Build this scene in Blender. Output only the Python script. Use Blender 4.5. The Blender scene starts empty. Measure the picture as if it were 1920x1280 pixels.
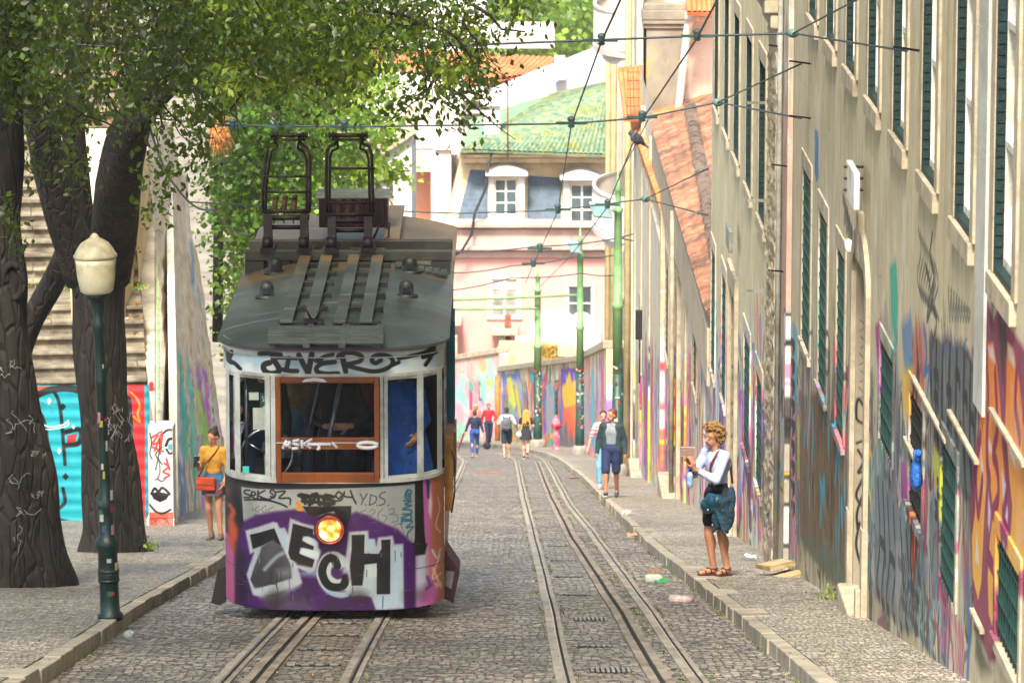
import bpy, bmesh, math, random
import numpy as np
from mathutils import Vector, Matrix
random.seed(7); rng = np.random.default_rng(7)
scene = bpy.context.scene
col = scene.collection
R = math.radians
# ------------------------------------------------------------------ camera, sky, sun, exposure
F = 8400.0; PITCH = math.atan(1420/F); YAW = math.atan(15/8519)
SL = 0.1808; EYE = 2.05                       # the hill falls away from the camera
cam = bpy.data.cameras.new('camera'); camo = bpy.data.objects.new('camera', cam); col.objects.link(camo)
cam.sensor_width = 36; cam.lens = F/1920*36; cam.clip_end = 3000; cam.clip_start = .5
camo.rotation_euler = (math.pi/2-PITCH, 0, -YAW)
scene.camera = camo
cam.dof.use_dof = True; cam.dof.focus_distance = 42; cam.dof.aperture_fstop = 9
w = bpy.data.worlds.new("World"); scene.world = w; w.use_nodes = True
nt = w.node_tree; nt.nodes.clear()
sky = nt.nodes.new('ShaderNodeTexSky'); sky.sky_type = 'NISHITA'; sky.sun_disc = False
SUN_EL = R(52); SUN_AZ = R(-171)              # azimuth measured from +Y towards +X: behind the camera, on its left
sky.sun_elevation = SUN_EL; sky.sun_rotation = SUN_AZ; sky.air_density = 1.0; sky.dust_density = 3.5; sky.ozone_density = .6
bg = nt.nodes.new('ShaderNodeBackground'); bg.inputs[1].default_value = .105
wo = nt.nodes.new('ShaderNodeOutputWorld'); nt.links.new(sky.outputs[0], bg.inputs[0]); nt.links.new(bg.outputs[0], wo.inputs[0])
sl = bpy.data.lights.new('sun', 'SUN'); so = bpy.data.objects.new('sun', sl); col.objects.link(so)
sl.energy = 3.1; sl.angle = R(11); sl.color = (1, .93, .80)
sd = Vector((math.sin(SUN_AZ)*math.cos(SUN_EL), math.cos(SUN_AZ)*math.cos(SUN_EL), math.sin(SUN_EL)))
so.rotation_euler = sd.to_track_quat('Z', 'Y').to_euler()
scene.view_settings.view_transform = 'Standard'; scene.view_settings.look = 'None'
scene.view_settings.exposure = 1.66; scene.view_settings.gamma = 1
scene.cycles.max_bounces = 6; scene.cycles.transparent_max_bounces = 10

# ------------------------------------------------------------------ from a pixel of the photograph to a place
def ray(px, py):
    x, y, z = px-960, 640-py, -F
    a = math.pi/2-PITCH; c, s = math.cos(a), math.sin(a)
    y2 = y*c-z*s; z2 = y*s+z*c
    c, s = math.cos(-YAW), math.sin(-YAW)
    x3 = x*c-y2*s; y3 = x*s+y2*c
    return x3/y3, z2/y3
def gz(Y): return -EYE-SL*Y
def onG(px, py, dz=0):
    rx, rz = ray(px, py); Y = (-EYE+dz)/(rz+SL); return Vector((rx*Y, Y, rz*Y))
def atX(px, py, X):
    rx, rz = ray(px, py); Y = X/rx; return Vector((X, Y, rz*Y))
def atY(px, py, Y):
    rx, rz = ray(px, py); return Vector((rx*Y, Y, rz*Y))

# ------------------------------------------------------------------ objects
WORLD = {}
def tag(o, label=None, cat=None, group=None, kind=None):
    if label: o['label'] = label
    if cat: o['category'] = cat
    if group: o['group'] = group
    if kind: o['kind'] = kind
    return o
def thing(name, label, cat, loc=(0, 0, 0), rz=0, group=None):
    o = bpy.data.objects.new(name, None); col.objects.link(o); o.location = loc; o.rotation_euler = (0, 0, rz)
    o.empty_display_size = .2
    WORLD[o.name] = Vector(loc)
    return tag(o, label, cat, group)
class MB:
    def __init__(s): s.v = []; s.f = []; s.mi = []; s.m = 0; s.sm = []; s.smooth = False
    def add(s, vs, fs, smooth=None):
        b = len(s.v); s.v.extend([tuple(p) for p in vs])
        sm = s.smooth if smooth is None else smooth
        for f in fs: s.f.append([i+b for i in f]); s.mi.append(s.m); s.sm.append(sm)
        return s
    def box(s, a, b):
        x0, y0, z0 = [min(a[i], b[i]) for i in range(3)]; x1, y1, z1 = [max(a[i], b[i]) for i in range(3)]
        vs = [(x0,y0,z0),(x1,y0,z0),(x1,y1,z0),(x0,y1,z0),(x0,y0,z1),(x1,y0,z1),(x1,y1,z1),(x0,y1,z1)]
        return s.add(vs, [(0,3,2,1),(4,5,6,7),(0,1,5,4),(1,2,6,5),(2,3,7,6),(3,0,4,7)], False)
    def obox(s, c, ax, ay, az):   # centre and three half axes
        c, ax, ay, az = Vector(c), Vector(ax), Vector(ay), Vector(az); vs = []
        for k in (-1, 1):
            for i, j in ((-1,-1),(1,-1),(1,1),(-1,1)): vs.append(c+ax*i+ay*j+az*k)
        return s.add(vs, [(0,3,2,1),(4,5,6,7),(0,1,5,4),(1,2,6,5),(2,3,7,6),(3,0,4,7)], False)
    def bar(s, a, b, w, h, up=(0,0,1)):
        a, b = Vector(a), Vector(b); d = (b-a); L = d.length
        if L < 1e-6: return s
        d.normalize(); u = Vector(up); x = d.cross(u)
        if x.length < 1e-3: x = d.cross(Vector((0,1,0)))
        x.normalize(); z = x.cross(d)
        return s.obox((a+b)/2, x*w/2, d*L/2, z*h/2)
    def tube(s, pts, r, n=8, cap=True, smooth=True, noise=0, seed=0):
        pts = [Vector(p) for p in pts]; m = len(pts)
        rs = r if isinstance(r, (list, tuple)) else [r]*m
        rr = random.Random(seed); ph = [rr.uniform(0, 6.3) for _ in range(4)]
        prev = None; vs = []
        for i, p in enumerate(pts):
            t = (pts[min(i+1, m-1)]-pts[max(i-1, 0)])
            if t.length < 1e-9: t = Vector((0,0,1))
            t.normalize()
            if prev is None:
                u = t.cross(Vector((0,1,0)) if abs(t.y) < .9 else Vector((1,0,0))).normalized()
            else:
                u = (prev-t*prev.dot(t)).normalized()
            prev = u; v = t.cross(u)
            for k in range(n):
                a = 2*math.pi*k/n
                q = rs[i]
                if noise: q *= 1+noise*(.5*math.sin(3*a+ph[0]+i*.25)+.35*math.sin(5*a+ph[1]-i*.3)+.3*math.sin(2*a+ph[2]+i*.7))
                vs.append(p+(u*math.cos(a)+v*math.sin(a))*q)
        fs = [(i*n+k, i*n+(k+1)%n, (i+1)*n+(k+1)%n, (i+1)*n+k) for i in range(m-1) for k in range(n)]
        s.add(vs, fs, smooth)
        if cap: s.f.append([len(s.v)-m*n+k for k in range(n)][::-1]); s.f.append([len(s.v)-n+k for k in range(n)]); s.mi += [s.m]*2; s.sm += [False]*2
        return s
    def lathe(s, c, prof, n=16, axis=(0,0,1), smooth=True):
        c = Vector(c); ax = Vector(axis).normalized(); u = ax.cross(Vector((0,1,0)) if abs(ax.y) < .9 else Vector((1,0,0))).normalized(); v = ax.cross(u)
        vs = [c+ax*z+(u*math.cos(2*math.pi*k/n)+v*math.sin(2*math.pi*k/n))*r for r, z in prof for k in range(n)]
        m = len(prof)
        fs = [(i*n+k, i*n+(k+1)%n, (i+1)*n+(k+1)%n, (i+1)*n+k) for i in range(m-1) for k in range(n)]
        fs.append(list(range(n))[::-1]); fs.append([(m-1)*n+k for k in range(n)])
        return s.add(vs, fs, smooth)
    def ell(s, c, r, n=12, rot=None):
        c = Vector(c); vs = []; m = n//2+1
        for i in range(1, m):
            t = math.pi*i/m
            for k in range(n):
                a = 2*math.pi*k/n; p = Vector((r[0]*math.sin(t)*math.cos(a), r[1]*math.sin(t)*math.sin(a), r[2]*math.cos(t)))
                if rot: p = rot @ p
                vs.append(c+p)
        for t in (1, -1):
            p = Vector((0, 0, r[2]*t)); vs.append(c+(rot @ p if rot else p))
        fs = [(i*n+(k+1)%n, i*n+k, (i+1)*n+k, (i+1)*n+(k+1)%n) for i in range(m-2) for k in range(n)]
        T = len(vs)-2; B = T+1
        fs += [(T, k, (k+1)%n) for k in range(n)]; fs += [(B, (m-2)*n+(k+1)%n, (m-2)*n+k) for k in range(n)]
        return s.add(vs, fs, True)
    def cap(s, a, b, ra, rb, n=10):       # a rounded tapered limb
        a, b = Vector(a), Vector(b); d = b-a; L = max(d.length, 1e-5); d = d/L
        pr = [(ra*math.sin(t), -ra*math.cos(t)) for t in (.25, .7, 1.15)]+[(ra, 0), (rb, L)]+[(rb*math.cos(t), L+rb*math.sin(t)) for t in (.4, .85, 1.3)]
        return s.lathe(a, pr, n, d)
    def prism(s, pts, d):                 # polygon (3-D points) extruded by the vector d
        n = len(pts); d = Vector(d); vs = [Vector(p) for p in pts]+[Vector(p)+d for p in pts]
        fs = [list(range(n)), [n+i for i in range(n)][::-1]]+[(i, n+i, n+(i+1)%n, (i+1)%n) for i in range(n)]
        return s.add(vs, fs, False)
    def grid(s, fn, nu, nv, smooth=False, close=False):
        vs = [fn(i/nu, j/nv) for j in range(nv+1) for i in range(nu+1)]
        return s.add(vs, [(j*(nu+1)+i, j*(nu+1)+i+1, (j+1)*(nu+1)+i+1, (j+1)*(nu+1)+i) for j in range(nv) for i in range(nu)], smooth)
    def build(s, name, mat, parent=None, uv=None, local=False, fix=False, bevel=0):
        me = bpy.data.meshes.new(name)
        off = Vector((0,0,0))
        if parent is not None and not local:
            off = WORLD[parent.name]
        vs = np.array(s.v, dtype=np.float64).reshape(-1, 3)
        me.from_pydata((vs-np.array(off)).tolist(), [], s.f)
        for m in (mat if isinstance(mat, (list, tuple)) else [mat]): me.materials.append(m)
        me.polygons.foreach_set('material_index', s.mi); me.polygons.foreach_set('use_smooth', s.sm)
        if uv:
            l = me.uv_layers.new(name='UVMap'); ix = np.empty(len(me.loops), dtype=np.int32); me.loops.foreach_get('vertex_index', ix)
            U = np.array([uv(p) for p in vs]); l.data.foreach_set('uv', U[ix].astype(np.float32).ravel())
        if fix:
            bm = bmesh.new(); bm.from_mesh(me); bmesh.ops.recalc_face_normals(bm, faces=bm.faces); bm.to_mesh(me); bm.free()
        me.update()
        o = bpy.data.objects.new(name, me); col.objects.link(o)
        if parent is not None: o.parent = parent
        WORLD[o.name] = off.copy() if parent is not None else Vector((0,0,0))
        if bevel:
            b = o.modifiers.new('bevel', 'BEVEL'); b.width = bevel; b.segments = 2; b.limit_method = 'ANGLE'
        return o
def merged(mb, voxel, smooth=2):
    """one continuous surface out of overlapping closed shapes"""
    me = bpy.data.meshes.new('tmp'); me.from_pydata([tuple(p) for p in mb.v], [], mb.f)
    bm = bmesh.new(); bm.from_mesh(me); bmesh.ops.recalc_face_normals(bm, faces=bm.faces); bm.to_mesh(me); bm.free()
    o = bpy.data.objects.new('tmp', me); col.objects.link(o)
    r = o.modifiers.new('r', 'REMESH'); r.mode = 'VOXEL'; r.voxel_size = voxel; r.use_smooth_shade = True
    if smooth:
        k = o.modifiers.new('s', 'SMOOTH'); k.iterations = smooth; k.factor = .5
    dg = bpy.context.evaluated_depsgraph_get(); out = bpy.data.meshes.new_from_object(o.evaluated_get(dg))
    col.objects.unlink(o); bpy.data.objects.remove(o)
    out.polygons.foreach_set('use_smooth', [True]*len(out.polygons))
    return out
def mesh_obj(name, me, mat, parent):
    me.materials.clear(); me.materials.append(mat); me.name = name
    o = bpy.data.objects.new(name, me); col.objects.link(o)
    if parent: o.parent = parent
    WORLD[o.name] = Vector((0,0,0))
    return o
# ------------------------------------------------------------------ materials
def srgb(c):
    if isinstance(c, str):
        c = [int(c[i:i+2], 16)/255 for i in (0, 2, 4)]
    return tuple(((x/12.92) if x <= .04045 else ((x+.055)/1.055)**2.4) for x in c)+(1,)
class NT:
    def __init__(s, name):
        s.m = bpy.data.materials.new(name); s.m.use_nodes = True; s.t = s.m.node_tree
        s.b = s.t.nodes['Principled BSDF']; s.out = s.t.nodes['Material Output']
    def n(s, typ, **k):
        o = s.t.nodes.new('ShaderNode'+typ)
        for a, v in k.items():
            if a.startswith('i_'): o.inputs[a[2:].replace('_', ' ')].default_value = v
            else: setattr(o, a, v)
        return o
    def l(s, a, b): s.t.links.new(a, b)
    def coord(s, sc=(1,1,1), space='Object'):
        tc = s.n('TexCoord'); mp = s.n('Mapping'); mp.inputs['Scale'].default_value = sc; s.l(tc.outputs[space], mp.inputs[0]); return mp.outputs[0]
    def noise(s, scale=5, detail=5, rough=.6, sc=(1,1,1), vec=None):
        n = s.n('TexNoise'); n.inputs['Scale'].default_value = scale; n.inputs['Detail'].default_value = detail; n.inputs['Roughness'].default_value = rough
        s.l(vec if vec is not None else s.coord(sc), n.inputs['Vector']); return n.outputs['Fac']
    def ramp(s, fac, stops, interp='LINEAR'):
        r = s.n('ValToRGB'); r.color_ramp.interpolation = interp; e = r.color_ramp.elements
        while len(e) < len(stops): e.new(.5)
        for i, (p, c) in enumerate(stops): e[i].position = p; e[i].color = c if len(c) == 4 else tuple(c)+(1,)
        s.l(fac, r.inputs[0]); return r.outputs[0]
    def mix(s, fac, a, b, mode='MIX'):
        x = s.n('MixRGB', blend_type=mode)
        for i, v in ((0, fac), (1, a), (2, b)):
            if hasattr(v, 'is_linked'): s.l(v, x.inputs[i])
            else: x.inputs[i].default_value = v
        return x.outputs[0]
    def math(s, op, a, b=0, clamp=False):
        x = s.n('Math', operation=op); x.use_clamp = clamp
        for i, v in ((0, a), (1, b)):
            if hasattr(v, 'is_linked'): s.l(v, x.inputs[i])
            else: x.inputs[i].default_value = v
        return x.outputs[0]
    def base(s, v):
        if hasattr(v, 'is_linked'): s.l(v, s.b.inputs['Base Color'])
        else: s.b.inputs['Base Color'].default_value = v
    def bump(s, h, strength=.5, dist=.02):
        b = s.n('Bump'); b.inputs['Strength'].default_value = strength; b.inputs['Distance'].default_value = dist
        s.l(h, b.inputs['Height']); s.l(b.outputs[0], s.b.inputs['Normal'])
_mats = {}
def mat(name, c, c2=None, scale=4, rough=.75, metal=0, bump=.3, bscale=60, bdist=.01, sc=(1,1,1), lo=.4, hi=.62, emit=0, dirt=None, dsc=(1,1,1), dscale=2, dlo=.5, dhi=.75):
    if name in _mats: return _mats[name]
    k = NT(name); a = srgb(c); b = srgb(c2) if c2 else tuple(x*.72 for x in a[:3])+(1,)
    cc = k.mix(k.ramp(k.noise(scale, 6, .65, sc), [(lo, (0,0,0)), (hi, (1,1,1))]), a, b)
    if dirt: cc = k.mix(k.ramp(k.noise(dscale, 8, .7, dsc), [(dlo, (0,0,0)), (dhi, (1,1,1))]), cc, srgb(dirt))
    k.base(cc); k.b.inputs['Roughness'].default_value = rough; k.b.inputs['Metallic'].default_value = metal
    if bump: k.bump(k.noise(bscale, 4, .6), bump, bdist)
    if emit: k.l(cc, k.b.inputs['Emission Color']); k.b.inputs['Emission Strength'].default_value = emit
    _mats[name] = k.m; return k.m
def glass(name, tint='20282a', fac=.35, rough=.05):
    if name in _mats: return _mats[name]
    k = NT(name); k.base(srgb(tint)); k.b.inputs['Roughness'].default_value = rough; k.b.inputs['Specular IOR Level'].default_value = .8
    tr = k.n('BsdfTransparent'); mx = k.n('MixShader'); mx.inputs[0].default_value = fac
    k.l(tr.outputs[0], mx.inputs[1]); k.l(k.b.outputs[0], mx.inputs[2]); k.l(mx.outputs[0], k.out.inputs[0])
    _mats[name] = k.m; return k.m
def pane_mat(name, c='3a4448', c2='8a9498', scale=.8):
    if name in _mats: return _mats[name]
    k = NT(name); k.base(k.mix(k.ramp(k.noise(scale, 2), [(.4, (0,0,0)), (.6, (1,1,1))]), srgb(c), srgb(c2)))
    k.b.inputs['Roughness'].default_value = .06; k.b.inputs['Specular IOR Level'].default_value = .9
    _mats[name] = k.m; return k.m
def leaf_mat(name, cols, trans=.45):
    k = NT(name)
    at = k.n('Attribute', attribute_name='tone'); sp = k.n('SeparateColor'); k.l(at.outputs['Color'], sp.inputs[0])
    st = [(i/(len(cols)-1), srgb(c)) for i, c in enumerate(cols)]
    cc = k.ramp(sp.outputs[0], st); k.base(cc); k.b.inputs['Roughness'].default_value = .45
    t = k.n('BsdfTranslucent'); k.l(k.mix(.35, cc, srgb('c8d830')), t.inputs[0])
    mx = k.n('MixShader'); mx.inputs[0].default_value = trans
    k.l(k.b.outputs[0], mx.inputs[1]); k.l(t.outputs[0], mx.inputs[2]); k.l(mx.outputs[0], k.out.inputs[0])
    _mats[name] = k.m; return k.m
def cobble(name, cols, gap, scale, rough=.6, stretch=(1,1,1), patch=None, bump=1.0, dist=.02):
    k = NT(name); vec = k.coord(stretch)
    wn = k.n('TexNoise'); wn.inputs['Scale'].default_value = 1.3; k.l(vec, wn.inputs['Vector'])
    ad = k.n('MixRGB', blend_type='ADD'); ad.inputs[0].default_value = .25; k.l(vec, ad.inputs[1]); k.l(wn.outputs['Color'], ad.inputs[2])
    v = k.n('TexVoronoi', distance='CHEBYCHEV'); v.inputs['Scale'].default_value = scale; v.inputs['Randomness'].default_value = .55; k.l(ad.outputs[0], v.inputs['Vector'])
    e = k.n('TexVoronoi', feature='DISTANCE_TO_EDGE'); e.inputs['Scale'].default_value = scale; e.inputs['Randomness'].default_value = .55; k.l(ad.outputs[0], e.inputs['Vector'])
    sp = k.n('SeparateColor'); k.l(v.outputs['Color'], sp.inputs[0])
    cc = k.ramp(sp.outputs[0], [(i/(len(cols)-1), srgb(c)) for i, c in enumerate(cols)])
    big = k.ramp(k.noise(.35, 5, .6), [(.3, (.62,.6,.56)), (.7, (1.15,1.12,1.08))])
    cc = k.mix(1, cc, big, 'MULTIPLY')
    if patch: cc = k.mix(k.ramp(k.noise(.9, 7, .75), [(.58, (0,0,0)), (.72, (.7,.7,.7))]), cc, srgb(patch))
    m = k.ramp(e.outputs['Distance'], [(.02, (0,0,0)), (.12, (1,1,1))])
    k.base(k.mix(m, srgb(gap), cc))
    h = k.mix(.35, m, sp.outputs[1]); h = k.mix(.25, h, k.noise(45, 3)); k.bump(h, bump, dist)
    rr = k.ramp(sp.outputs[2], [(0, (rough-.2,)*3), (1, (rough+.2,)*3)]); k.l(rr, k.b.inputs['Roughness'])
    _mats[name] = k.m; return k.m

# ------------------------------------------------------------------ spray paint, laid on walls with strokes and shapes (drawn in metres on the wall)
class Paint:
    def __init__(s, u0, u1, v0, v1, ru, rv, fn=None):
        s.u0, s.v0, s.ru, s.rv = u0, v0, ru, rv; s.w = int((u1-u0)*ru); s.h = int((v1-v0)*rv); s.u1 = u0+s.w/ru; s.v1 = v0+s.h/rv
        s.c = np.zeros((s.h, s.w, 4), np.float32); s.fn = fn; s.r = np.random.default_rng(11)
    def _bb(s, P, pad):
        i0 = max(0, int((P[:,0].min()-pad-s.u0)*s.ru)); i1 = min(s.w, int((P[:,0].max()+pad-s.u0)*s.ru)+2)
        j0 = max(0, int((P[:,1].min()-pad-s.v0)*s.rv)); j1 = min(s.h, int((P[:,1].max()+pad-s.v0)*s.rv)+2)
        if i1 <= i0 or j1 <= j0: return None
        U, V = np.meshgrid(s.u0+(np.arange(i0, i1)+.5)/s.ru, s.v0+(np.arange(j0, j1)+.5)/s.rv); return i0, i1, j0, j1, U, V
    def _blend(s, b, a, color):
        i0, i1, j0, j1 = b[:4]; t = s.c[j0:j1, i0:i1]; a = a[..., None]; c = np.array(color, np.float32)
        oa = t[..., 3:4]; na = a+oa*(1-a)
        t[..., :3] = np.where(na > 1e-4, (c*a+t[..., :3]*oa*(1-a))/np.maximum(na, 1e-4), t[..., :3]); t[..., 3:4] = na
    def _pts(s, pts, raw): return np.array([(p if raw else s.fn(*p)) for p in pts], float)
    @staticmethod
    def col(c): return [int(c[i:i+2], 16)/255 for i in (0, 2, 4)] if isinstance(c, str) else c
    def _seg(s, U, V, P, close=False):
        d = np.full(U.shape, 1e9)
        n = len(P)
        for i in range(n if close else n-1):
            a, b = P[i], P[(i+1) % n]; ab = b-a; L = (ab**2).sum()+1e-12
            t = np.clip(((U-a[0])*ab[0]+(V-a[1])*ab[1])/L, 0, 1)
            d = np.minimum(d, np.hypot(U-a[0]-t*ab[0], V-a[1]-t*ab[1]))
        return d
    def stroke(s, pts, wd, color, soft=.01, alpha=1, raw=False, curve=True, drip=0):
        P = s._pts(pts, raw)
        if wd < .09: wd *= getattr(s, 'wk', 1)
        if curve and len(P) > 2:
            Q = []
            E = np.vstack([2*P[0]-P[1], P, 2*P[-1]-P[-2]])
            for i in range(1, len(E)-2):
                for t in np.linspace(0, 1, 6, endpoint=False):
                    a, b, c, d = E[i-1:i+3]; Q.append(.5*((2*b)+(c-a)*t+(2*a-5*b+4*c-d)*t*t+(3*b-a-3*c+d)*t**3))
            Q.append(P[-1]); P = np.array(Q)
        b = s._bb(P, wd/2+soft)
        if b is None: return
        d = s._seg(b[4], b[5], P); a = np.clip((wd/2+soft/2-d)/max(soft, 1e-4), 0, 1)*alpha
        s._blend(b, a, s.col(color))
        for _ in range(drip):
            p = P[s.r.integers(len(P))]; L = s.r.uniform(.1, .6)
            s.stroke([(p[0], p[1]), (p[0]+.004, p[1]-L)], .014, color, .01, alpha*.9, True, False)
    def poly(s, pts, color, soft=.01, alpha=1, raw=False, streak=0):
        P = s._pts(pts, raw); b = s._bb(P, soft)
        if b is None: return
        U, V = b[4], b[5]; ins = np.zeros(U.shape, bool); n = len(P)
        for i in range(n):
            x0, y0 = P[i]; x1, y1 = P[(i+1) % n]
            if y0 == y1: continue
            c = ((y0 > V) != (y1 > V)) & (U < (x1-x0)*(V-y0)/(y1-y0)+x0); ins ^= c
        d = s._seg(U, V, P, True); sd = np.where(ins, d, -d)
        a = np.clip(sd/max(soft, 1e-4)+.5, 0, 1)*alpha
        if streak:
            q = s.r.random(U.shape[1]); q = np.convolve(q, np.ones(3)/3, 'same'); a = a*(1-streak*q[None, :])
        s._blend(b, a, s.col(color))
    def grad(s, pts, c1, c2, soft=.01, alpha=1, raw=False):   # top colour c1, bottom colour c2 (two cans, faded one into the other)
        P = s._pts(pts, raw); v1 = P[:,1].max(); v0 = P[:,1].min(); N = 8; c1, c2 = s.col(c1), s.col(c2)
        s.poly(pts, c1, soft, alpha, raw)
        b = s._bb(P, soft)
        if b is None: return
        i0, i1, j0, j1, U, V = b; ins = np.zeros(U.shape, bool); n = len(P)
        for i in range(n):
            x0, y0 = P[i]; x1, y1 = P[(i+1) % n]
            if y0 == y1: continue
            ins ^= ((y0 > V) != (y1 > V)) & (U < (x1-x0)*(V-y0)/(y1-y0)+x0)
        a = ins*np.clip((v1-V)/(v1-v0)*1.4-.2+.15*np.sin(U*40), 0, 1)*alpha; s._blend(b, a, c2)
    def mess(s, u0, u1, v0f, v1f, n, cols, wr=(.02, .07), size=.5, seed=1, alpha=.9):
        r = np.random.default_rng(seed)
        for _ in range(n):
            u = r.uniform(u0, u1); v0, v1 = v0f(u), v1f(u); v = v0+(v1-v0)*r.beta(1.3, 1.6); k = r.random(); c = cols[r.integers(len(cols))]; z = size*r.uniform(.4, 1.4)
            if k < .5:
                m = r.integers(3, 8); a = r.uniform(0, 6.28); P = [(u, v)]
                for i in range(m):
                    a += r.normal(0, 1.5); P.append((P[-1][0]+math.cos(a)*z*.4, P[-1][1]+math.sin(a)*z*.4))
                s.stroke(P, r.uniform(*wr)*.6, c, .015, alpha, True)
            elif k < .7:
                t = np.linspace(0, 6.28, 14); ra, rb = z*r.uniform(.2, .6), z*r.uniform(.4, 1)
                P = [(u+ra*math.cos(q)*(1+.2*math.sin(3*q)), v+rb*math.sin(q)) for q in t]
                s.poly(P, c, .04, alpha*.9, True, .3)
                if r.random() < .7: s.stroke(P, .035, cols[r.integers(len(cols))], .012, alpha, True)
            elif k < .86:
                s.poly([(u, v), (u+z*.3, v+z*.1), (u+z*.35, v+z*1.2), (u+z*.05, v+z)], c, .09, alpha*.8, True, .5)
            else:
                x = u
                for i in range(r.integers(4, 9)):
                    h = z*.5; P = [(x, v)]+[(x+r.uniform(0, h*.5), v+r.uniform(0, h)) for _ in range(4)]; x += h*.5
                    s.stroke(P, r.uniform(*wr)*.4, c, .01, alpha, True)
            if r.random() < .25: s.stroke([(u, v), (u, v-r.uniform(.2, .8))], .016, c, .01, alpha, True, False)
    def bands(s, u0, u1, bz, h, n, cols, w=(.5, 2), seed=1, alpha=.9):     # tall sprayed pieces standing side by side on a long wall
        r = np.random.default_rng(seed)
        for i in range(n):
            u = r.uniform(u0, u1); z0 = bz(u)+r.uniform(0, .5)*h; hh = h*r.uniform(.25, .6); ww = r.uniform(*w); c = cols[r.integers(len(cols))]
            P = [(u, z0), (u+ww*.5, z0-r.uniform(0, .2)), (u+ww, z0+r.uniform(0, .2)), (u+ww*r.uniform(.8, 1.2), z0+hh*.6), (u+ww*r.uniform(.4, .8), z0+hh), (u+ww*.2, z0+hh*r.uniform(.6, .9))]
            s.poly(P, c, .08, alpha, True, .15)
            if r.random() < .5: s.stroke(P, ww*.12, ['26262c', 'e4e4e4', cols[0]][r.integers(3)], .05, alpha, True)
            for _ in range(2): s.stroke([(u+ww*r.random(), z0+hh*.2), (u+ww*r.random(), z0+hh*.5), (u+ww*r.random(), z0+hh*.9)], ww*.1, cols[r.integers(len(cols))], .05, alpha, True)
    def image(s, name):
        im = bpy.data.images.new(name, s.w, s.h, alpha=True); im.alpha_mode = 'CHANNEL_PACKED'
        im.pixels.foreach_set(np.clip(s.c, 0, 1).astype(np.float32).ravel()); im.pack(); return im
    def uv(s, ua, va):
        return lambda p: ((p[ua]-s.u0)/(s.u1-s.u0), (p[va]-s.v0)/(s.v1-s.v0))
def painted(name, paint, c, c2, scale=1.2, rough=.85, streak=(3, 3, .35), stain='8a7a62', bump=.35, wear=.14, stain_hi=.72, gloss=None, metal=0):
    k = NT(name); im = k.n('TexImage', image=paint.image(name+'_paint')); im.extension = 'CLIP'; im.interpolation = 'Cubic'
    uvn = k.n('UVMap'); k.l(uvn.outputs[0], im.inputs[0])
    base = k.mix(k.ramp(k.noise(scale, 8, .65), [(.35, (0,0,0)), (.65, (1,1,1))]), srgb(c), srgb(c2))
    st = k.ramp(k.noise(1.6, 9, .72, streak), [(.5, (0,0,0)), (stain_hi, (1,1,1))]); base = k.mix(k.math('MULTIPLY', st, .75), base, srgb(stain))
    if gloss is None: base = k.mix(k.math('MULTIPLY', k.ramp(k.noise(5, 6, .7, (3, 3, .08)), [(.5, (0,0,0)), (.62, (1,1,1))]), .4), base, srgb(stain))
    wr = k.ramp(k.noise(9, 8, .8), [(.5-wear*.2, (1,1,1)), (.62+.2*(1-wear), (1-wear,)*3)])
    fac = k.math('MULTIPLY', im.outputs['Alpha'], wr)
    cc = k.mix(fac, base, im.outputs['Color']); cc = k.mix(1, cc, k.ramp(k.noise(3.1, 9, .7), [(.3, (.8,.8,.8)), (.7, (1.06,1.06,1.06))]), 'MULTIPLY')
    if gloss is None:     # old repairs and hairline cracks in the render
        cc = k.mix(k.math('MULTIPLY', k.ramp(k.noise(.8, 12, .62, (1, 1, .7)), [(.585, (0,0,0)), (.6, (1,1,1))]), k.math('SUBTRACT', 1, k.math('MULTIPLY', fac, .7))), cc, k.mix(.5, cc, srgb('cfcabd')))
        vo = k.n('TexVoronoi', feature='DISTANCE_TO_EDGE'); vo.inputs['Scale'].default_value = .9; nn = k.n('TexNoise'); nn.inputs['Scale'].default_value = 2.5; nn.inputs['Detail'].default_value = 8; k.l(k.coord(), nn.inputs['Vector']); k.l(k.mix(.35, k.coord(), nn.outputs['Color'], 'ADD'), vo.inputs['Vector'])
        cr = k.math('MULTIPLY', k.ramp(vo.outputs['Distance'], [(0, (1,1,1)), (.007, (0,0,0))]), k.ramp(k.noise(.6, 3), [(.5, (0,0,0)), (.6, (1,1,1))])); cc = k.mix(k.math('MULTIPLY', cr, .6), cc, srgb('4a4236'))
        cc = k.mix(k.math('MULTIPLY', k.ramp(k.noise(14, 10, .85), [(.6, (0,0,0)), (.68, (1,1,1))]), .35), cc, srgb('6e6450'))
    k.base(cc); k.b.inputs['Roughness'].default_value = rough if gloss is None else gloss; k.b.inputs['Metallic'].default_value = metal
    if bump: k.bump(k.noise(28, 8, .7), bump, .02)
    _mats[name] = k.m; return k.m
STONE = mat('stone', 'b3a78f', '998d78', 4, .85, bump=.5, bscale=35, dirt='6e6352', dscale=2.5, dlo=.52, dhi=.8)
STONE_D = mat('weathered_stone', '968c7a', '6c6254', 5, .9, bump=.8, bscale=25, dirt='4c453a', dscale=3)
GREEN_D = mat('dark_green_paint', '12443e', '0c2d2c', 8, .45, bump=.2, dirt='2b5a50')
WHITE = mat('white_paint', 'dcdcd2', 'b9b6a8', 5, .6, bump=.15)
IRON = mat('old_iron', '3a2c2a', '1e1a1c', 12, .55, metal=.5, bump=.4, dirt='5a3426')
BLACKM = mat('blackish', '111214', '1c1c1e', 8, .6, bump=0)
WIRE = mat('wire_dark', '23323a', '18242c', 8, .5, bump=0)
def pbox(mb, x0, y0, x1, y1, Y, d=.5):
    p = atY(x0, y1, Y); q = atY(x1, y0, Y); return mb.box((p.x, Y, p.z), (q.x, Y+d, q.z))
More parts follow.
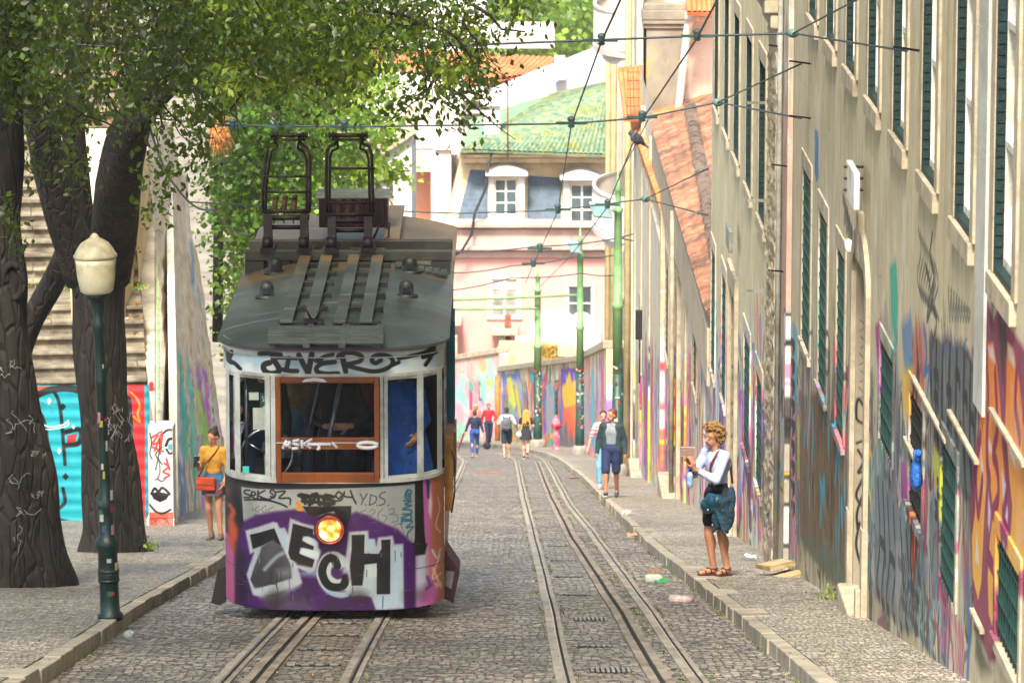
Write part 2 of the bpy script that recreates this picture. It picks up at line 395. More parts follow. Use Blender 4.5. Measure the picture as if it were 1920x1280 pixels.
# ------------------------------------------------------------------ the setting: hill, street, pavements, kerbs
def ip(tab): 
    ys = [a for a, b in tab]; xs = [b for a, b in tab]
    return lambda y: float(np.interp(y, ys, xs))
KR = ip([(-10,2.05),(30,2.06),(40,1.99),(56,1.83),(80,1.80),(101,1.77),(125,1.60),(138,1.35),(150,.75),(160,-.2),(167,-1.6),(172,-4.5),(176,-9)])
KL = ip([(-10,-3.1),(32,-3.2),(40,-3.29),(49,-3.24),(56,-3.35),(70,-3.4),(120,-3.5),(150,-5),(160,-9)])
def ys(a, b, s): 
    n = max(1, int(round((b-a)/s))); return [a+(b-a)*i/n for i in range(n+1)]
def sheet(fn, ylist, xf, dz, mb=None):
    mb = mb or MB(); vs = []
    for y in ylist:
        for x in xf(y): vs.append((x, y, gz(y)+dz))
    n = len(xf(ylist[0])); fs = [(j*n+i, j*n+i+1, (j+1)*n+i+1, (j+1)*n+i) for j in range(len(ylist)-1) for i in range(n-1)]
    return mb.add(vs, fs, False)
ground_m = mat('ground_dirt', '8a8272', '6c6658', .5, .95)
g = MB(); vs = [(x, y, gz(min(y, 260))-.06+0*x) for y in (-12, 40, 120, 200, 260, 900) for x in (-400, -60, 60, 400)]
g.add(vs, [(j*4+i, j*4+i+1, (j+1)*4+i+1, (j+1)*4+i) for j in range(5) for i in range(3)], False)
tag(g.build('ground', ground_m), kind='structure')
COB = cobble('street_cobbles', ['504c47', '77726b', '978f84', 'b5ab9b', '65615f'], '2b2925', 14, .5, (1, .85, 1), '7c735c', 1.0, .03)
COBP = cobble('pavement_cobbles', ['87827a', 'b0a99b', 'cfc7b6', '6f6b65', '9f9886'], '4a463c', 22, .55, (1, 1, 1), '8f866c', .9, .02)
tag(sheet(None, ys(-10, 178, 2), lambda y: [KL(y)-.3, 0, max(KR(y), -8.9)+.3] if y < 150 else [-9.3, -4, KR(y)+.3], 0).build('street', COB), kind='structure')
def wallx(y): return 3.3 if y < 140 else float(np.interp(y, [140, 178], [3.6, 1.0]))
tag(sheet(None, ys(-10, 178, 1.5), lambda y: [KR(y)+.12, (KR(y)+wallx(y))/2, wallx(y)], .125).build('right_pavement', COBP), kind='structure')
tag(sheet(None, ys(-10, 150, 1.5), lambda y: [-14, KL(y)-1.2, KL(y)-.12], .125).build('left_pavement', COBP), kind='structure')
KERBM = mat('kerb_limestone', 'a59c8a', '8a8170', 3, .8, bump=.5, bscale=30, dirt='655c4c', dscale=1.8)
def kerb(f, side, y0, y1, name):
    mb = MB(); y = y0; r = random.Random(5+side)
    while y < y1:
        L = r.uniform(.8, 1.5); yb = min(y+L, y1); g_ = .012
        o1, o2 = r.uniform(-.014, .014), r.uniform(-.014, .014); t = .12+r.uniform(-.007, .007); wd = .26
        xs = [f(y+g_)+o1, f(yb-g_)+o2]
        a = [(xs[0], y+g_), (xs[0]+side*wd, y+g_), (xs[1]+side*wd, yb-g_), (xs[1], yb-g_)]
        mb.prism([(p[0], p[1], gz(p[1])-.05) for p in a], (0, 0, t+.05)); y = yb
    return tag(mb.build(name, KERBM, bevel=.008, fix=True), kind='structure')
kerb(KR, 1, 26, 172, 'right_kerb'); kerb(KL, -1, 26, 125, 'left_kerb')

# ---- the two tram tracks: grooved rails, the cable slot between them, drain grates
RAILM = mat('rail_setting', 'a39a8a', '7e7465', 9, .5, bump=.4, sc=(1,.1,1), bscale=40, dirt='5c4c3a')
SHINE = mat('polished_rail', 'b4b2ac', '8b8984', 9, .25, metal=.8, bump=.1, sc=(1,.1,1))
GROOVE = mat('rail_groove', '15120f', '0c0b0a', 9, .9, bump=0)
BEAM = mat('slot_beam', '978b7c', '6c5c4c', 7, .6, bump=.5, sc=(1,.15,1), dirt='4a3c30', dlo=.6)
GRATE = mat('worn_iron_grate', 'a5a39c', '6c6964', 9, .5, metal=.3, bump=.3)
wob = random.Random(3); WT = [(y, wob.uniform(-1, 1)) for y in range(0, 200, 4)]; WB = ip(WT)
def strip(mb, f, y0, y1, a, b, dz, amp=.007):
    yl = ys(y0, y1, 1.0); sheet(None, yl, lambda y: [f(y)+a+WB(y)*amp, f(y)+b+WB(y)*amp], dz, mb)
    vs = [(f(y)+q+WB(y)*amp, y, gz(y)+z) for y in yl for q, z in ((a, -.02), (a, dz), (b, dz), (b, -.02))]
    mb.add(vs, [(j*4+i, j*4+i+1, (j+1)*4+i+1, (j+1)*4+i) for j in range(len(yl)-1) for i in (0, 2)], False)
def track(label, rl, sl_, rr, y1s):
    t = thing('tram_track', label, 'track', (rl(30), 30, gz(30)), group='tram tracks down the street')
    for f, y1 in ((rl, y1s), (rr, y1s)):
        m = MB(); strip(m, f, 20, y1, -.078, -.018, .012); strip(m, f, 20, y1, .018, .055, .012)
        m.m = 1; strip(m, f, 20, y1, -.02, -.004, .014); m.m = 2; strip(m, f, 20, y1, -.004, .02, .005)
        m.build('rail', [RAILM, SHINE, GROOVE], t)
    m = MB(); strip(m, sl_, 20, y1s, -.085, -.02, .02); strip(m, sl_, 20, y1s, .02, .085, .02); m.m = 1; strip(m, sl_, 20, y1s, -.02, .02, .004)
    m.build('cable_slot', [BEAM, GROOVE], t)
    return t
rrl = ip([(20,.44),(40,.44),(53,.43),(80,.39),(129,.37),(140,.2),(152,-.6)]); rrr = ip([(20,1.39),(40,1.34),(63,1.27),(78,1.18),(110,1.22),(129,1.22),(140,1.02),(152,.25)]); rsl = ip([(20,1.13),(40,1.06),(62,.93),(85,.90),(128,.95),(140,.7),(152,-.1)])
lrr = ip([(20,-1.06),(40,-1.08),(100,-1.08),(129,-1.15),(145,-1.6),(156,-2.9)]); lrl = lambda y: lrr(y)-.87-(.02 if y < 60 else 0); lsl = ip([(20,-1.75),(45,-1.72),(80,-1.55),(130,-1.6),(156,-3.3)])
tr1 = track('open right-hand track with a dark cable slot beside its right rail', rrl, rsl, rrr, 148)
tr2 = track('left-hand track running out from under the graffiti tram', lrl, lsl, lrr, 152)
def grate(par, x0, x1, y, d, n):
    m = MB(); g0 = gz(y)+.006
    m.add([(x0, y, g0), (x1, y, g0), (x1, y+d, gz(y+d)+.006), (x0, y+d, gz(y+d)+.006)], [(0,1,2,3)], False); m.m = 1
    for i in range(n):
        a = x0+(x1-x0)*(i+.2)/n; b = a+(x1-x0)*.55/n
        m.prism([(a, y+.01, gz(y+.01)+.006), (b, y+.01, gz(y+.01)+.006), (b, y+d-.01, gz(y+d)+.006), (a, y+d-.01, gz(y+d)+.006)], (0, 0, .012))
    m.build('drain_grate', [GROOVE, GRATE], par, fix=True)
y = 30.6; k = 0
while y < 62:
    grate(tr1, rsl(y)+.13, rrr(y)-.1, y, .10, 4); y += 1.15
for y in (31.4, 38.6): grate(tr1, .62, .92, y, .5, 8)
for y in (34.6, 43.5, 47.8, 52.5, 57.5, 66, 75, 84, 96, 109): grate(tr1, .55, .86, y, .16, 7)
for y in (32.2, 34.2, 36.2, 38.1): grate(tr2, lsl(y)-.02+.13, lrr(y)-.13, y, .12, 4)
# moss growing along the rails and in the joints: tiny tufts
def leaves_mesh(name, centres, size, material, parent=None, seed=1, droop=0, tones=None, up=False, fold=.25, aspect=.5, kind=None):
    """leaf-sized folded faces; one colour tone per leaf"""
    r = np.random.default_rng(seed); C = np.asarray(centres, float); n = len(C)
    d = r.normal(size=(n, 3)); d /= np.linalg.norm(d, axis=1)[:, None]
    if droop: d[:, 2] -= droop; d /= np.linalg.norm(d, axis=1)[:, None]
    if up: d[:, 2] = np.abs(d[:, 2])+.8; d /= np.linalg.norm(d, axis=1)[:, None]
    q = r.normal(size=(n, 3)); sd_ = np.cross(d, q); sd_ /= np.linalg.norm(sd_, axis=1)[:, None]+1e-9; nn = np.cross(sd_, d)
    s_ = (size*r.uniform(.6, 1.35, n))[:, None]
    a = C; b = C+d*s_*.45+sd_*s_*aspect*.5+nn*s_*fold*.3; c = C+d*s_; e = C+d*s_*.45-sd_*s_*aspect*.5+nn*s_*fold*.3
    V = np.stack([a, b, c, e], 1).reshape(-1, 3); off = np.array(WORLD[parent.name]) if parent else np.zeros(3); V = V-off
    me = bpy.data.meshes.new(name); me.vertices.add(4*n); me.vertices.foreach_set('co', V.ravel())
    idx = np.arange(4*n).reshape(n, 4); F_ = np.concatenate([idx[:, [0, 1, 2]], idx[:, [0, 2, 3]]], 1).reshape(-1)
    me.loops.add(6*n); me.loops.foreach_set('vertex_index', F_.astype(np.int32)); me.polygons.add(2*n); me.polygons.foreach_set('loop_start', np.arange(0, 6*n, 3, dtype=np.int32))
    t = r.uniform(0, 1, n) if tones is None else np.clip(np.asarray(tones)+r.normal(0, .13, n), 0, 1)
    at = me.attributes.new('tone', 'FLOAT_COLOR', 'POINT'); T = np.repeat(t, 4); at.data.foreach_set('color', np.stack([T, T, T, np.ones_like(T)], 1).ravel().astype(np.float32))
    me.materials.append(material); me.update(calc_edges=True); me.validate()
    o = bpy.data.objects.new(name, me); col.objects.link(o); WORLD[o.name] = Vector((0,0,0))
    if parent: o.parent = parent
    if kind: o['kind'] = kind
    return o
MOSS = leaf_mat('moss_green', ['39401a', '565f26', '7c8438', '55502c'], .15)
P_ = []; r = rng
for f, dx in ((rrl, -.1), (rrl, .09), (rrr, -.1), (rrr, .09), (lrr, .1), (lrr, -.1), (rsl, .13), (lrl, -.1)):
    for i in range(2600):
        y = r.uniform(28, 140)
        if math.sin(y*.6+dx*30)+math.sin(y*1.9)+r.normal(0, .5) < .3: continue
        P_.append((f(y)+dx+r.normal(0, .011), y, gz(y)+.002))
for i in range(5000):
    y = r.uniform(28, 120)
    if math.sin(y*1.3)+r.normal(0, .6) > .3: P_.append((KR(y)-.02+r.normal(0, .018), y, gz(y)+.003))
    elif y < 60 and math.sin(y*2.1) > .2: P_.append((KL(y)+.03+abs(r.normal(0, .03)), y, gz(y)+.003))
tag(leaves_mesh('moss', P_, .013, MOSS, seed=4, up=True, aspect=.9), 'green moss tufts along the rails and the kerbs', 'moss', kind='stuff')
# dead leaves scattered over the near street
LIT = leaf_mat('dead_leaf', ['7a4a1c', 'a8813a', 'b8a060', '5e4426'], .1); P_ = []
for i in range(700):
    y = 30+abs(r.normal(0, 14)); x = r.uniform(-7, 2.9); z = gz(y)+(.135 if (x < KL(y) or x > KR(y)) else .01); P_.append((x, y, z))
tag(leaves_mesh('fallen_leaves', P_, .024, LIT, seed=5, fold=.1), 'small dead leaves scattered over the near paving', 'leaves', kind='stuff')
# ------------------------------------------------------------------ right-hand row of houses (walls face the street, -X)
def wall_holes(mb, X, y0, y1, z0, z1, holes, dpt=.24, bottom=None, msk=None):
    """front face at X with real openings and their reveals"""
    Y = sorted(set([y0, y1]+[q for h in holes for q in h[:2]])); Z = sorted(set([z0, z1]+[q for h in holes for q in h[2:4]]))
    inside = lambda y, z: any(h[0] < y < h[1] and h[2] < z < h[3] for h in holes)
    for a, b in zip(Y, Y[1:]):
        for c, d in zip(Z, Z[1:]):
            if not inside((a+b)/2, (c+d)/2): mb.add([(X, a, c), (X, a, d), (X, b, d), (X, b, c)], [(0,1,2,3)], False)
    for a, b, c, d in [h[:4] for h in holes]:
        e = X+dpt
        mb.add([(X,a,c),(e,a,c),(e,b,c),(X,b,c)], [(0,1,2,3)], False); mb.add([(X,a,d),(X,b,d),(e,b,d),(e,a,d)], [(0,1,2,3)], False)
        mb.add([(X,a,c),(X,a,d),(e,a,d),(e,a,c)], [(0,1,2,3)], False); mb.add([(X,b,c),(e,b,c),(e,b,d),(X,b,d)], [(0,1,2,3)], False)
XA = 3.05
def fA(px, py): p = atX(px, py, XA); return (p.y, p.z)
GP = pane_mat('dark_window_pane', '1c2628', '46585c'); GPL = pane_mat('pale_window_pane', '8b989c', 'd6dad8')
GREEN_S = mat('green_shutter', '0b302c', '081f20', 14, .6, bump=.4, bscale=25, dirt='2b4a43', dscale=9, dlo=.62)
def surround(mb, X, a, b, c, d, wd, out=.035, lintel=True):
    mb.box((X-out, a-wd, c), (X+.02, a-.002, d)); mb.box((X-out, b+.002, c), (X+.02, b+wd, d))
    if lintel: mb.box((X-out-.002, a-wd, d+.002), (X+.02, b+wd, d+wd*1.2))
def sill(mb, X, a, b, c, wd, out=.1, h=.16): mb.box((X-out, a-wd-.03, c-h), (X+.03, b+wd+.03, c-.002))
def tall_window(par, X, a, b, c, d, wd=.2, gd=.045, pane=GP):
    m = MB(); surround(m, X, a, b, c, d, wd, .02); sf = m.build('window', STONE, par, bevel=.006)
    m = MB(); sill(m, X, a, b, c, wd*.6, .045, .15); m.build('sill', STONE, sf, bevel=.008)
    m = MB()          # dark green outer frame with louvres against the far jamb, then the white casement
    for q0, q1 in ((a+.003, a+.04), (b-.035, b-.003)): m.box((X-.012, q0, c), (X+gd, q1, d-.003))
    for i in range(int((d-c)/.07)): m.box((X-.006, b-.044, c+.03+i*.07), (X+gd-.004, b-.0355, c+.07+i*.07))
    m.box((X-.01, a+.041, c+.002), (X+gd, b-.036, c+.05)); m.build('frame', GREEN_S, sf)
    m = MB(); e = gd+.075
    m.box((X+gd+.002, b-.05, c+.001), (X+e, b-.004, d-.004))
    for z in (c+.004, c+.055, c+(d-c)*.35, c+(d-c)*.68): m.box((X+gd+.004, a+.01, z), (X+e, b-.051, z+.045))
    m.box((X+e-.02, (a+b)/2-.03, c+.1), (X+e+.01, (a+b)/2+.03, d-.01)); m.build('casement', WHITE, sf)
    m = MB(); x = X+e+.012; m.add([(x, a, c), (x, a, d), (x, b, d), (x, b, c)], [(0,1,2,3)], False); m.build('pane', pane, sf)
    return sf
def grille_window(par, X, a, b, c, d, wd=.14, bars=7, mesh=True, ledge=True, gm=None, sm=None, suv=None):
    m = MB(); surround(m, X, a, b, c, d, wd, .015); sf = m.build('window', sm or STONE, par, suv, bevel=.004); WORLD[sf.name] = WORLD[par.name].copy()
    if ledge: m = MB(); sill(m, X, a, b, c, wd*.7, .035, .07); m.build('sill', sm or STONE, sf, suv)
    m = MB(); x = X+.012
    for i in range(bars): q = a+(b-a)*(i+.5)/bars; m.box((x-.012, q-.012, c), (x+.012, q+.012, d))
    for i in range(max(2, int((d-c)/.14))): z = c+(d-c)*(i+.5)/max(2, int((d-c)/.14)); m.box((x-.016, a, z-.009), (x+.016, b, z+.009))
    m.build('grille', gm or GREEN_D, sf)
    m = MB(); m.add([(X+.07, a, c), (X+.07, a, d), (X+.07, b, d), (X+.07, b, c)], [(0,1,2,3)], False); m.build('pane', mat('dark_inside', '0c1514', '08100f', 5, .5, bump=0), sf)  # near-black sheet, coloured as the unlit inside behind the bars
    return sf
def px_open(X, x0, x1, yt, yb, ref='near'):
    """opening between two pixel columns; heights read at its near (right) or far (left) edge"""
    Yn = atX(x1, 0, X).y; Yf = atX(x0, 0, X).y; xr = x1 if ref == 'near' else x0
    return [Yn, Yf, atX(xr, yb, X).z, atX(xr, yt, X).z]

# ---- house A: the long beige house nearest on the right
hA = thing('graffiti_house', 'long beige plastered house with an orange and magenta graffiti piece and an arched doorway', 'house', (XA, 38, gz(38)), group='houses along the right pavement')
zs = fA(1815, 440)[1]; tall = []
Y0A, Y1A = 22.0, 47.75
for k in range(-2, 7):
    c = 29.45+2.43*k
    tall.append([c-.54, c+.50, zs, zs+2.25])
low = [px_open(XA, 1510, 1526, 348, 690), px_open(XA, 1542, 1558, 430, 775), px_open(XA, 1577, 1592, 500, 860)]
vents = [px_open(XA, 1661, 1686, 700, 905), px_open(XA, 1719, 1745, 800, 1030), px_open(XA, 1781, 1811, 905, 1190), px_open(XA, 1890, 1935, 1120, 1330)]
door = px_open(XA, 1612, 1637, 545, 1060); door[2] = gz(door[0])-.2
holesA = tall+low+vents+[door]
PA = Paint(25.5, 48, -12.8, -3.4, 72, 160, fA)
PA.wk = 1.9
def build_paintA():
    P = PA; r_ = random.Random(2)
    dk = '1b1a1d'
    # overspray and old tags over the lower wall
    zf = lambda y: gz(y)+.1
    for i in range(70):
        u = r_.uniform(28, 47.4); v = gz(u)+r_.uniform(.0, 1.5); w_ = r_.uniform(.3, 1.1); h = r_.uniform(.5, 1.3); c = r_.choice(['6f7a7c','8f8878','5c656c','a08c70','77706a','8a9aa0','6a5a60','9a9486','4c5860'])
        P.poly([(u, v), (u+w_, v+r_.uniform(-.2,.1)), (u+w_*1.1, v+h), (u+w_*.5, v+h*1.2), (u+.05, v+h*.9)], c, .15, r_.uniform(.45,.85), True, .4)
    P.mess(28, 47.6, zf, lambda y: gz(y)+2.2, 330, ['35363a', '23242a', '8d9a98', '3f4a50', 'b9bdb8', '2f6f8a', '9a3a5a', '52606a', '16171a'], (.03, .08), .6, 13, .85)
    P.mess(28, 47.6, zf, lambda y: gz(y)+2.6, 150, ['7d8a88', '9aa39e', '5e6a70', 'b7a184', '2b2c30', '8a6f88', '3d6b72', '8c8f86', 'b4b0a4'], (.02, .06), .45, 3, .75)
    P.mess(36, 47.6, lambda y: gz(y)+.3, lambda y: gz(y)+2.9, 60, ['c65a86', '2f8fa8', 'd8b63a', '22242a', '6a4ea0', 'd8d8d4', 'b03a4a', '2a9a88'], (.02, .06), .4, 8, .85)
    # the brown wood-like piece with turquoise gaps
    P.poly([(1500,735),(1512,745),(1522,738),(1540,730),(1556,790),(1575,830),(1588,862),(1594,960),(1597,1095),(1590,1135),(1570,1105),(1550,1080),(1530,1055),(1512,1030),(1500,1000)], '6e5232', .08, .97, streak=.25)
    for i in range(30):
        x = r_.uniform(1504, 1594); y0 = r_.uniform(770, 1040); P.poly([(x,y0),(x+2.5,y0+20),(x+1.5,y0+r_.uniform(40,130)),(x-1,y0+40)], r_.choice(['2793b4','1f7f9c','2ea0c0','3d2a1a','8a6a42','5a4226']), .03, .9)
    for x, y0, y1 in ((1509,748,830),(1523,770,860),(1545,700,800),(1567,800,900),(1572,830,1070),(1538,900,980),(1590,1000,1110)): P.stroke([(x,y0),(x+2,(y0+y1)/2),(x-1,y1)], .07, '2a97b8', .04, .95)
    for x in (1508,1520,1533,1547,1560,1575,1588): P.stroke([(x,r_.uniform(780,900)),(x+1,r_.uniform(930,1050))], .02, '2c2018', .02, .8)
    P.poly([(1500,1010),(1530,1050),(1560,1085),(1594,1130),(1594,1080),(1560,1040),(1520,1000)], '2f7f74', .08, .6, streak=.6)
    P.stroke([(1536,660),(1540,700),(1533,760)], .1, 'b07ac0', .06, .8); P.stroke([(1516,690),(1519,750),(1514,830)], .08, 'b58ac6', .05, .7)
    P.stroke([(1568,660),(1566,740),(1574,810),(1600,860),(1600,980)], .16, 'd8405e', .08, .85); P.stroke([(1563,640),(1567,700)], .1, '6a58b0', .05, .7)
    P.stroke([(1600,620),(1598,700),(1602,760)], .12, '2f6faa', .05, .7)
    # beside the pilaster: pink and turquoise bands, black letters read vertically
    P.poly([(1483,700),(1490,700),(1492,1040),(1484,1040)], 'd07aa0', .06, .85); P.poly([(1486,600),(1495,620),(1494,760),(1486,740)], '35a3c8', .05, .8)
    for j in range(9): P.stroke([(1484,640+j*38),(1490,648+j*38),(1486,660+j*38)], .05, dk, .02, .95)
    P.poly([(1494,780),(1499,780),(1500,900),(1495,900)], 'c8a832', .05, .8)
    # right of the door: purple, teal, grey letters with dark outlines
    P.grad([(1641,610),(1652,600),(1656,690),(1652,745),(1646,700)], 'a02a78', '8d3a86', .06, .95)
    P.poly([(1668,500),(1680,485),(1684,560),(1680,640),(1672,610)], '22a58c', .08, .95)
    for i in range(6): P.stroke([(1668+i*3,560),(1668+i*3,620+r_.uniform(0,70))], .03, '22a58c', .03, .8)
    P.stroke([(1650,840),(1654,870),(1652,900)], .1, '2a9a7c', .05, .8)
    P.poly([(1640,890),(1652,885),(1668,915),(1688,960),(1716,1000),(1722,1100),(1712,1190),(1690,1180),(1662,1140),(1640,1120)], '68767e', .07, .93, streak=.2)
    for x, a, b in ((1646,900,1120),(1655,910,1140),(1664,930,1150),(1675,950,1165),(1688,975,1180),(1700,1000,1185)): P.stroke([(x,a),(x+4,(a+b)/2),(x-2,b-30),(x+3,b)], .045, '22262c', .02, .95)
    for x, a in ((1650,1010),(1668,1040),(1684,1050),(1702,1090)): P.stroke([(x,a),(x+9,a+18),(x+10,a+45)], .05, '23262b', .02, .9)
    P.grad([(1688,860),(1698,870),(1706,905),(1702,960),(1690,930)], 'b0409a', '7c2c70', .05, .85)
    # blue over yellow, then the tall orange flame outlined in black
    P.poly([(1690,610),(1708,585),(1714,640),(1710,700),(1696,700)], '2a6ea8', .12, .9, streak=.3); P.poly([(1690,690),(1712,690),(1722,740),(1712,790),(1694,770)], 'e0a92c', .12, .9, streak=.3)
    P.poly([(1718,590),(1728,640),(1734,720),(1726,790),(1714,740),(1710,640)], 'c04a30', .12, .8, streak=.3); P.poly([(1722,600),(1736,610),(1740,680),(1728,720)], '9a3260', .1, .6, streak=.3)
    fl = [(1716,585),(1720,680),(1713,760),(1716,850),(1708,940),(1706,1050),(1712,1125),(1718,1040),(1720,920),(1722,820),(1724,700)]
    P.poly(fl, '17120f', .05, .95); P.poly([(1717,620),(1721,700),(1716,780),(1718,860),(1711,950),(1709,1050),(1712,1100),(1716,1030),(1718,920),(1720,820),(1721,700)], 'd65a24', .03, 1)
    P.stroke([(1712,960),(1712,1060)], .06, '2a1712', .02, .9)
    # grey bubble letters with black outlines
    gb = [(1744,640),(1752,625),(1765,640),(1775,628),(1790,650),(1802,640),(1818,665),(1828,690),(1831,760),(1829,870),(1824,945),(1812,930),(1790,900),(1770,850),(1752,820),(1744,740)]
    P.poly(gb, '141518', .1, .9); P.poly([(x+(1788-x)*.08, y+(780-y)*.06) for x, y in gb], '5d666a', .05, 1, streak=.25)
    for x, a, b in ((1756,650,835),(1768,660,860),(1781,655,900),(1794,665,910),(1808,670,925),(1820,690,935)): P.stroke([(x,a),(x-2,(a+b)/2),(x+3,b)], .06, '121316', .025, .95)
    for x, y in ((1752,700),(1752,742),(1776,730),(1792,700),(1806,740),(1776,790),(1800,800),(1818,780)): P.stroke([(x,y),(x+6,y+6),(x+7,y+22)], .05, '141518', .02, .95)
    for x, y in ((1770,680),(1786,770),(1803,760)): P.stroke([(x,y),(x+2,y+70)], .05, '7f898c', .05, .6)
    # tags above it
    for P0, c in (([(1732,610),(1738,660),(1733,700),(1742,690),(1738,740)], '2b5fa0'), ([(1736,500),(1744,540),(1738,600),(1750,560)], '2b2c2e'), ([(1748,440),(1744,480),(1752,520),(1746,560),(1756,600),(1750,640)], '3a3c3e')):
        P.stroke(P0, .035, c, .015, .9)
    for i in range(9):
        x = 1722+i*4; P.stroke([(x,430+i*8),(x+5,470+i*8),(x-2,520+i*6),(x+6,560+i*5)], .022, '3a3d3c', .01, .8)
    for i in range(8):
        x = 1778+i*5; P.stroke([(x,540+i*5),(x+3,600),(x+6,545+i*6),(x+3,580)], .025, '58605e', .01, .8)
    for i in range(6): P.stroke([(1765+i*6,600+i*8),(1768+i*6,660)], .02, '3040a0', .01, .8)
    for i in range(5):
        y0 = 358+i*16; P.stroke([(1580+i*4,y0+12),(1585+i*4,y0+30),(1583+i*4,y0+55),(1589+i*4,y0+40)], .06, '4a4644', .03, .7)
    for i in range(6): P.stroke([(1528,250+i*14),(1534,256+i*14),(1530,264+i*14)], .05, '2a7ab0', .02, .9)
    P.stroke([(1531,300),(1535,330),(1532,395)], .03, '3a80b0', .03, .6)
    P.stroke([(1558,380),(1561,430)], .2, 'b9c0b8', .15, .6)
    P.stroke([(1534,545),(1536,620)], .12, '58b890', .1, .6); P.stroke([(1563,580),(1566,640)], .12, '55524e', .1, .6)
    P.stroke([(1552,620),(1548,660),(1552,700),(1556,655),(1552,620)], .03, '34302c', .01, .9)
    # yellow, magenta and blue between the gratings
    P.grad([(1750,830),(1764,860),(1774,900),(1776,985),(1768,1000),(1760,930),(1752,900)], 'b8b832', '8f9a2c', .06, .95)
    for x, y in ((1757,900),(1753,940),(1758,980)): P.stroke([(x,y),(x+6,y+10),(x,y+26),(x+8,y+30)], .03, dk, .015, .9)
    P.stroke([(1757,1010),(1760,1060),(1764,1110)], .14, 'b03a86', .06, .8)
    for i in range(14):
        x = 1764+i*3.2; y0 = 1090+i*6; P.stroke([(x,y0+r_.uniform(0,40)),(x+2,y0+60),(x-1,y0+90+r_.uniform(0,50))], .03, 'b43a72', .02, .8)
    P.stroke([(1815,1090),(1817,1180),(1814,1270)], .16, '2f68a4', .07, .9)
    for i in range(16):
        x = 1690+i*4; y0 = 1040+i*7; P.stroke([(x,y0+r_.uniform(-20,30)),(x+4,y0+40),(x-1,y0+70),(x+5,y0+100)], .035, r_.choice(['2c2b2a','4a7f96','3b3a38']), .02, .75)
    # the huge magenta and orange piece
    mg = [(1822,655),(1834,640),(1843,575),(1852,560),(1862,600),(1872,575),(1880,610),(1886,598),(1902,625),(1925,660),(1960,700),(1960,1140),(1925,1130),(1905,1105),(1884,1085),(1880,1180),(1866,1240),(1855,1240),(1840,1200),(1826,1180),(1822,1060),(1818,960),(1824,880),(1834,800),(1832,720)]
    P.poly(mg, '7c1648', .05, .98, streak=.08)
    for sh in ([(1838,650),(1846,648),(1850,720),(1848,820),(1850,900),(1846,960),(1840,1090),(1834,1125),(1824,1080),(1822,1010),(1828,960),(1830,880),(1836,800),(1838,720)],
               [(1850,645),(1862,640),(1870,690),(1876,760),(1880,850),(1884,890),(1878,960),(1882,1020),(1876,1080),(1868,1150),(1862,1180),(1854,1150),(1852,1080),(1856,1010),(1862,960),(1856,900),(1852,830),(1850,740)],
               [(1888,640),(1900,650),(1912,720),(1918,790),(1935,840),(1940,960),(1925,1050),(1910,1090),(1896,1080),(1894,1010),(1898,950),(1892,890),(1884,820),(1886,740)],
               [(1892,1000),(1898,1075),(1890,1078)]):
        P.grad(sh, 'd8762a', 'd9a240', .03, 1)
    for sh in ([(1840,655),(1845,655),(1846,700),(1838,720)], [(1852,650),(1862,648),(1866,680),(1856,672)], [(1889,642),(1899,654),(1903,690),(1892,676)], [(1852,820),(1858,830),(1862,850),(1855,850)], [(1838,820),(1844,880),(1846,930),(1840,900)],
               [(1878,880),(1886,905),(1890,960),(1888,1040),(1884,990),(1880,930)], [(1853,920),(1858,960),(1855,1000),(1852,980)], [(1890,805),(1902,850),(1904,880),(1893,850)], [(1832,1000),(1836,1060),(1828,1050)]): P.poly(sh, 'c9c2cc', .04, .9)
    for Q in ([(1850,660),(1853,760),(1850,860),(1856,900)], [(1838,820),(1830,880),(1834,960),(1842,900)], [(1862,960),(1872,930),(1870,880),(1862,850)], [(1884,820),(1890,900),(1882,970),(1892,1010)], [(1872,600),(1878,660),(1884,720)], [(1852,1040),(1866,1080),(1868,1150)], [(1866,700),(1870,800),(1864,840)], [(1906,700),(1904,760),(1912,820)]): P.stroke(Q, .06, '7c1648', .02, 1)
    P.poly([(1874,560),(1882,550),(1888,640),(1880,720),(1874,640)], '35302e', .1, .9)
    P.stroke([(1862,548),(1860,600)], .08, '2e2a2c', .1, .7)
    P.poly([(1830,1180),(1850,1230),(1860,1260),(1840,1270),(1828,1230)], '2c2a26', .12, .8)
    P.poly([(1500,1000),(1560,1110),(1650,1210),(1720,1280),(1700,1150),(1600,1050),(1520,960)], '6b6048', .3, .35)
build_paintA()
WA = painted('plaster_beige', PA, 'cdc2a2', 'beb192', 1.2, .85, (2.2, 2.2, .16), '97896d')
m = MB(); wall_holes(m, XA, Y0A, Y1A, gz(48)-1.5, 3.4, holesA)
m.build('wall', WA, hA, PA.uv(1, 2))
m = MB(); m.box((XA+.45, Y0A, gz(48)-1), (11, Y1A, 3.4)); m.build('house_body', mat('house_side', 'b5a98f', None, 2), hA)
m = MB(); m.prism([(XA-.45, Y0A, 3.4), (XA+4, Y0A, 5.6), (11, Y0A, 3.4)], (0, Y1A-Y0A, 0)); m.build('roof', mat('roof_tile_plain', 'b0613c', '8c4a30', 3), hA)
for h in tall: tall_window(hA, XA, *h, wd=.2)
SA = painted('painted_surround', PA, 'bdb29c', 'a69b86', 4, stain='857a68', wear=.35)
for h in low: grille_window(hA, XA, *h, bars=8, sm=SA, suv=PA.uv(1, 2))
for i, h in enumerate(vents): grille_window(hA, XA, *h, wd=.1, bars=9, ledge=(i in (1, 3)), sm=SA, suv=PA.uv(1, 2), gm=GREEN_D if i != 1 else mat('black_grille', '15191b', '0c0f10', 6, .5))
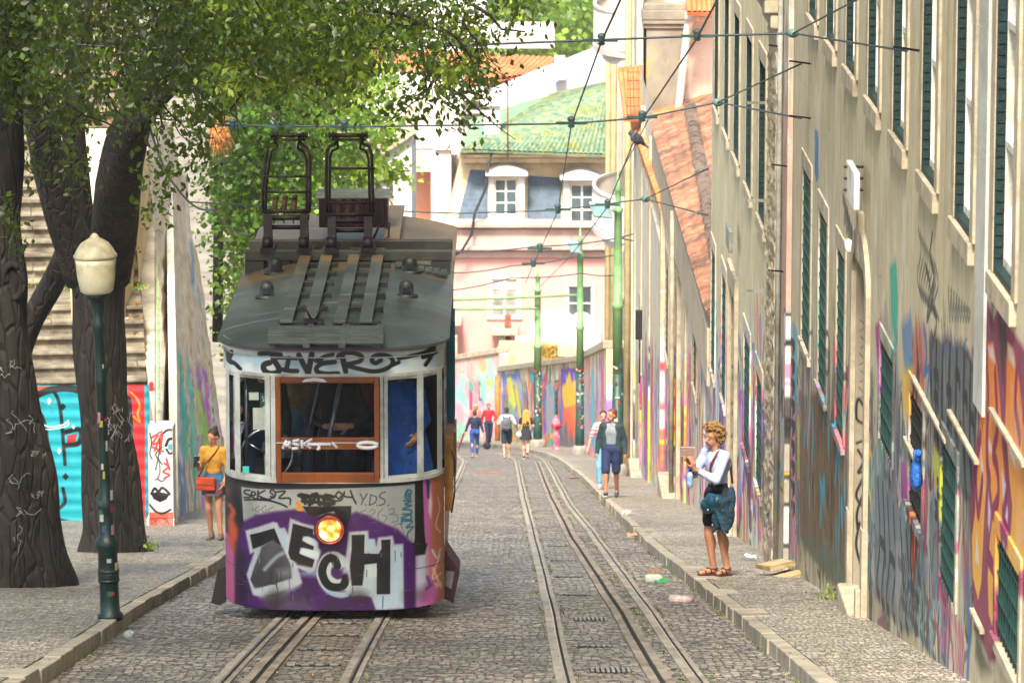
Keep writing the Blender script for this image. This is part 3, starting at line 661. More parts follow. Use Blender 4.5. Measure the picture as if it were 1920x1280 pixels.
# arched doorway with a stone surround, deep jamb with a big black tag, doorstep
dm = MB(); a, b, c, d = door; wd = .16
dm.box((XA-.04, a-wd, c), (XA+.03, a-.002, d-.1)); dm.box((XA-.04, b+.002, c), (XA+.03, b+wd, d-.1))
n = 12; arc = [(XA-.04, (a+b)/2-math.cos(math.pi*i/n)*((b-a)/2), d-.1+math.sin(math.pi*i/n)*.28) for i in range(n+1)]; arc2 = [(XA-.04, (a+b)/2-math.cos(math.pi*i/n)*((b-a)/2+wd), d-.1+math.sin(math.pi*i/n)*.46) for i in range(n+1)]
for i in range(n): dm.prism([arc[i], arc[i+1], arc2[i+1], arc2[i]], (.06, 0, 0))
dm.box((XA-.055, (a+b)/2-.1, d+.1), (XA+.02, (a+b)/2+.1, d+.5))
dm.box((XA-.05, a-wd-.03, c), (XA+.03, a+.0, gz(a)+.9)); dm.box((XA-.05, b-.0, c), (XA+.03, b+wd+.03, gz(b)+1.0))
ds = dm.build('door', STONE, hA, fix=True); WORLD[ds.name] = WORLD[hA.name].copy()
JP = Paint(0, .14, gz(b), gz(b)+3.2, 700, 110)
for Pq in ([(.36,1.75),(.1,1.85),(.06,1.68),(.3,1.62),(.34,1.5),(.08,1.46)], [(.12,1.4),(.3,1.3),(.14,1.2),(.34,1.22)], [(.3,1.15),(.08,1.0),(.3,.9),(.34,1.02),(.12,.85),(.14,.7)], [(.2,.75),(.1,.55),(.3,.35),(.38,.3)]): JP.stroke([(u*.27, v+gz(b)+.15) for u, v in Pq], .024, '0e0e10', .012, 1, True)
for i, (u, v) in enumerate(((.2,2.7),(.24,2.55),(.2,2.4),(.25,2.25),(.2,2.1))): JP.stroke([(u*.27-.02, v+gz(b)), (u*.27+.03, v+gz(b)-.06), (u*.27-.02, v+gz(b)-.1)], .008, '2c2a28', .008, .9, True)
m = MB(); m.box((XA+.002, b-.04, c), (XA+.46, b-.003, d)); m.build('jamb', painted('jamb_stone', JP, 'a59b88', '8b8170', 2), ds, lambda p: ((p[0]-XA-.0)/.14, (p[2]-gz(b))/3.2))
m = MB(); m.box((XA+.3, a, c), (XA+.36, b-.05, d)); 
for i in range(3): m.box((XA+.27, a+.05, gz(a)+.3+i*.75), (XA+.299, b-.1, gz(a)+.9+i*.75))
m.build('door_leaf', mat('door_wood', '2c3a35', '1c2622', 6, .5), ds)
m = MB(); m.box((XA-.13, a-.05, gz(b)-.2), (XA+.3, b+.05, gz(a)+.1)); m.box((XA-.1, a-.2, gz(b)-.2), (XA-.05, a-.06, gz(a)+.4)); m.build('doorstep', STONE, ds, bevel=.02)
# thin stone ledges let into the wall
m = MB()
for x0, y0, x1, y1 in ((1714,710,1778,822),(1783,775,1836,862),(1862,766,1925,872),(1700,822,1724,868),(1826,1146,1846,1180)):
    p, q = atX(x0, y0, XA), atX(x1, y1, XA); zz = (p.z+q.z)/2; m = MB(); m.box((XA-.03, q.y, zz-.012), (XA+.01, p.y, zz+.012)); m.build('ledge', STONE, hA)
# white boxes: meter box on brackets, rounded lamp box, drainpipe
m = MB(); p = atX(1618, 300, XA); q = atX(1632, 395, XA); m.box((XA-.14, q.y, q.z), (XA-.09, p.y, p.z)); m.m = 1
for z in np.linspace(q.z+.06, p.z-.06, 3): m.box((XA-.17, p.y-.1, z), (XA, p.y-.07, z+.025))
m.build('wall_plate', [WHITE, IRON], hA, bevel=.01)
m = MB(); p = atX(1597, 450, XA); q = atX(1613, 495, XA); m.box((XA-.07, p.y-.22, q.z-.02), (XA+.0, p.y, p.z+.02)); m.build('junction_box', WHITE, hA, bevel=.06)
m = MB(); p0 = atX(1836, 300, XA)
PIPE = mat('pale_pipe', 'c9cbc4', 'a9a89c', 5, .6, bump=.3, dirt='7c7464')
m.box((XA-.02, 27.95, gz(28)+1.9), (XA+.0, 28.5, 3.3)); m.build('render_strip', mat('grey_render_strip', 'b9bbb4', 'a5a69e', 2, .85, bump=.6, bscale=20), hA)
m = MB(); m.tube([(XA-.1, 47.7, gz(46.6)), (XA-.1, 47.7, 3.3)], .03, 10)
m.build('drainpipe', PIPE, hA)
P47 = Paint(46.9, 47.8, gz(47)-.5, gz(47)+6, 200, 60)
P47.poly([(46.95,gz(47)+2.6),(47.6,gz(47)+2.6),(47.6,gz(47)+5.2),(46.95,gz(47)+5.0)], 'c2746c', .3, .8, True, .6)
P47.mess(46.9, 47.8, lambda y: gz(47)+.1, lambda y: gz(47)+2.8, 40, ['d884b0', '35a3c8', '16171a', 'd8b63a', 'e0d8d8', 'c83a70'], (.03, .08), .4, 4, .9)
m = MB(); m.box((XA-.06, 46.95, gz(48)-.5), (XA-.004, Y1A, 3.3)); m.build('corner_strip', painted('corner_strip', P47, 'bdb6a6', 'a59c8a', 1.5), hA, P47.uv(1, 2))
m = MB()
pass
for px_, py_ in ((1470,90),(1478,313),(1470,510),(1512,120),(1512,222),(1720,96)): p = atX(px_+8, py_, XA); m = MB(); m.bar((XA, p.y, p.z), (XA-.22, p.y-.2, p.z+.05), .018, .018); m.build('wall_hook', IRON, hA)

# ---- house B: taller cream house with a rough stone quoin
hB = thing('cream_house', 'cream house with tall narrow green windows and a rough stone corner pillar', 'house', (XA, 56, gz(56)), group='houses along the right pavement')
Y0B, Y1B = 47.8, 65.6
upB = [px_open(XA, 1341, 1348, 0, 225), px_open(XA, 1359.5, 1367.5, 12, 270), px_open(XA, 1378, 1387.5, 45, 322), px_open(XA, 1401, 1411.5, 84, 374), px_open(XA, 1425.5, 1437.5, 138, 428)]
zt = upB[3][3]; zb_ = upB[3][2]; 
for h in upB: h[2], h[3] = zb_, zt
loB = [px_open(XA, 1337, 1344.5, 495, 735), px_open(XA, 1357, 1365.5, 545, 790), px_open(XA, 1400, 1411.5, 670, 900), px_open(XA, 1424, 1435, 745, 965)]
dB = px_open(XA, 1374, 1386, 575, 1000); dB[2] = gz(dB[0])-.2
PB = Paint(47.8, 65.8, -15.2, -4.5, 60, 110, fA)
PB.wk = 1.7
def paintB():
    P = PB; r_ = random.Random(9)
    C1 = ['d060a0', 'b8205e', '3a9cc4', 'd2d2d0', '70787c', '1c1d20', '40a898', '8a6ac0', 'a4582a', 'd0d6da', 'b0283c', '44494f', 'd8b030', '2a5a9c']
    P.mess(48, 65.6, lambda y: gz(y)+.05, lambda y: gz(y)+2.9, 560, C1, (.03, .09), .5, 21, .85)
    P.bands(48.2, 65, lambda y: gz(y)+.1, 2.6, 60, ['c84890','a01848','3a98c0','d8dcdc','2a2c32','50a090','d8b030','7a50b0'], (.3, .9), 6, .85)
    P.mess(48, 65.6, lambda y: gz(y)+2.2, lambda y: gz(y)+3.9, 40, ['c9b0b8', '9ac8b8', 'e08a88', 'b8b8b4', '7a7876'], (.03, .06), .4, 22, .5)
    for x, y0, y1, c, w_ in ((1398,640,1080,'c02860',.2),(1340,600,960,'c8d4da',.3),(1372,700,960,'35a8b8',.18),(1416,760,1080,'d4dde2',.25),(1440,820,1090,'2f3034',.2),(1392,900,1060,'b8204e',.22),(1418,560,620,'e0705e',.2),(1446,540,700,'64b49c',.25),(1436,700,820,'e6b8c6',.3),(1452,720,900,'3aa2c0',.15),(1350,760,1000,'3c3c40',.1)):
        P.stroke([(x,y0),(x+2,(y0+y1)/2),(x,y1)], w_, c, .12, .85)
    for x, y in ((1366,560),(1340,560),(1352,590),(1418,585)): P.stroke([(x,y),(x+3,y+25),(x-1,y+50)], .16, 'e07a74' if x > 1350 else '48b08c', .1, .7)
paintB()
WBm = painted('plaster_cream', PB, 'd6cca6', 'cbbf96', 1, .85, (2, 2, .2), '9a8e70')
m = MB(); wall_holes(m, XA+.01, Y0B, Y1B, gz(66)-1.5, 1.5, upB+loB+[dB]); m.build('wall', WBm, hB, PB.uv(1, 2))
m = MB(); m.box((XA+.4, Y0B, gz(66)-1), (11, Y1B, 1.5)); m.box((XA+.012, Y1B-.02, gz(66)-1), (XA+.4, Y1B, 1.5)); m.build('house_body', mat('house_side', 'b5a98f', None, 2), hB)
m = MB(); m.prism([(XA-.3, Y0B, 1.5), (XA+4, Y0B, 3.6), (11, Y0B, 1.5)], (0, Y1B-Y0B, 0)); m.build('roof', mat('roof_tile_plain', 'b0613c', '8c4a30', 3), hB)
for h in upB: tall_window(hB, XA+.01, *h, wd=.16, gd=.1)
SB = painted('painted_surround_cream', PB, 'c4b9a2', 'aea38c', 4, stain='857a68', wear=.35)
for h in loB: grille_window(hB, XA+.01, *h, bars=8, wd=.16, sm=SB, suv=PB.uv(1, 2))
m = MB(); a, b, c, d = dB; X = XA+.01; surround(m, X, a, b, c, d, .22, .05)
sf = m.build('door', STONE, hB); WORLD[sf.name] = WORLD[hB.name].copy()
JQ = Paint(0, .14, gz(b), gz(b)+3.4, 700, 90)
for z in (2.4, 1.9, 1.45, 1.0, .6): JQ.stroke([(.02, z+gz(b)), (.08, z+.12+gz(b)), (.03, z-.15+gz(b)), (.1, z-.1+gz(b)), (.05, z-.35+gz(b))], .022, '121214', .012, 1, True)
m = MB(); m.box((X+.002, b-.04, c), (X+.46, b-.003, d)); m.build('jamb', painted('jamb_stone_worn', JQ, '9a8f78', '81765f', 2), sf, lambda p: ((p[0]-X)/.14, (p[2]-gz(b))/3.4))
m = MB(); m.box((X+.3, a, c), (X+.36, b-.05, d)); m.build('door_leaf', mat('door_wood', '2c3a35', '1c2622', 6, .5), sf)
m = MB(); m.box((X-.2, a-.05, gz(b)-.2), (X+.3, b, gz(a)+.14)); m.build('doorstep', STONE, sf, bevel=.02)
# the rough stone quoin standing proud of the wall, with its moulded head
qm = MB(); qa, qb = 47.85, 49.35
rr_ = np.random.default_rng(3); NZ = rr_.normal(0, 1, (13, 220)); 
for j in range(1, 219): NZ[:, j] = (NZ[:, j]+NZ[:, j-1]*.6)*.8
z0q, z1q = gz(50)-.4, atX(1465, 60, XA-.1).z
qm.grid(lambda u, v: (XA-.13-.016*NZ[int(u*12), int(v*219)]*(1 if 0 < u < 1 else .3), qa+(qb-qa)*u+.02*NZ[int(u*12), int(v*219)-1], z0q+(z1q-z0q)*v), 12, 219, True)
qm.grid(lambda u, v: (XA-.13-.016*NZ[0, int(v*219)]*.3+(.14)*u, qa+.004, z0q+(z1q-z0q)*v), 2, 219, True)
PQ = Paint(qa-.2, qb+.2, gz(49), gz(49)+6, 120, 60)
PQ.mess(qa, qb, lambda y: gz(49)+.2, lambda y: gz(49)+2.6, 30, ['c8465a', '2f8fb4', 'd8a8b0', '2b2b2e', 'a8683a'], (.03, .08), .35, 5, .7)
qm.build('quoin', painted('rough_quoin', PQ, 'a99873', 'd0c4a6', 6, .9, (4, 4, 2), '6d5638', .9), hB, PQ.uv(1, 2))
m = MB(); 
for i, (o, h) in enumerate(((.2, .18), (.27, .14), (.34, .2), (.25, .3))): m.box((XA-o, qa-.03-.03*i, z1q+i*.17), (XA, qb+.05+.03*i, z1q+i*.17+.168))
m.build('capital', STONE, hB, bevel=.02)
GALV = mat('galvanised', '9a9c98', '77736a', 7, .5, metal=.5)
m = MB(); p = atX(1381, 418, XA); q = atX(1387, 475, XA); m.box((XA-.14, q.y, q.z), (XA-.09, p.y, p.z)); m.build('wall_plate', GALV, hB)
for px_, py_ in ((1437,193),(1437,376),(1436,545),(1330,318),(1330,400)): p = atX(px_, py_, XA); m = MB(); m.bar((XA, p.y, p.z), (XA-.22, p.y, p.z), .03, .03); m.build('wall_bracket', GALV, hB)

# ---- house C: lower house under an overhanging tiled roof
XC = 3.12
def fC(px, py): p = atX(px, py, XC); return (p.y, p.z)
hC = thing('tiled_roof_house', 'lower white house whose weathered red tiled roof overhangs the pavement', 'house', (XC, 80, gz(80)), group='houses along the right pavement')
Y0C, Y1C = 65.7, 104.0
hoC = [px_open(XC, 1305, 1311, 645, 765), px_open(XC, 1252, 1257, 520, 700), px_open(XC, 1226, 1231, 460, 560)]; dC = px_open(XC, 1269, 1279, 560, 920); dC[2] = gz(dC[0])-.3; dC2 = px_open(XC, 1207, 1213, 620, 860); dC2[2] = gz(dC2[0])-.3
PC = Paint(65.7, 104.8, gz(104)-.4, gz(66)+8.5, 34, 55, fC)
PC.wk = 1.5
def paintC():
    P = PC
    P.mess(66, 104, lambda y: gz(y)+.05, lambda y: gz(y)+2.7, 700, ['e070a8', 'd21a76', '4aa8cc', 'd8d8d4', '808488', '222328', 'a0cc2c', 'c8a070', 'e8cc1a', '9a5ac4', 'e03a3a', '54585c', '2a58a8'], (.04, .12), .7, 31, .85)
    P.bands(66, 103, lambda y: gz(y)+.1, 3.0, 150, ['e060a0','b01860','3aa0c8','e0e0dc','30323a','a0c82c','e8cc1a','8a4ac0','d83030','2a58a8','f090b0'], (.3, 1.2), 5)
    P.mess(66, 104, lambda y: gz(y)+2.0, lambda y: gz(y)+4.6, 60, ['e8d0d8', '9fd0d8', 'e8b0b8', 'cfd4d0', '8fd0a8'], (.05, .1), .7, 32, .5)
    for x, y0, y1, c, w_ in ((1292,690,1040,'e23a86',.55),(1297,760,1000,'f08ab0',.25),(1216,700,960,'b048b0',.9),(1223,780,950,'e8d82c',.7),(1240,880,960,'e0c428',.4),(1261,860,980,'3f62b4',1.0),(1188,760,900,'b4d43c',1.3),(1196,700,860,'c0d860',.6),(1206,930,960,'2a8ca0',.8),(1230,930,960,'2a8c9c',.8),(1302,560,640,'b79ad0',.5),(1318,600,680,'4cc08c',.35),(1304,480,560,'7cc4dc',.3),(1210,600,700,'9ad0dc',.3),(1312,1000,1060,'d8a',.2),(1320,640,780,'b8bcc0',.8),(1268,700,780,'e05a50',.2),(1324,700,1000,'9aa0a4',.7),(1310,800,1020,'c4c8cc',.6)):
        if len(c) == 3: c = 'dd88aa'
        P.stroke([(x,y0),(x+.6,(y0+y1)/2),(x,y1)], w_, c, .25, .88)
paintC()
e0 = Vector((atX(1328, 600, XC-.12).x, 65.8, atX(1328, 600, XC-.12).z)); e1 = Vector((XC-.12, 91, atX(1228, 262, XC-.12).z))
WCm = painted('plaster_white_worn', PC, 'ded8c8', 'd0c6ac', .8, .85, (1.5, 1.5, .2), 'a99c80')
zc = gz(66)+4.9
m = MB(); wall_holes(m, XC, Y0C, Y1C, gz(104)-1, min(e0.z, e1.z)-.03, hoC+[dC, dC2]); m.build('wall', WCm, hC, PC.uv(1, 2))
m = MB(); m.box((XC+.4, Y0C, gz(104)-1), (9, 90.9, min(e0.z, e1.z)-.2)); m.build('house_body', mat('house_side', 'b5a98f', None, 2), hC)
PLM = painted('pilaster_plaster', PC, 'd8cdb0', 'b9a888', 1, .85, (2, 2, .2), '8b7a5a')
for y, w_, o in ((68.3,.4,.04),(75.6,.35,.04),(80.6,.3,.04),(86.0,.4,.03),(93.0,.5,.03),(98.6,.4,.03),(103.4,.5,.04)): m = MB(); m.box((XC-o-(.06 if y > 83.5 else 0), y-w_/2, gz(y)-.4), (XC+.0, y+w_/2, min(e0.z, e1.z)-(.05 if y < 83.5 else .5))); m.build('pilaster', PLM, hC, PC.uv(1, 2), bevel=.01)
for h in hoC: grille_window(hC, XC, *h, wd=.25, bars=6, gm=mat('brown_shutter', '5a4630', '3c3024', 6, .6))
for h in (dC, dC2):
    m = MB(); surround(m, XC, h[0], h[1], h[2], h[3], .28, .07); sf = m.build('door', STONE, hC); WORLD[sf.name] = WORLD[hC.name].copy()
    m = MB(); m.box((XC+.2, h[0], h[2]), (XC+.24, h[1], h[3])); m.build('door_leaf', mat('brown_door', '6d5a42', '4c3e2e', 5, .6), sf)
    m = MB(); m.box((XC-.3, h[0]-.1, gz(h[1])-.2), (XC+.2, h[1]+.1, gz(h[0])+.12)); m.build('doorstep', STONE, sf, bevel=.02)
for y in (79.0,): m = MB(); m.tube([(XC-.12, y, gz(y)), (XC-.12, y, min(e0.z, e1.z)-.1)], .045, 8); m.build('drainpipe', mat('aged_pipe', 'a39a84', '857b66', 5, .7), hC)
def tiles(par, name, P00, P01, P10, P11, cols, rows, tl, ribs=True, rad=None, material=None):
    """barrel tiles on the patch P00-P01 (eave) P10-P11 (ridge): rows of half-round humps stepping down to the eave"""
    P00, P01, P10, P11 = map(Vector, (P00, P01, P10, P11)); nrm = (P01-P00).cross(P10-P00).normalized()
    if nrm.z < 0: nrm = -nrm
    r0 = rad or (P01-P00).length/cols/2; k = 6
    def f(u, v):
        p = (P00*(1-u)+P01*u)*(1-v)+(P10*(1-u)+P11*u)*v
        c_ = u*cols; h = abs(math.sin(math.pi*c_))**.6*r0*.9; s_ = (1-(v*rows-math.floor(v*rows-1e-6)))*tl
        return p+nrm*(h+s_)
    m = MB(); m.grid(f, cols*k, rows*3, False)
    for i in range(len(m.v)): pass
    e = [(P00*(1-i/8)+P01*i/8) for i in range(9)]
    m.prism([P00, P01, P11, P10], nrm*-.08)
    return m.build(name, material, par, fix=False)
def tile_mat(name, cs, moss, sc=3, mlo=.5, mhi=.65):
    k = NT(name); v = k.n('TexVoronoi'); v.inputs['Scale'].default_value = sc; k.l(k.coord(), v.inputs['Vector']); sp = k.n('SeparateColor'); k.l(v.outputs['Color'], sp.inputs[0])
    c = k.ramp(sp.outputs[0], [(i/(len(cs)-1), srgb(q)) for i, q in enumerate(cs)]); c = k.mix(k.ramp(k.noise(.9, 9, .75), [(mlo, (0,0,0)), (mhi, (1,1,1))]), c, srgb(moss))
    k.base(c); k.b.inputs['Roughness'].default_value = .85; k.bump(k.noise(20, 6), .5, .03); return k.m
T_RED = tile_mat('weathered_red_tile', ['a56e50', '7e5240', 'b07c5e', '8e604a'], '5a483a', 3.5, .46, .6)
T_ORG = tile_mat('bright_orange_tile', ['c87848', 'b86838', 'cc8450', 'b86c40'], 'a08434', 2.5, .6, .7)
T_GRN = tile_mat('mossy_green_tile', ['587460', '74886a', '466654', '8c9460', '5e8070'], '7c7c30', 5, .52, .66)
e0 = atY(1330, 600, 66.0); e1 = atY(1222, 262, 91.0); e0.x, e1.x = XC-.02, XC-.0
z_e0 = gz(66)+3.35; e0 = Vector((atX(1328, 600, XC-.12).x, 65.8, atX(1328, 600, XC-.12).z)); e1 = Vector((XC-.12, 91, atX(1228, 262, XC-.12).z))
r0 = e0+Vector((2.6, 0, 1.15)); r1 = e1+Vector((2.6, 0, 1.15))
roofC = tiles(hC, 'roof', e0, e1, r0, r1, 120, 13, .03, material=T_RED)
m = MB(); m.box((XC-.1, 65.8, min(e0.z, e1.z)-.9), (9, 91, min(e0.z, e1.z)-.05)); m.build('attic', mat('house_side', 'b5a98f', None, 2), hC)
m = MB(); q0 = Vector((XC+.15, 66, e0.z+.2)); q1 = Vector((XC+.62, 90, e1.z+.5)); n = 44
for i in range(n):
    a = q0.lerp(q1, i/n); b = q0.lerp(q1, (i+1.25)/n)
    m.tube([a+Vector((0,0,.07)), b+Vector((0,0,.03))], [.13, .1], 8)
m.build('ridge_tiles', mat('grey_ridge_tile', '7c6c62', '54483f', 6, .9, bump=.6), hC)
# ---- small orange roof and grey chimney block of the house beyond
hD = thing('orange_roof_house', 'small house with a bright orange tile roof, lichened grey chimney and white gutter pipe', 'house', (4.2, 96, gz(96)), group='houses along the right pavement')
a0 = atX(1236, 392, 3.0); a1 = atX(1184, 240, 3.0); 
b0 = atY(1334, 262, a0.y-2); b1 = atY(1334, 205, a1.y)
tiles(hD, 'roof', a0+Vector((0,0,.0)), a1, a0+Vector((4.6, 0, 1.1)), a1+Vector((4.6, 0, 1.3)), 26, 12, .04, material=T_ORG)
def pbox(mb, x0, y0, x1, y1, Y, d=.5):
    p = atY(x0, y1, Y); q = atY(x1, y0, Y); return mb.box((p.x, Y, p.z), (q.x, Y+d, q.z))
m = MB(); pbox(m, 1211, 53, 1284, 235, 104, 2.5); 
for i, (o, y0, y1) in enumerate(((6, 38, 46), (3, 46, 54), (7, 20, 38), (4, 8, 20))): pbox(m, 1211-o, y0, 1284+o, y1, 104-.02*o, 2.5+.04*o)
m.build('chimney', mat('lichened_render', '8f897a', '787264', 1.2, .9, bump=.5, dirt='b8963a', dscale=.9, dlo=.56, dhi=.68), hD, bevel=.02)
m = MB(); p = [atY(1268, 228, 103.6), atY(1272, 205, 103.6), atY(1290, 48, 103.6), atY(1294, 40, 103.6), atY(1296, 34, 103.6)]; m.tube(p, .09, 8); m.tube([atY(1284, 31, 103.5), atY(1334, 33, 103.5)], .1, 8); m.build('gutter_pipe', WHITE, hD)
u0 = atY(1288, 205, 105); u1 = atY(1345, 205, 105); v0 = atY(1288, 42, 106.5); v1 = atY(1345, 42, 106.5)
tiles(hD, 'tiled_wall', u0, u1, v0, v1, 4, 10, .03, material=tile_mat('cream_orange_tile', ['c89868', 'bc8a5c', 'd0a87c'], '9c7444', 2))
u0 = atY(1288, 24, 103); u1 = atY(1345, 24, 103)
tiles(hD, 'upper_roof', u0, u1, u0+Vector((0,3,1.2)), u1+Vector((0,3,1.2)), 6, 5, .04, material=T_ORG)
m = MB(); p = a1; m.box((3.06, a0.y+.3, gz(a1.y)-.5), (3.5, 104.5, min(a0.z, a1.z)-.12)); m.build('wall', WCm, hD, PC.uv(1, 2))
# cream building body beyond, down to the pavement
# ------------------------------------------------------------------ left side: trees, lamp, stairs, retaining wall
def barkm(name, a, b, c):
    k = NT(name); cc = k.mix(k.ramp(k.noise(2.2, 8, .7, (1.6, 1.6, .5)), [(.38, (0,0,0)), (.62, (1,1,1))]), srgb(a), srgb(b))
    cc = k.mix(k.ramp(k.noise(5, 8, .8), [(.56, (0,0,0)), (.7, (.6,.6,.6))]), cc, srgb(c)); k.base(cc); k.b.inputs['Roughness'].default_value = .8
    vo = k.n('TexVoronoi', feature='DISTANCE_TO_EDGE'); vo.inputs['Scale'].default_value = 9; nn = k.n('TexNoise'); nn.inputs['Scale'].default_value = 3; k.l(k.coord((1,1,.22)), nn.inputs['Vector']); k.l(k.mix(.3, k.coord((1,1,.22)), nn.outputs['Color'], 'ADD'), vo.inputs['Vector'])
    h = k.mix(.5, k.noise(4, 9, .8, (3, 3, .6)), k.ramp(vo.outputs['Distance'], [(0, (0,0,0)), (.12, (1,1,1))])); k.bump(h, 1.0, .09); return k.m
BARK = barkm('tree_bark', '33291e', '0f0c09', '463d2f')
def pathY(L, Y0, Y1=None):
    out = []
    for i, (x, y, rp) in enumerate(L):
        Y = Y0 if Y1 is None else Y0+(Y1-Y0)*i/(len(L)-1)
        out.append((atY(x, y, Y), rp*Y/8400/.97))
    return out
def trunk(mb, L, Y0, Y1=None, n=22, noise=.1, seed=0):
    P = pathY(L, Y0, Y1); Q = []; Rr = []
    pts = [p for p, _ in P]; rs = [q for _, q in P]
    E = [2*pts[0]-pts[1]]+pts+[2*pts[-1]-pts[-2]]
    for i in range(1, len(E)-2):
        for t in (0, .25, .5, .75):
            a, b, c, d = E[i-1:i+3]; Q.append(.5*((2*b)+(c-a)*t+(2*a-5*b+4*c-d)*t*t+(3*b-a-3*c+d)*t**3)); Rr.append(rs[i-1]*(1-t)+rs[i]*t)
    Q.append(pts[-1]); Rr.append(rs[-1])
    mb.tube(Q, Rr, n, True, True, noise, seed); return Q
tC = thing('street_tree', 'forked dark tree directly behind the lamp post, pale scribbles on its trunk', 'tree', tuple(onG(218, 1050)), group='old trees on the left pavement')
m = MB()
trunk(m, [(222,1085,98),(216,1058,74),(212,1030,64),(210,980,58),(206,900,51),(198,800,47),(192,700,46),(188,600,47),(185,520,52),(178,455,58)], 52.3, n=32, noise=.13, seed=3)
trunk(m, [(165,520,40),(128,430,36),(105,360,33),(85,280,32),(70,200,30),(58,100,30),(40,0,32),(20,-120,30)], 52.3, 50, seed=4)
trunk(m, [(200,520,42),(212,430,42),(222,350,44),(238,270,38),(262,200,30),(300,120,26),(332,50,20),(352,-40,18),(400,-200,16)], 52.3, 47, seed=5)
trunk(m, [(165,470,26),(150,400,25),(142,300,23),(140,200,20),(150,90,18),(160,-60,16)], 53, 52, seed=6)
trunk(m, [(30,690,22),(60,600,21),(98,530,22),(125,470,22),(150,430,20)], 53.5, 52.6, seed=7)
trunk(m, [(240,260,16),(330,160,12),(430,110,9),(540,90,7),(660,60,6),(800,40,4)], 47, 43, 10, seed=8)
trunk(m, [(262,200,14),(380,60,10),(500,20,8),(640,-10,6)], 47, 44, 10, seed=9)
for k in range(0):
    m.tube([b+Vector((math.cos(a)*.25, math.sin(a)*.25, .5)), b+Vector((math.cos(a)*.42, math.sin(a)*.42, .16)), b+Vector((math.cos(a)*.68, math.sin(a)*.68, .02-SL*math.sin(a)*.68))], [.2, .16, .06], 8)
m.build('trunk', BARK, tC)
tL = thing('street_tree', 'thick grooved old tree with a round knot hole and chalky scribbles on its bark', 'tree', tuple(onG(55, 1120)), group='old trees on the left pavement')
m = MB()
trunk(m, [(48,1150,105),(48,1115,92),(42,1050,82),(34,960,74),(26,860,66),(16,760,58),(6,660,50),(2,560,48),(4,500,42),(2,420,34),(8,340,30),(14,250,30),(6,150,40),(18,60,46),(40,-30,44)], 43, n=40, noise=.16, seed=13)
trunk(m, [(6,160,30),(-20,90,30),(-50,0,30)], 43, seed=15)
for k in range(0):
    m.tube([b+Vector((math.cos(a)*.25, math.sin(a)*.25, .7)), b+Vector((math.cos(a)*.4, math.sin(a)*.4, .2)), b+Vector((math.cos(a)*.62, math.sin(a)*.62, .02-SL*math.sin(a)*.62))], [.22, .18, .06], 8)
m.build('trunk', BARK, tL)
kn = MB(); c = atY(24, 527, 42.82); ring = [c+Vector((.10*math.cos(a)+.0, -.02, .17*math.sin(a))) for a in np.linspace(0, 6.283, 19)]; kn.tube(ring, .034, 8, False); kn.m = 1
kn.ell(c+Vector((0, .03, 0)), (.09, .04, .155), 12); kn.build('knot_hole', [BARK, mat('knot_dark', '0c0908', '15100d', 5, .9, bump=0)], tL)
def chalk(par, name, Ls, Y, rad=.006, c='b8b8ae'):
    m = MB()
    for L in Ls: m.tube([atY(x, y, Y) for x, y in L], rad, 5)
    m.build(name, mat('chalk_'+c, c, None, 30, .9, bump=0), par)
r_ = random.Random(4); Ls = []
for cx, cy, s_ in ((6,700,10),(22,690,9),(60,790,12),(30,800,12),(75,850,10),(20,900,12),(40,960,14),(70,930,10),(30,1010,12),(88,760,8)):
    for j in range(3):
        x, y = cx+r_.uniform(-6, 6), cy+r_.uniform(-6, 6); L = [(x, y)]
        for q in range(4): L.append((L[-1][0]+r_.uniform(-s_, s_), L[-1][1]+r_.uniform(-s_, s_)))
        Ls.append(L)
def on_trunk(par, name, marks, Yc, cxf, rpf, c):
    """bark scribbles that follow the round of the trunk"""
    m = MB()
    for L in marks:
        P = []
        for i in range(len(L)-1):
            for t in (0, .33, .66):
                x = L[i][0]*(1-t)+L[i+1][0]*t; y = L[i][1]*(1-t)+L[i+1][1]*t; R0 = rpf(y)*Yc/8400/.97; dx = max(-.9, min(.9, (x-cxf(y))/rpf(y))); P.append(atY(x, y, Yc-R0*math.sqrt(1-dx*dx)*1.02-.03))
        m.tube(P, .003, 4)
    m.build(name, mat('chalk_'+c, c, None, 30, .9, bump=0), par)
on_trunk(tL, 'chalk_scribble', Ls, 43, ip([(500,3),(660,6),(860,26),(1050,42),(1150,48)]), ip([(500,42),(660,50),(860,66),(1050,82),(1150,105)]), '8c8c84')
Ls = []
for cx, cy, s_ in ((210,790,12),(222,800,12),(200,815,10),(232,785,10),(215,770,10),(240,820,8)):
    for j in range(3):
        x, y = cx+r_.uniform(-8, 8), cy+r_.uniform(-8, 8); L = [(x, y)]
        for q in range(4): L.append((L[-1][0]+r_.uniform(-s_, s_), L[-1][1]+r_.uniform(-s_*1.4, s_*1.4)))
        Ls.append(L)
on_trunk(tC, 'chalk_scribble', Ls, 52.3, ip([(700,192),(800,198),(900,206),(1045,214)]), ip([(700,46),(800,47),(900,51),(1045,70)]), '948e8c')
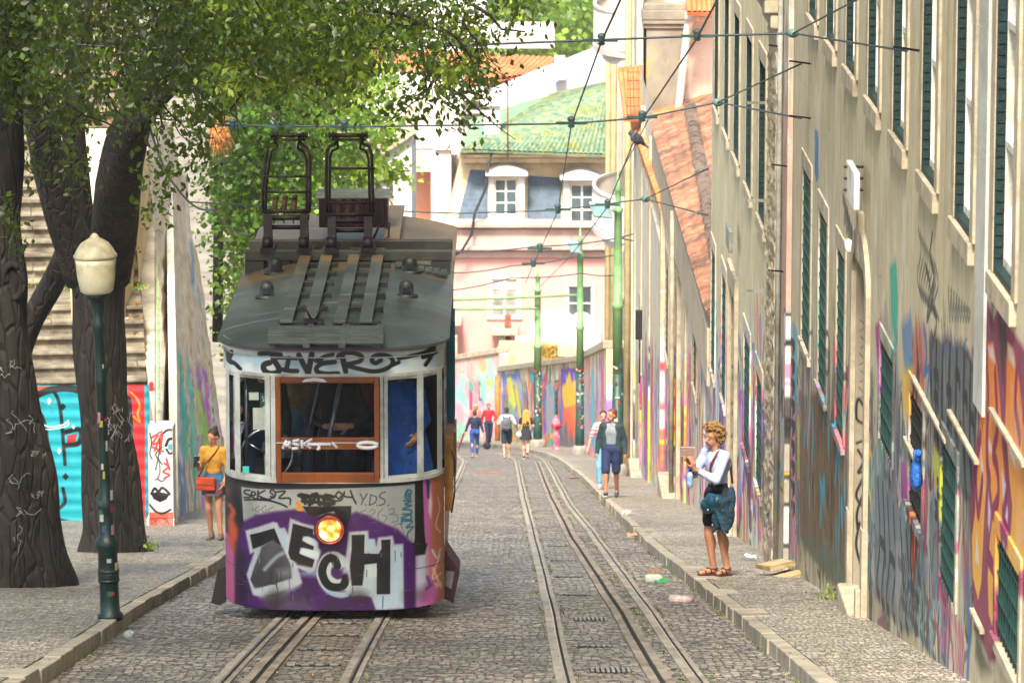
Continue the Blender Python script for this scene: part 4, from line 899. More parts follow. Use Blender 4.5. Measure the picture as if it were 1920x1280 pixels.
# crowns
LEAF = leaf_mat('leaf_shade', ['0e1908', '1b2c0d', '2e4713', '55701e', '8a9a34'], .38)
low_edge = ip([(-40,150),(40,130),(70,190),(130,240),(200,240),(240,205),(270,230),(300,240),(345,215),(390,225),(430,190),(470,180),(560,180),(620,180),(680,155),(720,120),(750,120),(800,165),(850,180),(880,175),(905,130),(930,70),(985,50),(1040,10)])
def crown_pts(n_cl, per, x0, x1, Ya, Yb, seed, spread=.16, dens=None):
    r = np.random.default_rng(seed); C, T = [], []
    while n_cl > 0:
        x = r.uniform(x0, x1); top = -60; le = low_edge(x); y = top+(le-top)*r.beta(1.05, .95)
        if dens is not None and r.random() > dens(x, y): continue
        Y = r.uniform(Ya, Yb); c = atY(x, y, Y); k = int(per*r.uniform(.5, 1.4)); s_ = spread*r.uniform(.55, 1.2)
        if y > le-45: k = int(k*.5); s_ *= .6
        Q = r.normal(size=(k, 3))*[s_, s_, s_*.8]+[c.x, c.y, c.z]
        tone = .22+.18*(y > le-60)+r.normal(0, .24)+.15*(x > 330)+.12*(x > 420)  # darker inside the crown than at its lower edge: shade put into leaf colour
        C.append(Q); T.append(np.full(k, tone)); n_cl -= 1
    return np.vstack(C), np.concatenate(T)
def dens(x, y):
    d = 1.0
    if x < 60: d = .3
    if 60 < x < 330: d = .6
    if 130 < x < 180 and y < 200: d = .25
    if x > 680: d = .36
    if x > 900: d = .05
    if 690 < x < 740 and y > 120: d = .2
    if 740 < x < 850 and 20 < y < 80: d = .3
    return d
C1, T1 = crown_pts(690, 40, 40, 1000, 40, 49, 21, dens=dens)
# hanging sprays
r = np.random.default_rng(8); C2, T2 = [], []
for x, y, n_, s_ in ((300,330,60,.12),(288,385,60,.1),(310,300,60,.12),(345,270,50,.12),(385,290,60,.12),(372,250,50,.1),(140,290,50,.12),(150,330,40,.1),(60,330,30,.1),(45,270,40,.12),(895,190,50,.11),(860,205,50,.1),(878,150,70,.14),(840,170,60,.14),(760,190,50,.1),(790,205,40,.1),(700,190,50,.12),(915,185,18,.07),(600,235,50,.12),(520,240,50,.12),(110,260,50,.12),(225,210,50,.15),(970,60,25,.12),(1000,50,15,.12),(945,110,12,.1),(820,90,70,.2),(860,110,80,.2),(780,150,70,.15)):
    c = atY(x, y, 42+r.uniform(0, 4)); Q = r.normal(size=(n_, 3))*[s_, s_, s_*1.5]+[c.x, c.y, c.z]; C2.append(Q); T2.append(np.full(n_, .5))
# above the frame: rest of the crown, thickened out of view to shade the street
r = np.random.default_rng(30); C3 = []
for i in range(800):
    x, Y = r.uniform(-10, .9), r.uniform(28, 58); z = -.0917*Y+.9+abs(r.normal(0, 1.6))
    C3.append(r.normal(size=(60, 3))*[.5, .5, .35]+[x, Y, z])
for i in range(520):  # extra unseen clusters, added to keep sun off the tram and near cobbles
    x, Y = r.uniform(-9, .8), r.uniform(22, 37)
    C3.append(r.normal(size=(60, 3))*[.45, .45, .3]+[x, Y, -.0917*Y+1.2+abs(r.normal(0, 1.1))])
C3 = np.vstack(C3); C3 = C3[C3[:, 2] > -.0917*C3[:, 1]+.25]
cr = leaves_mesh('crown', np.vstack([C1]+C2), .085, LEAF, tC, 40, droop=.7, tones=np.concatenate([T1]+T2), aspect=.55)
leaves_mesh('upper_shade_crown', C3, .125, LEAF, tC, 41, droop=.3, aspect=.6)
m = MB(); r_ = random.Random(12)
for i in range(70):
    x = r_.uniform(60, 900); y = r_.uniform(0, low_edge(x)-10); Y = r_.uniform(41, 48); a = atY(x, y, Y)
    P = [a]; d = Vector((r_.uniform(-.3, .3), r_.uniform(-.2, .2), -.22))
    for j in range(5): P.append(P[-1]+d*.45+Vector((r_.uniform(-.06, .06), 0, r_.uniform(-.04, .04))))
    m.tube(P, [.012, .011, .009, .007, .005, .003], 5)
for L in ([(730,30),(732,50),(745,60),(760,85)], [(785,40),(790,75),(795,120),(800,170)], [(885,8),(920,30),(940,55),(985,60)], [(160,0),(170,60),(185,140),(200,200)], [(700,20),(760,30),(830,60),(870,120)]):
    P = [atY(x, y, 43) for x, y in L]; m.tube(P, [.02, .016, .012, .007], 6)
m.build('branches', BARK, tC)
C4 = []; r = np.random.default_rng(50)
for x, y, n_ in ((10,395,16),(25,430,18),(8,380,12),(35,455,8),(12,410,14),(40,480,5)):
    c = atY(x, y, 41.5); C4.append(r.normal(size=(n_, 3))*[.06, .06, .07]+[c.x, c.y, c.z])
for i in range(90): c = atY(r.uniform(-30, 60), r.uniform(-40, 180), 42); C4.append(r.normal(size=(14, 3))*.15+[c.x, c.y, c.z])
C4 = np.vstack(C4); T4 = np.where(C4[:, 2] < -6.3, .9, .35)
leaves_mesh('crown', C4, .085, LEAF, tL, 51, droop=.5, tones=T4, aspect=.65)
# weeds
WEED = leaf_mat('weed_green', ['3f5a1c', '5f7d2a', '88a040', 'a8b45c'], .35)
def weed(name, label, cx, cy, fx, n_, sp, size=.07, fn=None, group='weeds on the steps'):
    c = fn(cx, cy) if fn else onG(cx, cy, .12); t = np.random.default_rng(int(cx+cy)); Q = np.abs(t.normal(size=(n_, 3)))*[0, 0, sp*.7]+t.normal(size=(n_, 3))*[sp, sp*.5, 0]+[c.x, c.y, c.z]
    o = leaves_mesh(name, Q, size, WEED, None, int(cx), up=True); return tag(o, label, 'plant', group)
weed('weed', 'low weed sprouting at the root of the forked tree beside the pavement', 268, 1035, 0, 120, .12, .05)
# ---- cast-iron street lamp
lb = onG(207, 1160, .12)
lamp = thing('street_lamp', 'dark green cast-iron street lamp with a cream lantern, its post stuck over with stickers', 'street lamp', tuple(lb))
top = atY(177, 440, lb.y); ax = (top-lb); LH = ax.length; ax.normalize()
def lz(y): return (1160-y)/(1160-440)*LH
pr = [(24,1160),(24,1150),(19,1146),(18,1120),(18,1090),(20,1086),(20,1072),(19,1068),(18,1030),(23,1022),(24,1014),(19,1006),(15,1000),(14,960),(17,950),(17,935),(12,928),(11,900),(9.5,850),(9.5,720),(11,716),(11,708),(9.5,704),(9.5,620),(13,612),(13,602),(9,596),(9,580),(15,566),(15,560),(22,556),(26,548),(0.5,547.9)]
q = lb.y/8400*1.02
m = MB(); m.lathe(lb, [(r0*q, lz(y)) for r0, y in pr], 20, ax)
for z in (1088, 1070): m.lathe(lb, [(20.6*q, lz(z)), (20.6*q, lz(z-5))], 20, ax)
m.build('post', mat('lamp_green', '0f2c28', '0a1e1c', 10, .4, bump=.3, dirt='0c1c1a', dscale=5), lamp)
m = MB(); m.lathe(lb, [(r0*q, lz(y)) for r0, y in [(24,549),(31,543),(35,520),(37,495),(39,484)]], 24, ax); m.m = 1
m.lathe(lb, [(r0*q, lz(y)) for r0, y in [(39,484),(41,481),(41,477),(38,474),(34,466),(26,455),(16,449),(9,445),(7,441),(4,438),(1,437)]], 24, ax)
m.build('lantern', [mat('lamp_glass', 'd3cdb0', 'b8b08c', 4, .35, bump=.05, dirt='4a4636', dscale=5, dlo=.6, dhi=.75), mat('lamp_cap', 'b9b092', '958b6c', 6, .5, dirt='6a6048')], lamp)
SC = ['b8b4aa', '9c3424', '2a5f52', 'a89c3c', 'a8a8a8', '7c2430', 'b0b0aa', '3a4a6a', 'a87880']
r_ = random.Random(3); m = MB(); smats = [mat('sticker_'+c, c, None, 20, .6, bump=0) for c in SC]
for i in range(22):
    y = r_.uniform(640, 1125) if i > 3 else (870, 1108, 955, 790)[i]; rr0 = float(np.interp(y, [640,900,930,1000,1030,1120], [9.7,11,17.3,15,18.5,18.8]))*q+.002; c = lb+ax*lz(y); a0 = r_.uniform(-2.4, -.7); w_ = r_.uniform(.2, .6); h = r_.uniform(.012, .045)
    m.m = i % len(SC); m.grid(lambda u, v: c+Vector((math.cos(a0+w_*u)*rr0, math.sin(a0+w_*u)*rr0, (v-.5)*h*2)), 4, 1)
m.build('sticker', smats, lamp)
# ---- stone stairs climbing away on the left
st = thing('stone_staircase', 'wide worn stone staircase climbing behind the trees', 'staircase', (-7, 65.8, gz(65.8)))
DIR = Vector((-.115, 1, 0)).normalized(); PER = Vector((1, .115, 0)).normalized(); org = Vector((atY(276, 700, 65.9).x, 65.9, 0))
mm = MB(); z = atY(250, 709, 65.9).z; s_ = 0; r_ = random.Random(1); lips = []
base = z-2.2
for i in range(34):
    tread = .285
    if i in (5, 15, 26): tread = 1.6
    t0, t1 = s_, s_+tread+.02; zz = z+r_.uniform(-.008, .008)
    def bx_(mb, t0, t1, z0, z1, l=-4.6, rr=0):
        c = org+DIR*((t0+t1)/2)+PER*((l+rr)/2); c.z = (z0+z1)/2; mb.obox(c, PER*(rr-l)/2, DIR*(t1-t0)/2, Vector((0,0,(z1-z0)/2)))
    bx_(mm, t0+.06, t1+.3, base, zz-.05)
    x = -4.6
    while x < 0:                      # the tread stones, each with a slightly different lip
        L = min(r_.uniform(.7, 1.4), -x); bx_(mm, t0+r_.uniform(-.015, .01), t1+.02, zz-.05, zz+r_.uniform(-.006, .006), x+.004, x+L-.004); x += L
    s_ += tread; z += .172+r_.uniform(-.004, .004)
mm.m = 0; mm.build('steps', mat('step_stone', '948a76', '6c6352', 2.5, .9, bump=.7, bscale=25, dirt='463f33', dscale=1.6, dlo=.46, dhi=.66), st, bevel=.012)
DLf = []; r = np.random.default_rng(61)
for i in range(700):
    k = r.integers(3, 30); tt = k*.285+(1.3 if k > 5 else 0)+(1.3 if k > 15 else 0)+r.uniform(0, .26); p = org+DIR*tt+PER*(-abs(r.normal(0, .45))); DLf.append((p.x, p.y, atY(250, 709, 65.9).z+k*.172+.015))
tag(leaves_mesh('dry_leaves', DLf, .07, leaf_mat('dry_leaf_orange', ['8a4a22', 'b06a34', 'c08a50'], .1), seed=3, fold=.1), 'rust brown dry leaves gathered along the right side of the stairs', 'leaves', kind='stuff')
def onstep(px_, py_): return atY(px_, py_, 67.3)
for x, y, n_, s2, lb_ in ((120,655,260,.22,'larger weed growing over the lower steps, left of the lamp post'),(118,548,240,.25,'dark green weeds along the landing of the stairs'),(135,675,160,.16,'low weed on the bottom steps beside the tree trunk'),(262,545,60,.08,'thin weed at the right edge of the stairs')): weed('weed', lb_, x, y, 0, n_, s2, .055, onstep)
# the stair parapet with its painted end pillar, pipes on it
sp_ = thing('stair_parapet', 'pale parapet wall beside the stairs, ending in a pillar painted with a black-lipped face', 'wall', (-5, 63, gz(63)))
pz0 = atY(300, 800, 63).z
def loft(mb, secs):     # a wall whose left, right and top edges are given section by section
    vs = []
    for Y, xl, xr, zt in secs: vs += [(xl, Y, gz(Y)-.3), (xr, Y, gz(Y)-.3), (xr, Y, zt), (xl, Y, zt)]
    n = len(secs); fs = [(3, 2, 1, 0), tuple(4*(n-1)+k for k in range(4))]
    for i in range(n-1):
        for k in range(4): fs.append((4*i+k, 4*i+(k+1)%4, 4*i+4+(k+1)%4, 4*i+4+k))
    return mb.add(vs, fs, False)
m = MB(); loft(m, [(Ya, atY(276, 700, 65.9).x-(Ya-65.9)*.115, atY(325+min(0, (i-18)*1.2), 700, Ya).x, atY(300, 792-i*22, Ya).z) for i, Ya in ((i, 63.6+i*.55) for i in range(27))])
PP = Paint(-6, -4.5, -16, 0, 60, 40); r_ = random.Random(6)
m.build('parapet', mat('parapet_plaster', 'c6beae', 'a39a88', 1.5, .9, bump=.6, dirt='776c5a', dscale=1.5, dsc=(1,1,.3)), sp_, fix=True)
m = MB(); m.m = 0
m.tube([atY(298-(i*.2), 770-i*24, 63.2+i*.5) for i in range(22)], .025, 6); m.build('green_pipe', mat('green_pipe', '8aa878', '6f8a5f', 6, .6), sp_)
m = MB(); m.tube([atY(291, 1000-i*25, 63.0+max(0, i-9)*.5) for i in range(28)], .008, 5); m.build('dark_cable', IRON, sp_)
Yp = 62.7; FP = Paint(atY(279, 900, Yp).x, atY(324, 900, Yp).x, atY(300, 1003, Yp).z-.05, atY(300, 800, Yp).z+.05, 260, 260, lambda x, y: (atY(x, y, Yp).x, atY(x, y, Yp).z))
FP.poly([(278,800),(325,800),(325,962),(278,962)], 'c3c3c0', .01, .9); FP.poly([(300,805),(325,805),(325,958),(318,962),(300,950),(304,900)], 'd9d8d4', .03, .8)
FP.poly([(276,960),(326,960),(326,1004),(276,1004)], 'c0472c', .02, .95); FP.poly([(276,970),(326,970),(326,974),(276,974)], '7a2a1c', .01, .9)
FP.stroke([(284,925),(290,915),(297,921),(304,914),(313,920),(318,926)], .035, '101012', .01, 1); FP.poly([(283,925),(296,921),(318,926),(312,936),(300,941),(288,935)], '0e0e10', .01, 1)
FP.stroke([(280,945),(292,958),(305,962),(320,955)], .03, '1a1a1c', .01, 1); FP.stroke([(298,860),(300,882),(296,896),(291,899)], .02, '55555a', .01, .9); FP.stroke([(296,898),(304,902),(310,897)], .018, '2a2a2c', .01, .9)
FP.stroke([(311,835),(316,824),(323,822)], .04, '161618', .01, 1); FP.stroke([(312,842),(318,850),(324,848)], .03, '1a1a1c', .01, 1); FP.poly([(315,832),(323,832),(323,844),(315,842)], '3a8aa8', .01, .9); FP.stroke([(306,812),(314,806),(324,806)], .03, '202022', .01, 1)
for L in ([(284,820),(296,815),(286,832),(300,828)], [(290,845),(304,812),(300,850)], [(308,868),(316,875),(306,884),(318,890),(308,896)], [(312,860),(318,880)], [(286,838),(306,846)]): FP.stroke(L, .03, 'c23030', .01, .95)
for L in ([(300,822),(298,850),(292,880)], [(304,838),(292,852),(304,870)], [(296,812),(304,808)], [(281,812),(284,830),(281,850),(285,860)]): FP.stroke(L, .016, '18181a', .006, 1)
FP.stroke([(286,980),(296,974),(306,984),(314,976),(318,990),(300,992),(288,988)], .02, '7a2418', .01, .9)
m = MB(); pbox(m, 279, 800, 324, 975, Yp, .5)
m.box((atY(278,1000,Yp).x-.02, Yp-.03, atY(300,1003,Yp).z-.3), (atY(325,1000,Yp).x+.02, Yp+.55, atY(300,972,Yp).z))
m.build('end_pillar', painted('pillar_mural', FP, 'cfcabc', 'bdb6a4', 3), sp_, FP.uv(0, 2), bevel=.012)
# tall white pilaster strip between parapet and rock wall
m = MB(); loft(m, [(Ya, atY(316, 700, Ya).x, atY(331-i*.2, 700, Ya).x, atY(320, 700-i*21, Ya).z) for i, Ya in ((i, 64.4+i*.4) for i in range(23))])
m.build('rendered_strip', mat('white_render', 'd4cfc0', 'b7b09e', 1.2, .9, bump=.6, dirt='8a7d66'), sp_, fix=True)
# ---- old rock retaining wall with graffiti foot
XR = -4.95
def fR(px_, py_): p = atX(px_, py_, XR); return (p.y, p.z)
rw = thing('retaining_wall', 'tall crumbling beige rock wall on the left, its foot sprayed turquoise, violet and green', 'wall', (XR, 72, gz(72)))
out = [(327,1010),(329,236),(352,226),(374,230),(384,300),(398,322),(400,388),(408,440),(420,490),(428,560),(434,620),(440,700),(445,860),(447,960)]
PR = Paint(65.5, 84, -18.5, -3, 40, 60, fR)
PR.mess(66, 83, lambda y: gz(y)+.1, lambda y: gz(y)+2.6, 170, ['3fc0a8', 'b96ad0', '9ad858', 'd8d8e0', 'e8a0c8', '4a9ac8', '2f6f9a', 'c8c8d8', '8a5ab0'], (.05, .12), .6, 77, .85)
for x, y0, y1, c, w_ in ((360,720,800,'3cbfa6',1.2),(375,730,860,'5cc8b0',1.0),(395,740,800,'b050d0',1.0),(408,720,770,'c060d8',.8),(392,780,850,'9be04c',1.2),(402,800,900,'8ad84c',1.0),(345,880,960,'3a7aa8',.7),(352,860,940,'4a8ab8',.5),(370,830,960,'3aa890',.5),(385,860,940,'c89ad8',.6),(350,740,840,'d8d0e0',.6),(396,480,520,'5a9ac0',.5),(412,560,640,'7ab0c8',.4)): PR.stroke([(x,y0),(x+2,(y0+y1)/2),(x-1,y1)], w_, c, .3, .85)
def inside_poly(P, y, z):
    ins = False; n = len(P)
    for i in range(n):
        (a, b), (c, d) = P[i], P[(i+1) % n]
        if (b > z) != (d > z) and y < (c-a)*(z-b)/(d-b)+a: ins = not ins
    return ins
topf = ip([(fR(x, y)[0], 0) for x, y in out[1:]]); tp = sorted([(fR(x, y)[0], fR(x, y)[1]) for x, y in out[1:]]); topf = ip(tp)
NS = np.random.default_rng(5).normal(0, 1, (80, 140))
for _ in range(3): NS = (NS+np.roll(NS, 1, 0)+np.roll(NS, 1, 1)+np.roll(NS, -1, 1))/3.2
m = MB(); y0, y1 = tp[0][0], 83.0
def rock(u, v):
    y = y0+(y1-y0)*u; zb = gz(y)-.3; z = zb+(topf(y)-zb)*v; i, j = int(u*79), int(v*139); b = .30*v*0; return (XR-.45*v-.024*NS[i, j]*min(1, v*4), y, z)
m.grid(rock, 79, 139, True)
m.prism([(XR-.7, y0, gz(y0)-.3), (XR-.7, y1, gz(y1)-.3), (XR-.9, y1, topf(y1)-.1)]+[(XR-.9, y, topf(y)-.12) for y in np.linspace(y1-1, y0, 10)], (-.8, 0, 0))
m.build('rock_face', painted('rock_face', PR, 'f0e4c6', 'dccba2', .8, .9, (1, 1, .25), 'b09a70', .8), rw, PR.uv(1, 2))
# turquoise hoarding across the foot of the stairs
Yh = 65.1
def fH(x, y): p = atY(x, y, Yh); return (p.x, p.z)
ho = thing('painted_hoarding', 'corrugated metal hoarding painted turquoise with black outlines and a red border, behind the trees', 'hoarding', (-6.5, Yh, gz(Yh)))
PH = Paint(fH(20, 800)[0], fH(272, 800)[0], fH(100, 1000)[1], fH(100, 715)[1], 130, 130, fH)
PH.poly([(0,690),(300,690),(300,1010),(0,1010)], '139aa8', .01, 1)
for i in range(12): PH.stroke([(0,735+i*23),(280,733+i*23)], .02, '0f8494' if i % 2 else '2ab4bc', .03, .7, curve=False)
PH.poly([(55,724),(270,722),(270,732),(150,728),(80,733),(62,745),(55,740)], 'c8401c', .01, 1)
PH.stroke([(62,745),(90,732),(130,728),(160,740),(180,780),(178,850)], .1, '0c1418', .01, 1)
PH.stroke([(58,770),(75,780),(85,830),(80,900),(88,960),(70,985)], .11, '0c1418', .01, 1); PH.stroke([(100,730),(112,760),(118,820),(122,870)], .05, '0c1418', .01, 1)
PH.stroke([(122,810),(150,805),(148,830),(124,835)], .07, '0c1418', .01, 1); PH.poly([(126,816),(144,812),(142,828),(126,830)], 'b02424', .01, 1)
for x, y, w_, h in ((92,752,4,7),(111,845,4,7),(100,920,3,6),(138,800,3,5),(232,760,4,8)): PH.poly([(x-w_,y),(x,y-h),(x+w_,y),(x,y+h)], 'e8f0f0', .01, 1)
for x, y in ((123,893),(118,762)): PH.poly([(x-6,y),(x,y-7),(x+6,y),(x,y+7)], '0c1418', .01, 1)
PH.stroke([(118,915),(122,940),(112,952)], .05, '0c1418', .01, 1); PH.stroke([(78,795),(95,800),(118,796),(128,788)], .02, 'd8eef0', .005, 1); PH.stroke([(80,804),(100,804),(126,798),(128,790)], .018, 'd8eef0', .005, 1)
PH.poly([(55,975),(120,978),(150,985),(150,1000),(50,1000)], 'c03a20', .01, 1); PH.stroke([(60,975),(110,974),(150,984)], .05, '0c1418', .01, 1)
PH.poly([(240,722),(272,720),(272,1000),(262,985),(255,900),(248,860),(240,800)], 'c8202a', .01, 1)
PH.stroke([(245,735),(255,745),(262,760),(258,775),(262,790),(250,780)], .03, 'e08a2a', .005, 1); PH.stroke([(246,840),(256,870),(262,910),(266,960)], .03, 'e0902a', .005, 1)
PH.poly([(236,740),(246,745),(250,800),(246,900),(262,930),(262,960),(246,940),(236,880)], '141014', .01, 1); PH.poly([(246,905),(258,920),(262,945),(252,940)], '1ba0a8', .01, 1)
m = MB(); x0, x1 = fH(20, 0)[0], fH(270, 0)[0]; z0, z1 = fH(0, 990)[1]-.4, fH(0, 722)[1]
m.grid(lambda u, v: (x0+(x1-x0)*u, Yh+.006*math.sin(v*z1*0+v*90), z0+(z1-z0)*v), 1, 170, True)
m.box((x0, Yh+.02, z0), (x1, Yh+.05, z1-.01)); m.build('panel', painted('hoarding_paint', PH, '1a9aa6', '12838f', 2, .5, wear=.05, stain='0f6a78'), ho, PH.uv(0, 2))
m = MB(); m.box((x1, Yh-.03, z0), (x1+.06, Yh+.06, z1+.04)); m.build('red_post', mat('red_paint', 'b8222a', '8f1a22', 6, .5), ho)
# ivy and trees behind the wall, above the tram
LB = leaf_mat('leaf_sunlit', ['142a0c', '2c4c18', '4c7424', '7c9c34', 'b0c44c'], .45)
def cloud(poly, n_cl, per, Ya, Yb, seed, sp, tone):
    r = np.random.default_rng(seed); P = np.array(poly, float); C, T = [], []; x0, y0 = P.min(0); x1, y1 = P.max(0)
    while n_cl > 0:
        x, y = r.uniform(x0, x1), r.uniform(y0, y1)
        if not inside_poly(poly, x, y): continue
        c = atY(x, y, r.uniform(Ya, Yb)); k = int(per*r.uniform(.5, 1.4)); s_ = sp*r.uniform(.5, 1.2); C.append(r.normal(size=(k, 3))*s_+[c.x, c.y, c.z]); T.append(np.full(k, tone(x, y)+r.normal(0, .14))); n_cl -= 1
    return np.vstack(C), np.concatenate(T)
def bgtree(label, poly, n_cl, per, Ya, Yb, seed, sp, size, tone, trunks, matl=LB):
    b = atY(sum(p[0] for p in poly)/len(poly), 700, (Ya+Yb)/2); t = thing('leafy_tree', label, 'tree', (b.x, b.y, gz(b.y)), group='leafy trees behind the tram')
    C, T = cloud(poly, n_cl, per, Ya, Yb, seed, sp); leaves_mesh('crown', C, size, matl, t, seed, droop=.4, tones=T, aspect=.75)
    m = MB()
    for L, rp in trunks: m.tube([atY(x, y, (Ya+Yb)/2+1) for x, y in L], [q*Ya/8400 for q in rp], 8)
    m.build('trunk', barkm('pale_bark', '7a6a54', '5a4c3c', '8a7c66'), t); return t
def cloud2(*a): return cloud(*a)
_cl = cloud
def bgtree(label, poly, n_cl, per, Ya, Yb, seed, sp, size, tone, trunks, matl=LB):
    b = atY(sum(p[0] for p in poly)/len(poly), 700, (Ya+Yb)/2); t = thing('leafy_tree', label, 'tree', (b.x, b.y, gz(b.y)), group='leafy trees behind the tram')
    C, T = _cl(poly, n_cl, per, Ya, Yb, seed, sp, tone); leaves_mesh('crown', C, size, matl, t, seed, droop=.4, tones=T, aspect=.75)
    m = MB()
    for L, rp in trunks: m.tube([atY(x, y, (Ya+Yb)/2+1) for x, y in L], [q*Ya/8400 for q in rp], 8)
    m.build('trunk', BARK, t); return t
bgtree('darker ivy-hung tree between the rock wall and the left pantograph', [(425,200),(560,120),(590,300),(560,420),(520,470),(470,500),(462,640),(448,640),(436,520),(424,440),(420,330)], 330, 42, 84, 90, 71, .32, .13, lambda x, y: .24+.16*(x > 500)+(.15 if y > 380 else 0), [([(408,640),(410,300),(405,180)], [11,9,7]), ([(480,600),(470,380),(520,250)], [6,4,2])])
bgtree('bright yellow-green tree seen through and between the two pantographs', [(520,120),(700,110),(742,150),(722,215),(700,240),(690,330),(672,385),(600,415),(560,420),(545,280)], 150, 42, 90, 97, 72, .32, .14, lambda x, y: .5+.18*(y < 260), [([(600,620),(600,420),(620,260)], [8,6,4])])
C, T = cloud([(660,290),(720,300),(778,318),(770,345),(735,340),(690,345),(640,360)], 16, 20, 92, 94, 73, .2, lambda x, y: .75); 
o = thing('leafy_branch', 'light green leafy branch reaching out right of the pantographs over the pale house', 'branch', tuple(atY(640, 330, 93))); m = MB(); m.tube([atY(640, 345, 93), atY(700, 325, 93), atY(770, 320, 93)], [.04, .03, .01], 6); m.build('stem', BARK, o); leaves_mesh('leaves', C, .17, LB, o, 5, tones=T, aspect=.8)
C, T = cloud([(700,225),(735,225),(732,262),(705,270)], 5, 14, 92, 94, 74, .15, lambda x, y: .8); 
o = thing('leafy_branch', 'small spray of round light green leaves under the wire, above the pale house', 'branch', tuple(atY(700, 220, 93))); m = MB(); m.tube([atY(690, 215, 93), atY(715, 232, 93), atY(718, 262, 93)], [.03, .02, .01], 6); m.build('stem', BARK, o); leaves_mesh('leaves', C, .19, LB, o, 5, tones=T, aspect=.85)
# dry orange fronds
o = thing('dry_frond_bush', 'dry orange-brown fronds hanging at the top of the rock wall', 'plant', tuple(atY(410, 250, 82))); m = MB(); r_ = random.Random(2)
for i in range(160):
    a = atY(r_.uniform(395, 418), r_.uniform(225, 262), 82); d = Vector((r_.uniform(-.1, .28), r_.uniform(-.1, .1), r_.uniform(-.4, .2))); m.tube([a, a+d*.6, a+d+Vector((0,0,-.1))], [.012, .009, .004], 4)
m.build('fronds', mat('dry_straw', 'c08a50', '96602e', 10, .9, bump=0), o)
# ------------------------------------------------------------------ the lower end of the street and the houses beyond
def ppoly(mb, pts, Y, d=.5): return mb.prism([atY(x, y, Y) for x, y in pts], (0, d, 0))
def far_window(par, x0, y0, x1, y1, Y, wd=6, panes=(2, 3), frame=WHITE, sur=None, arch=False, pm=None):
    m = MB(); 
    for a in ((x0-wd, y0-wd, x1+wd, y0), (x0-wd, y1, x1+wd, y1+wd*.8), (x0-wd, y0+.2, x0, y1-.2), (x1, y0+.2, x1+wd, y1-.2)): pbox(m, *a, Y-.1, .2)
    sf = m.build('window', sur or STONE, par, bevel=.02)
    m = MB(); cx = panes[0]; cy = panes[1]; t = (x1-x0)*.045
    for i in range(cx+1): xx = x0+(x1-x0)*i/cx; pbox(m, max(x0, xx-t), y0, min(x1, xx+t), y1, Y-.04, .06)
    for j in range(cy+1): yy = y0+(y1-y0)*j/cy; pbox(m, x0, max(y0, yy-t*.7), x1, min(y1, yy+t*.7), Y-.045, .06)
    m.build('frame', frame, sf)
    m = MB(); pbox(m, x0, y0, x1, y1, Y-.01, .005); m.build('pane', pm or GP, sf); return sf
# graffiti wall where the street bends
def seg_wall(name, label, pa, pb, ytop_a, ytop_b, t, matf, cope=True, ru=30, paintf=None, grp='graffiti walls at the bend'):
    A, B = onG(*pa), onG(*pb); o = thing(name, label, 'wall', tuple(A), group=grp); d = (B-A); d.z = 0; L = d.length; d.normalize(); nrm = Vector((-d.y, d.x, 0))
    if nrm.y < 0: nrm = -nrm
    def f(px_, py_):
        rx, rz = ray(px_, py_); den = rx*d.y-d.x; k = (A.x*d.y-A.y*d.x)/den if abs(den) > 1e-9 else A.y   # Y of the hit
        p = Vector((rx*k, k, rz*k)); return ((p-A).x*d.x+(p-A).y*d.y, p.z)
    bz = lambda u: A.z+(B.z-A.z)*u/L
    P = Paint(-.3, L+.3, min(A.z, B.z)-.3, max(f(pa[0], ytop_a)[1], f(pb[0], ytop_b)[1])+.3, ru, ru*1.2, f); P.bz = bz; paintf(P, f, L)
    za, zb = f(pa[0], ytop_a)[1], f(pb[0], ytop_b)[1]
    m = MB(); m.prism([(A.x, A.y, A.z-.4), (B.x, B.y, B.z-.4), (B.x, B.y, zb), (A.x, A.y, za)], nrm*.4)
    m.build('wall', painted(name+'_paint', P, *matf), o, lambda p: (((p[0]-A.x)*d.x+(p[1]-A.y)*d.y-P.u0)/(P.u1-P.u0), (p[2]-P.v0)/(P.v1-P.v0)), fix=True)
    if cope:
        m = MB(); m.prism([(A.x, A.y, za), (B.x, B.y, zb), (B.x, B.y, zb+.22), (A.x, A.y, za+.22)], nrm*.56); m.v = [tuple(Vector(v)-nrm*.09) for v in m.v]; m.build('coping', STONE, o, fix=True, bevel=.03)
    return o
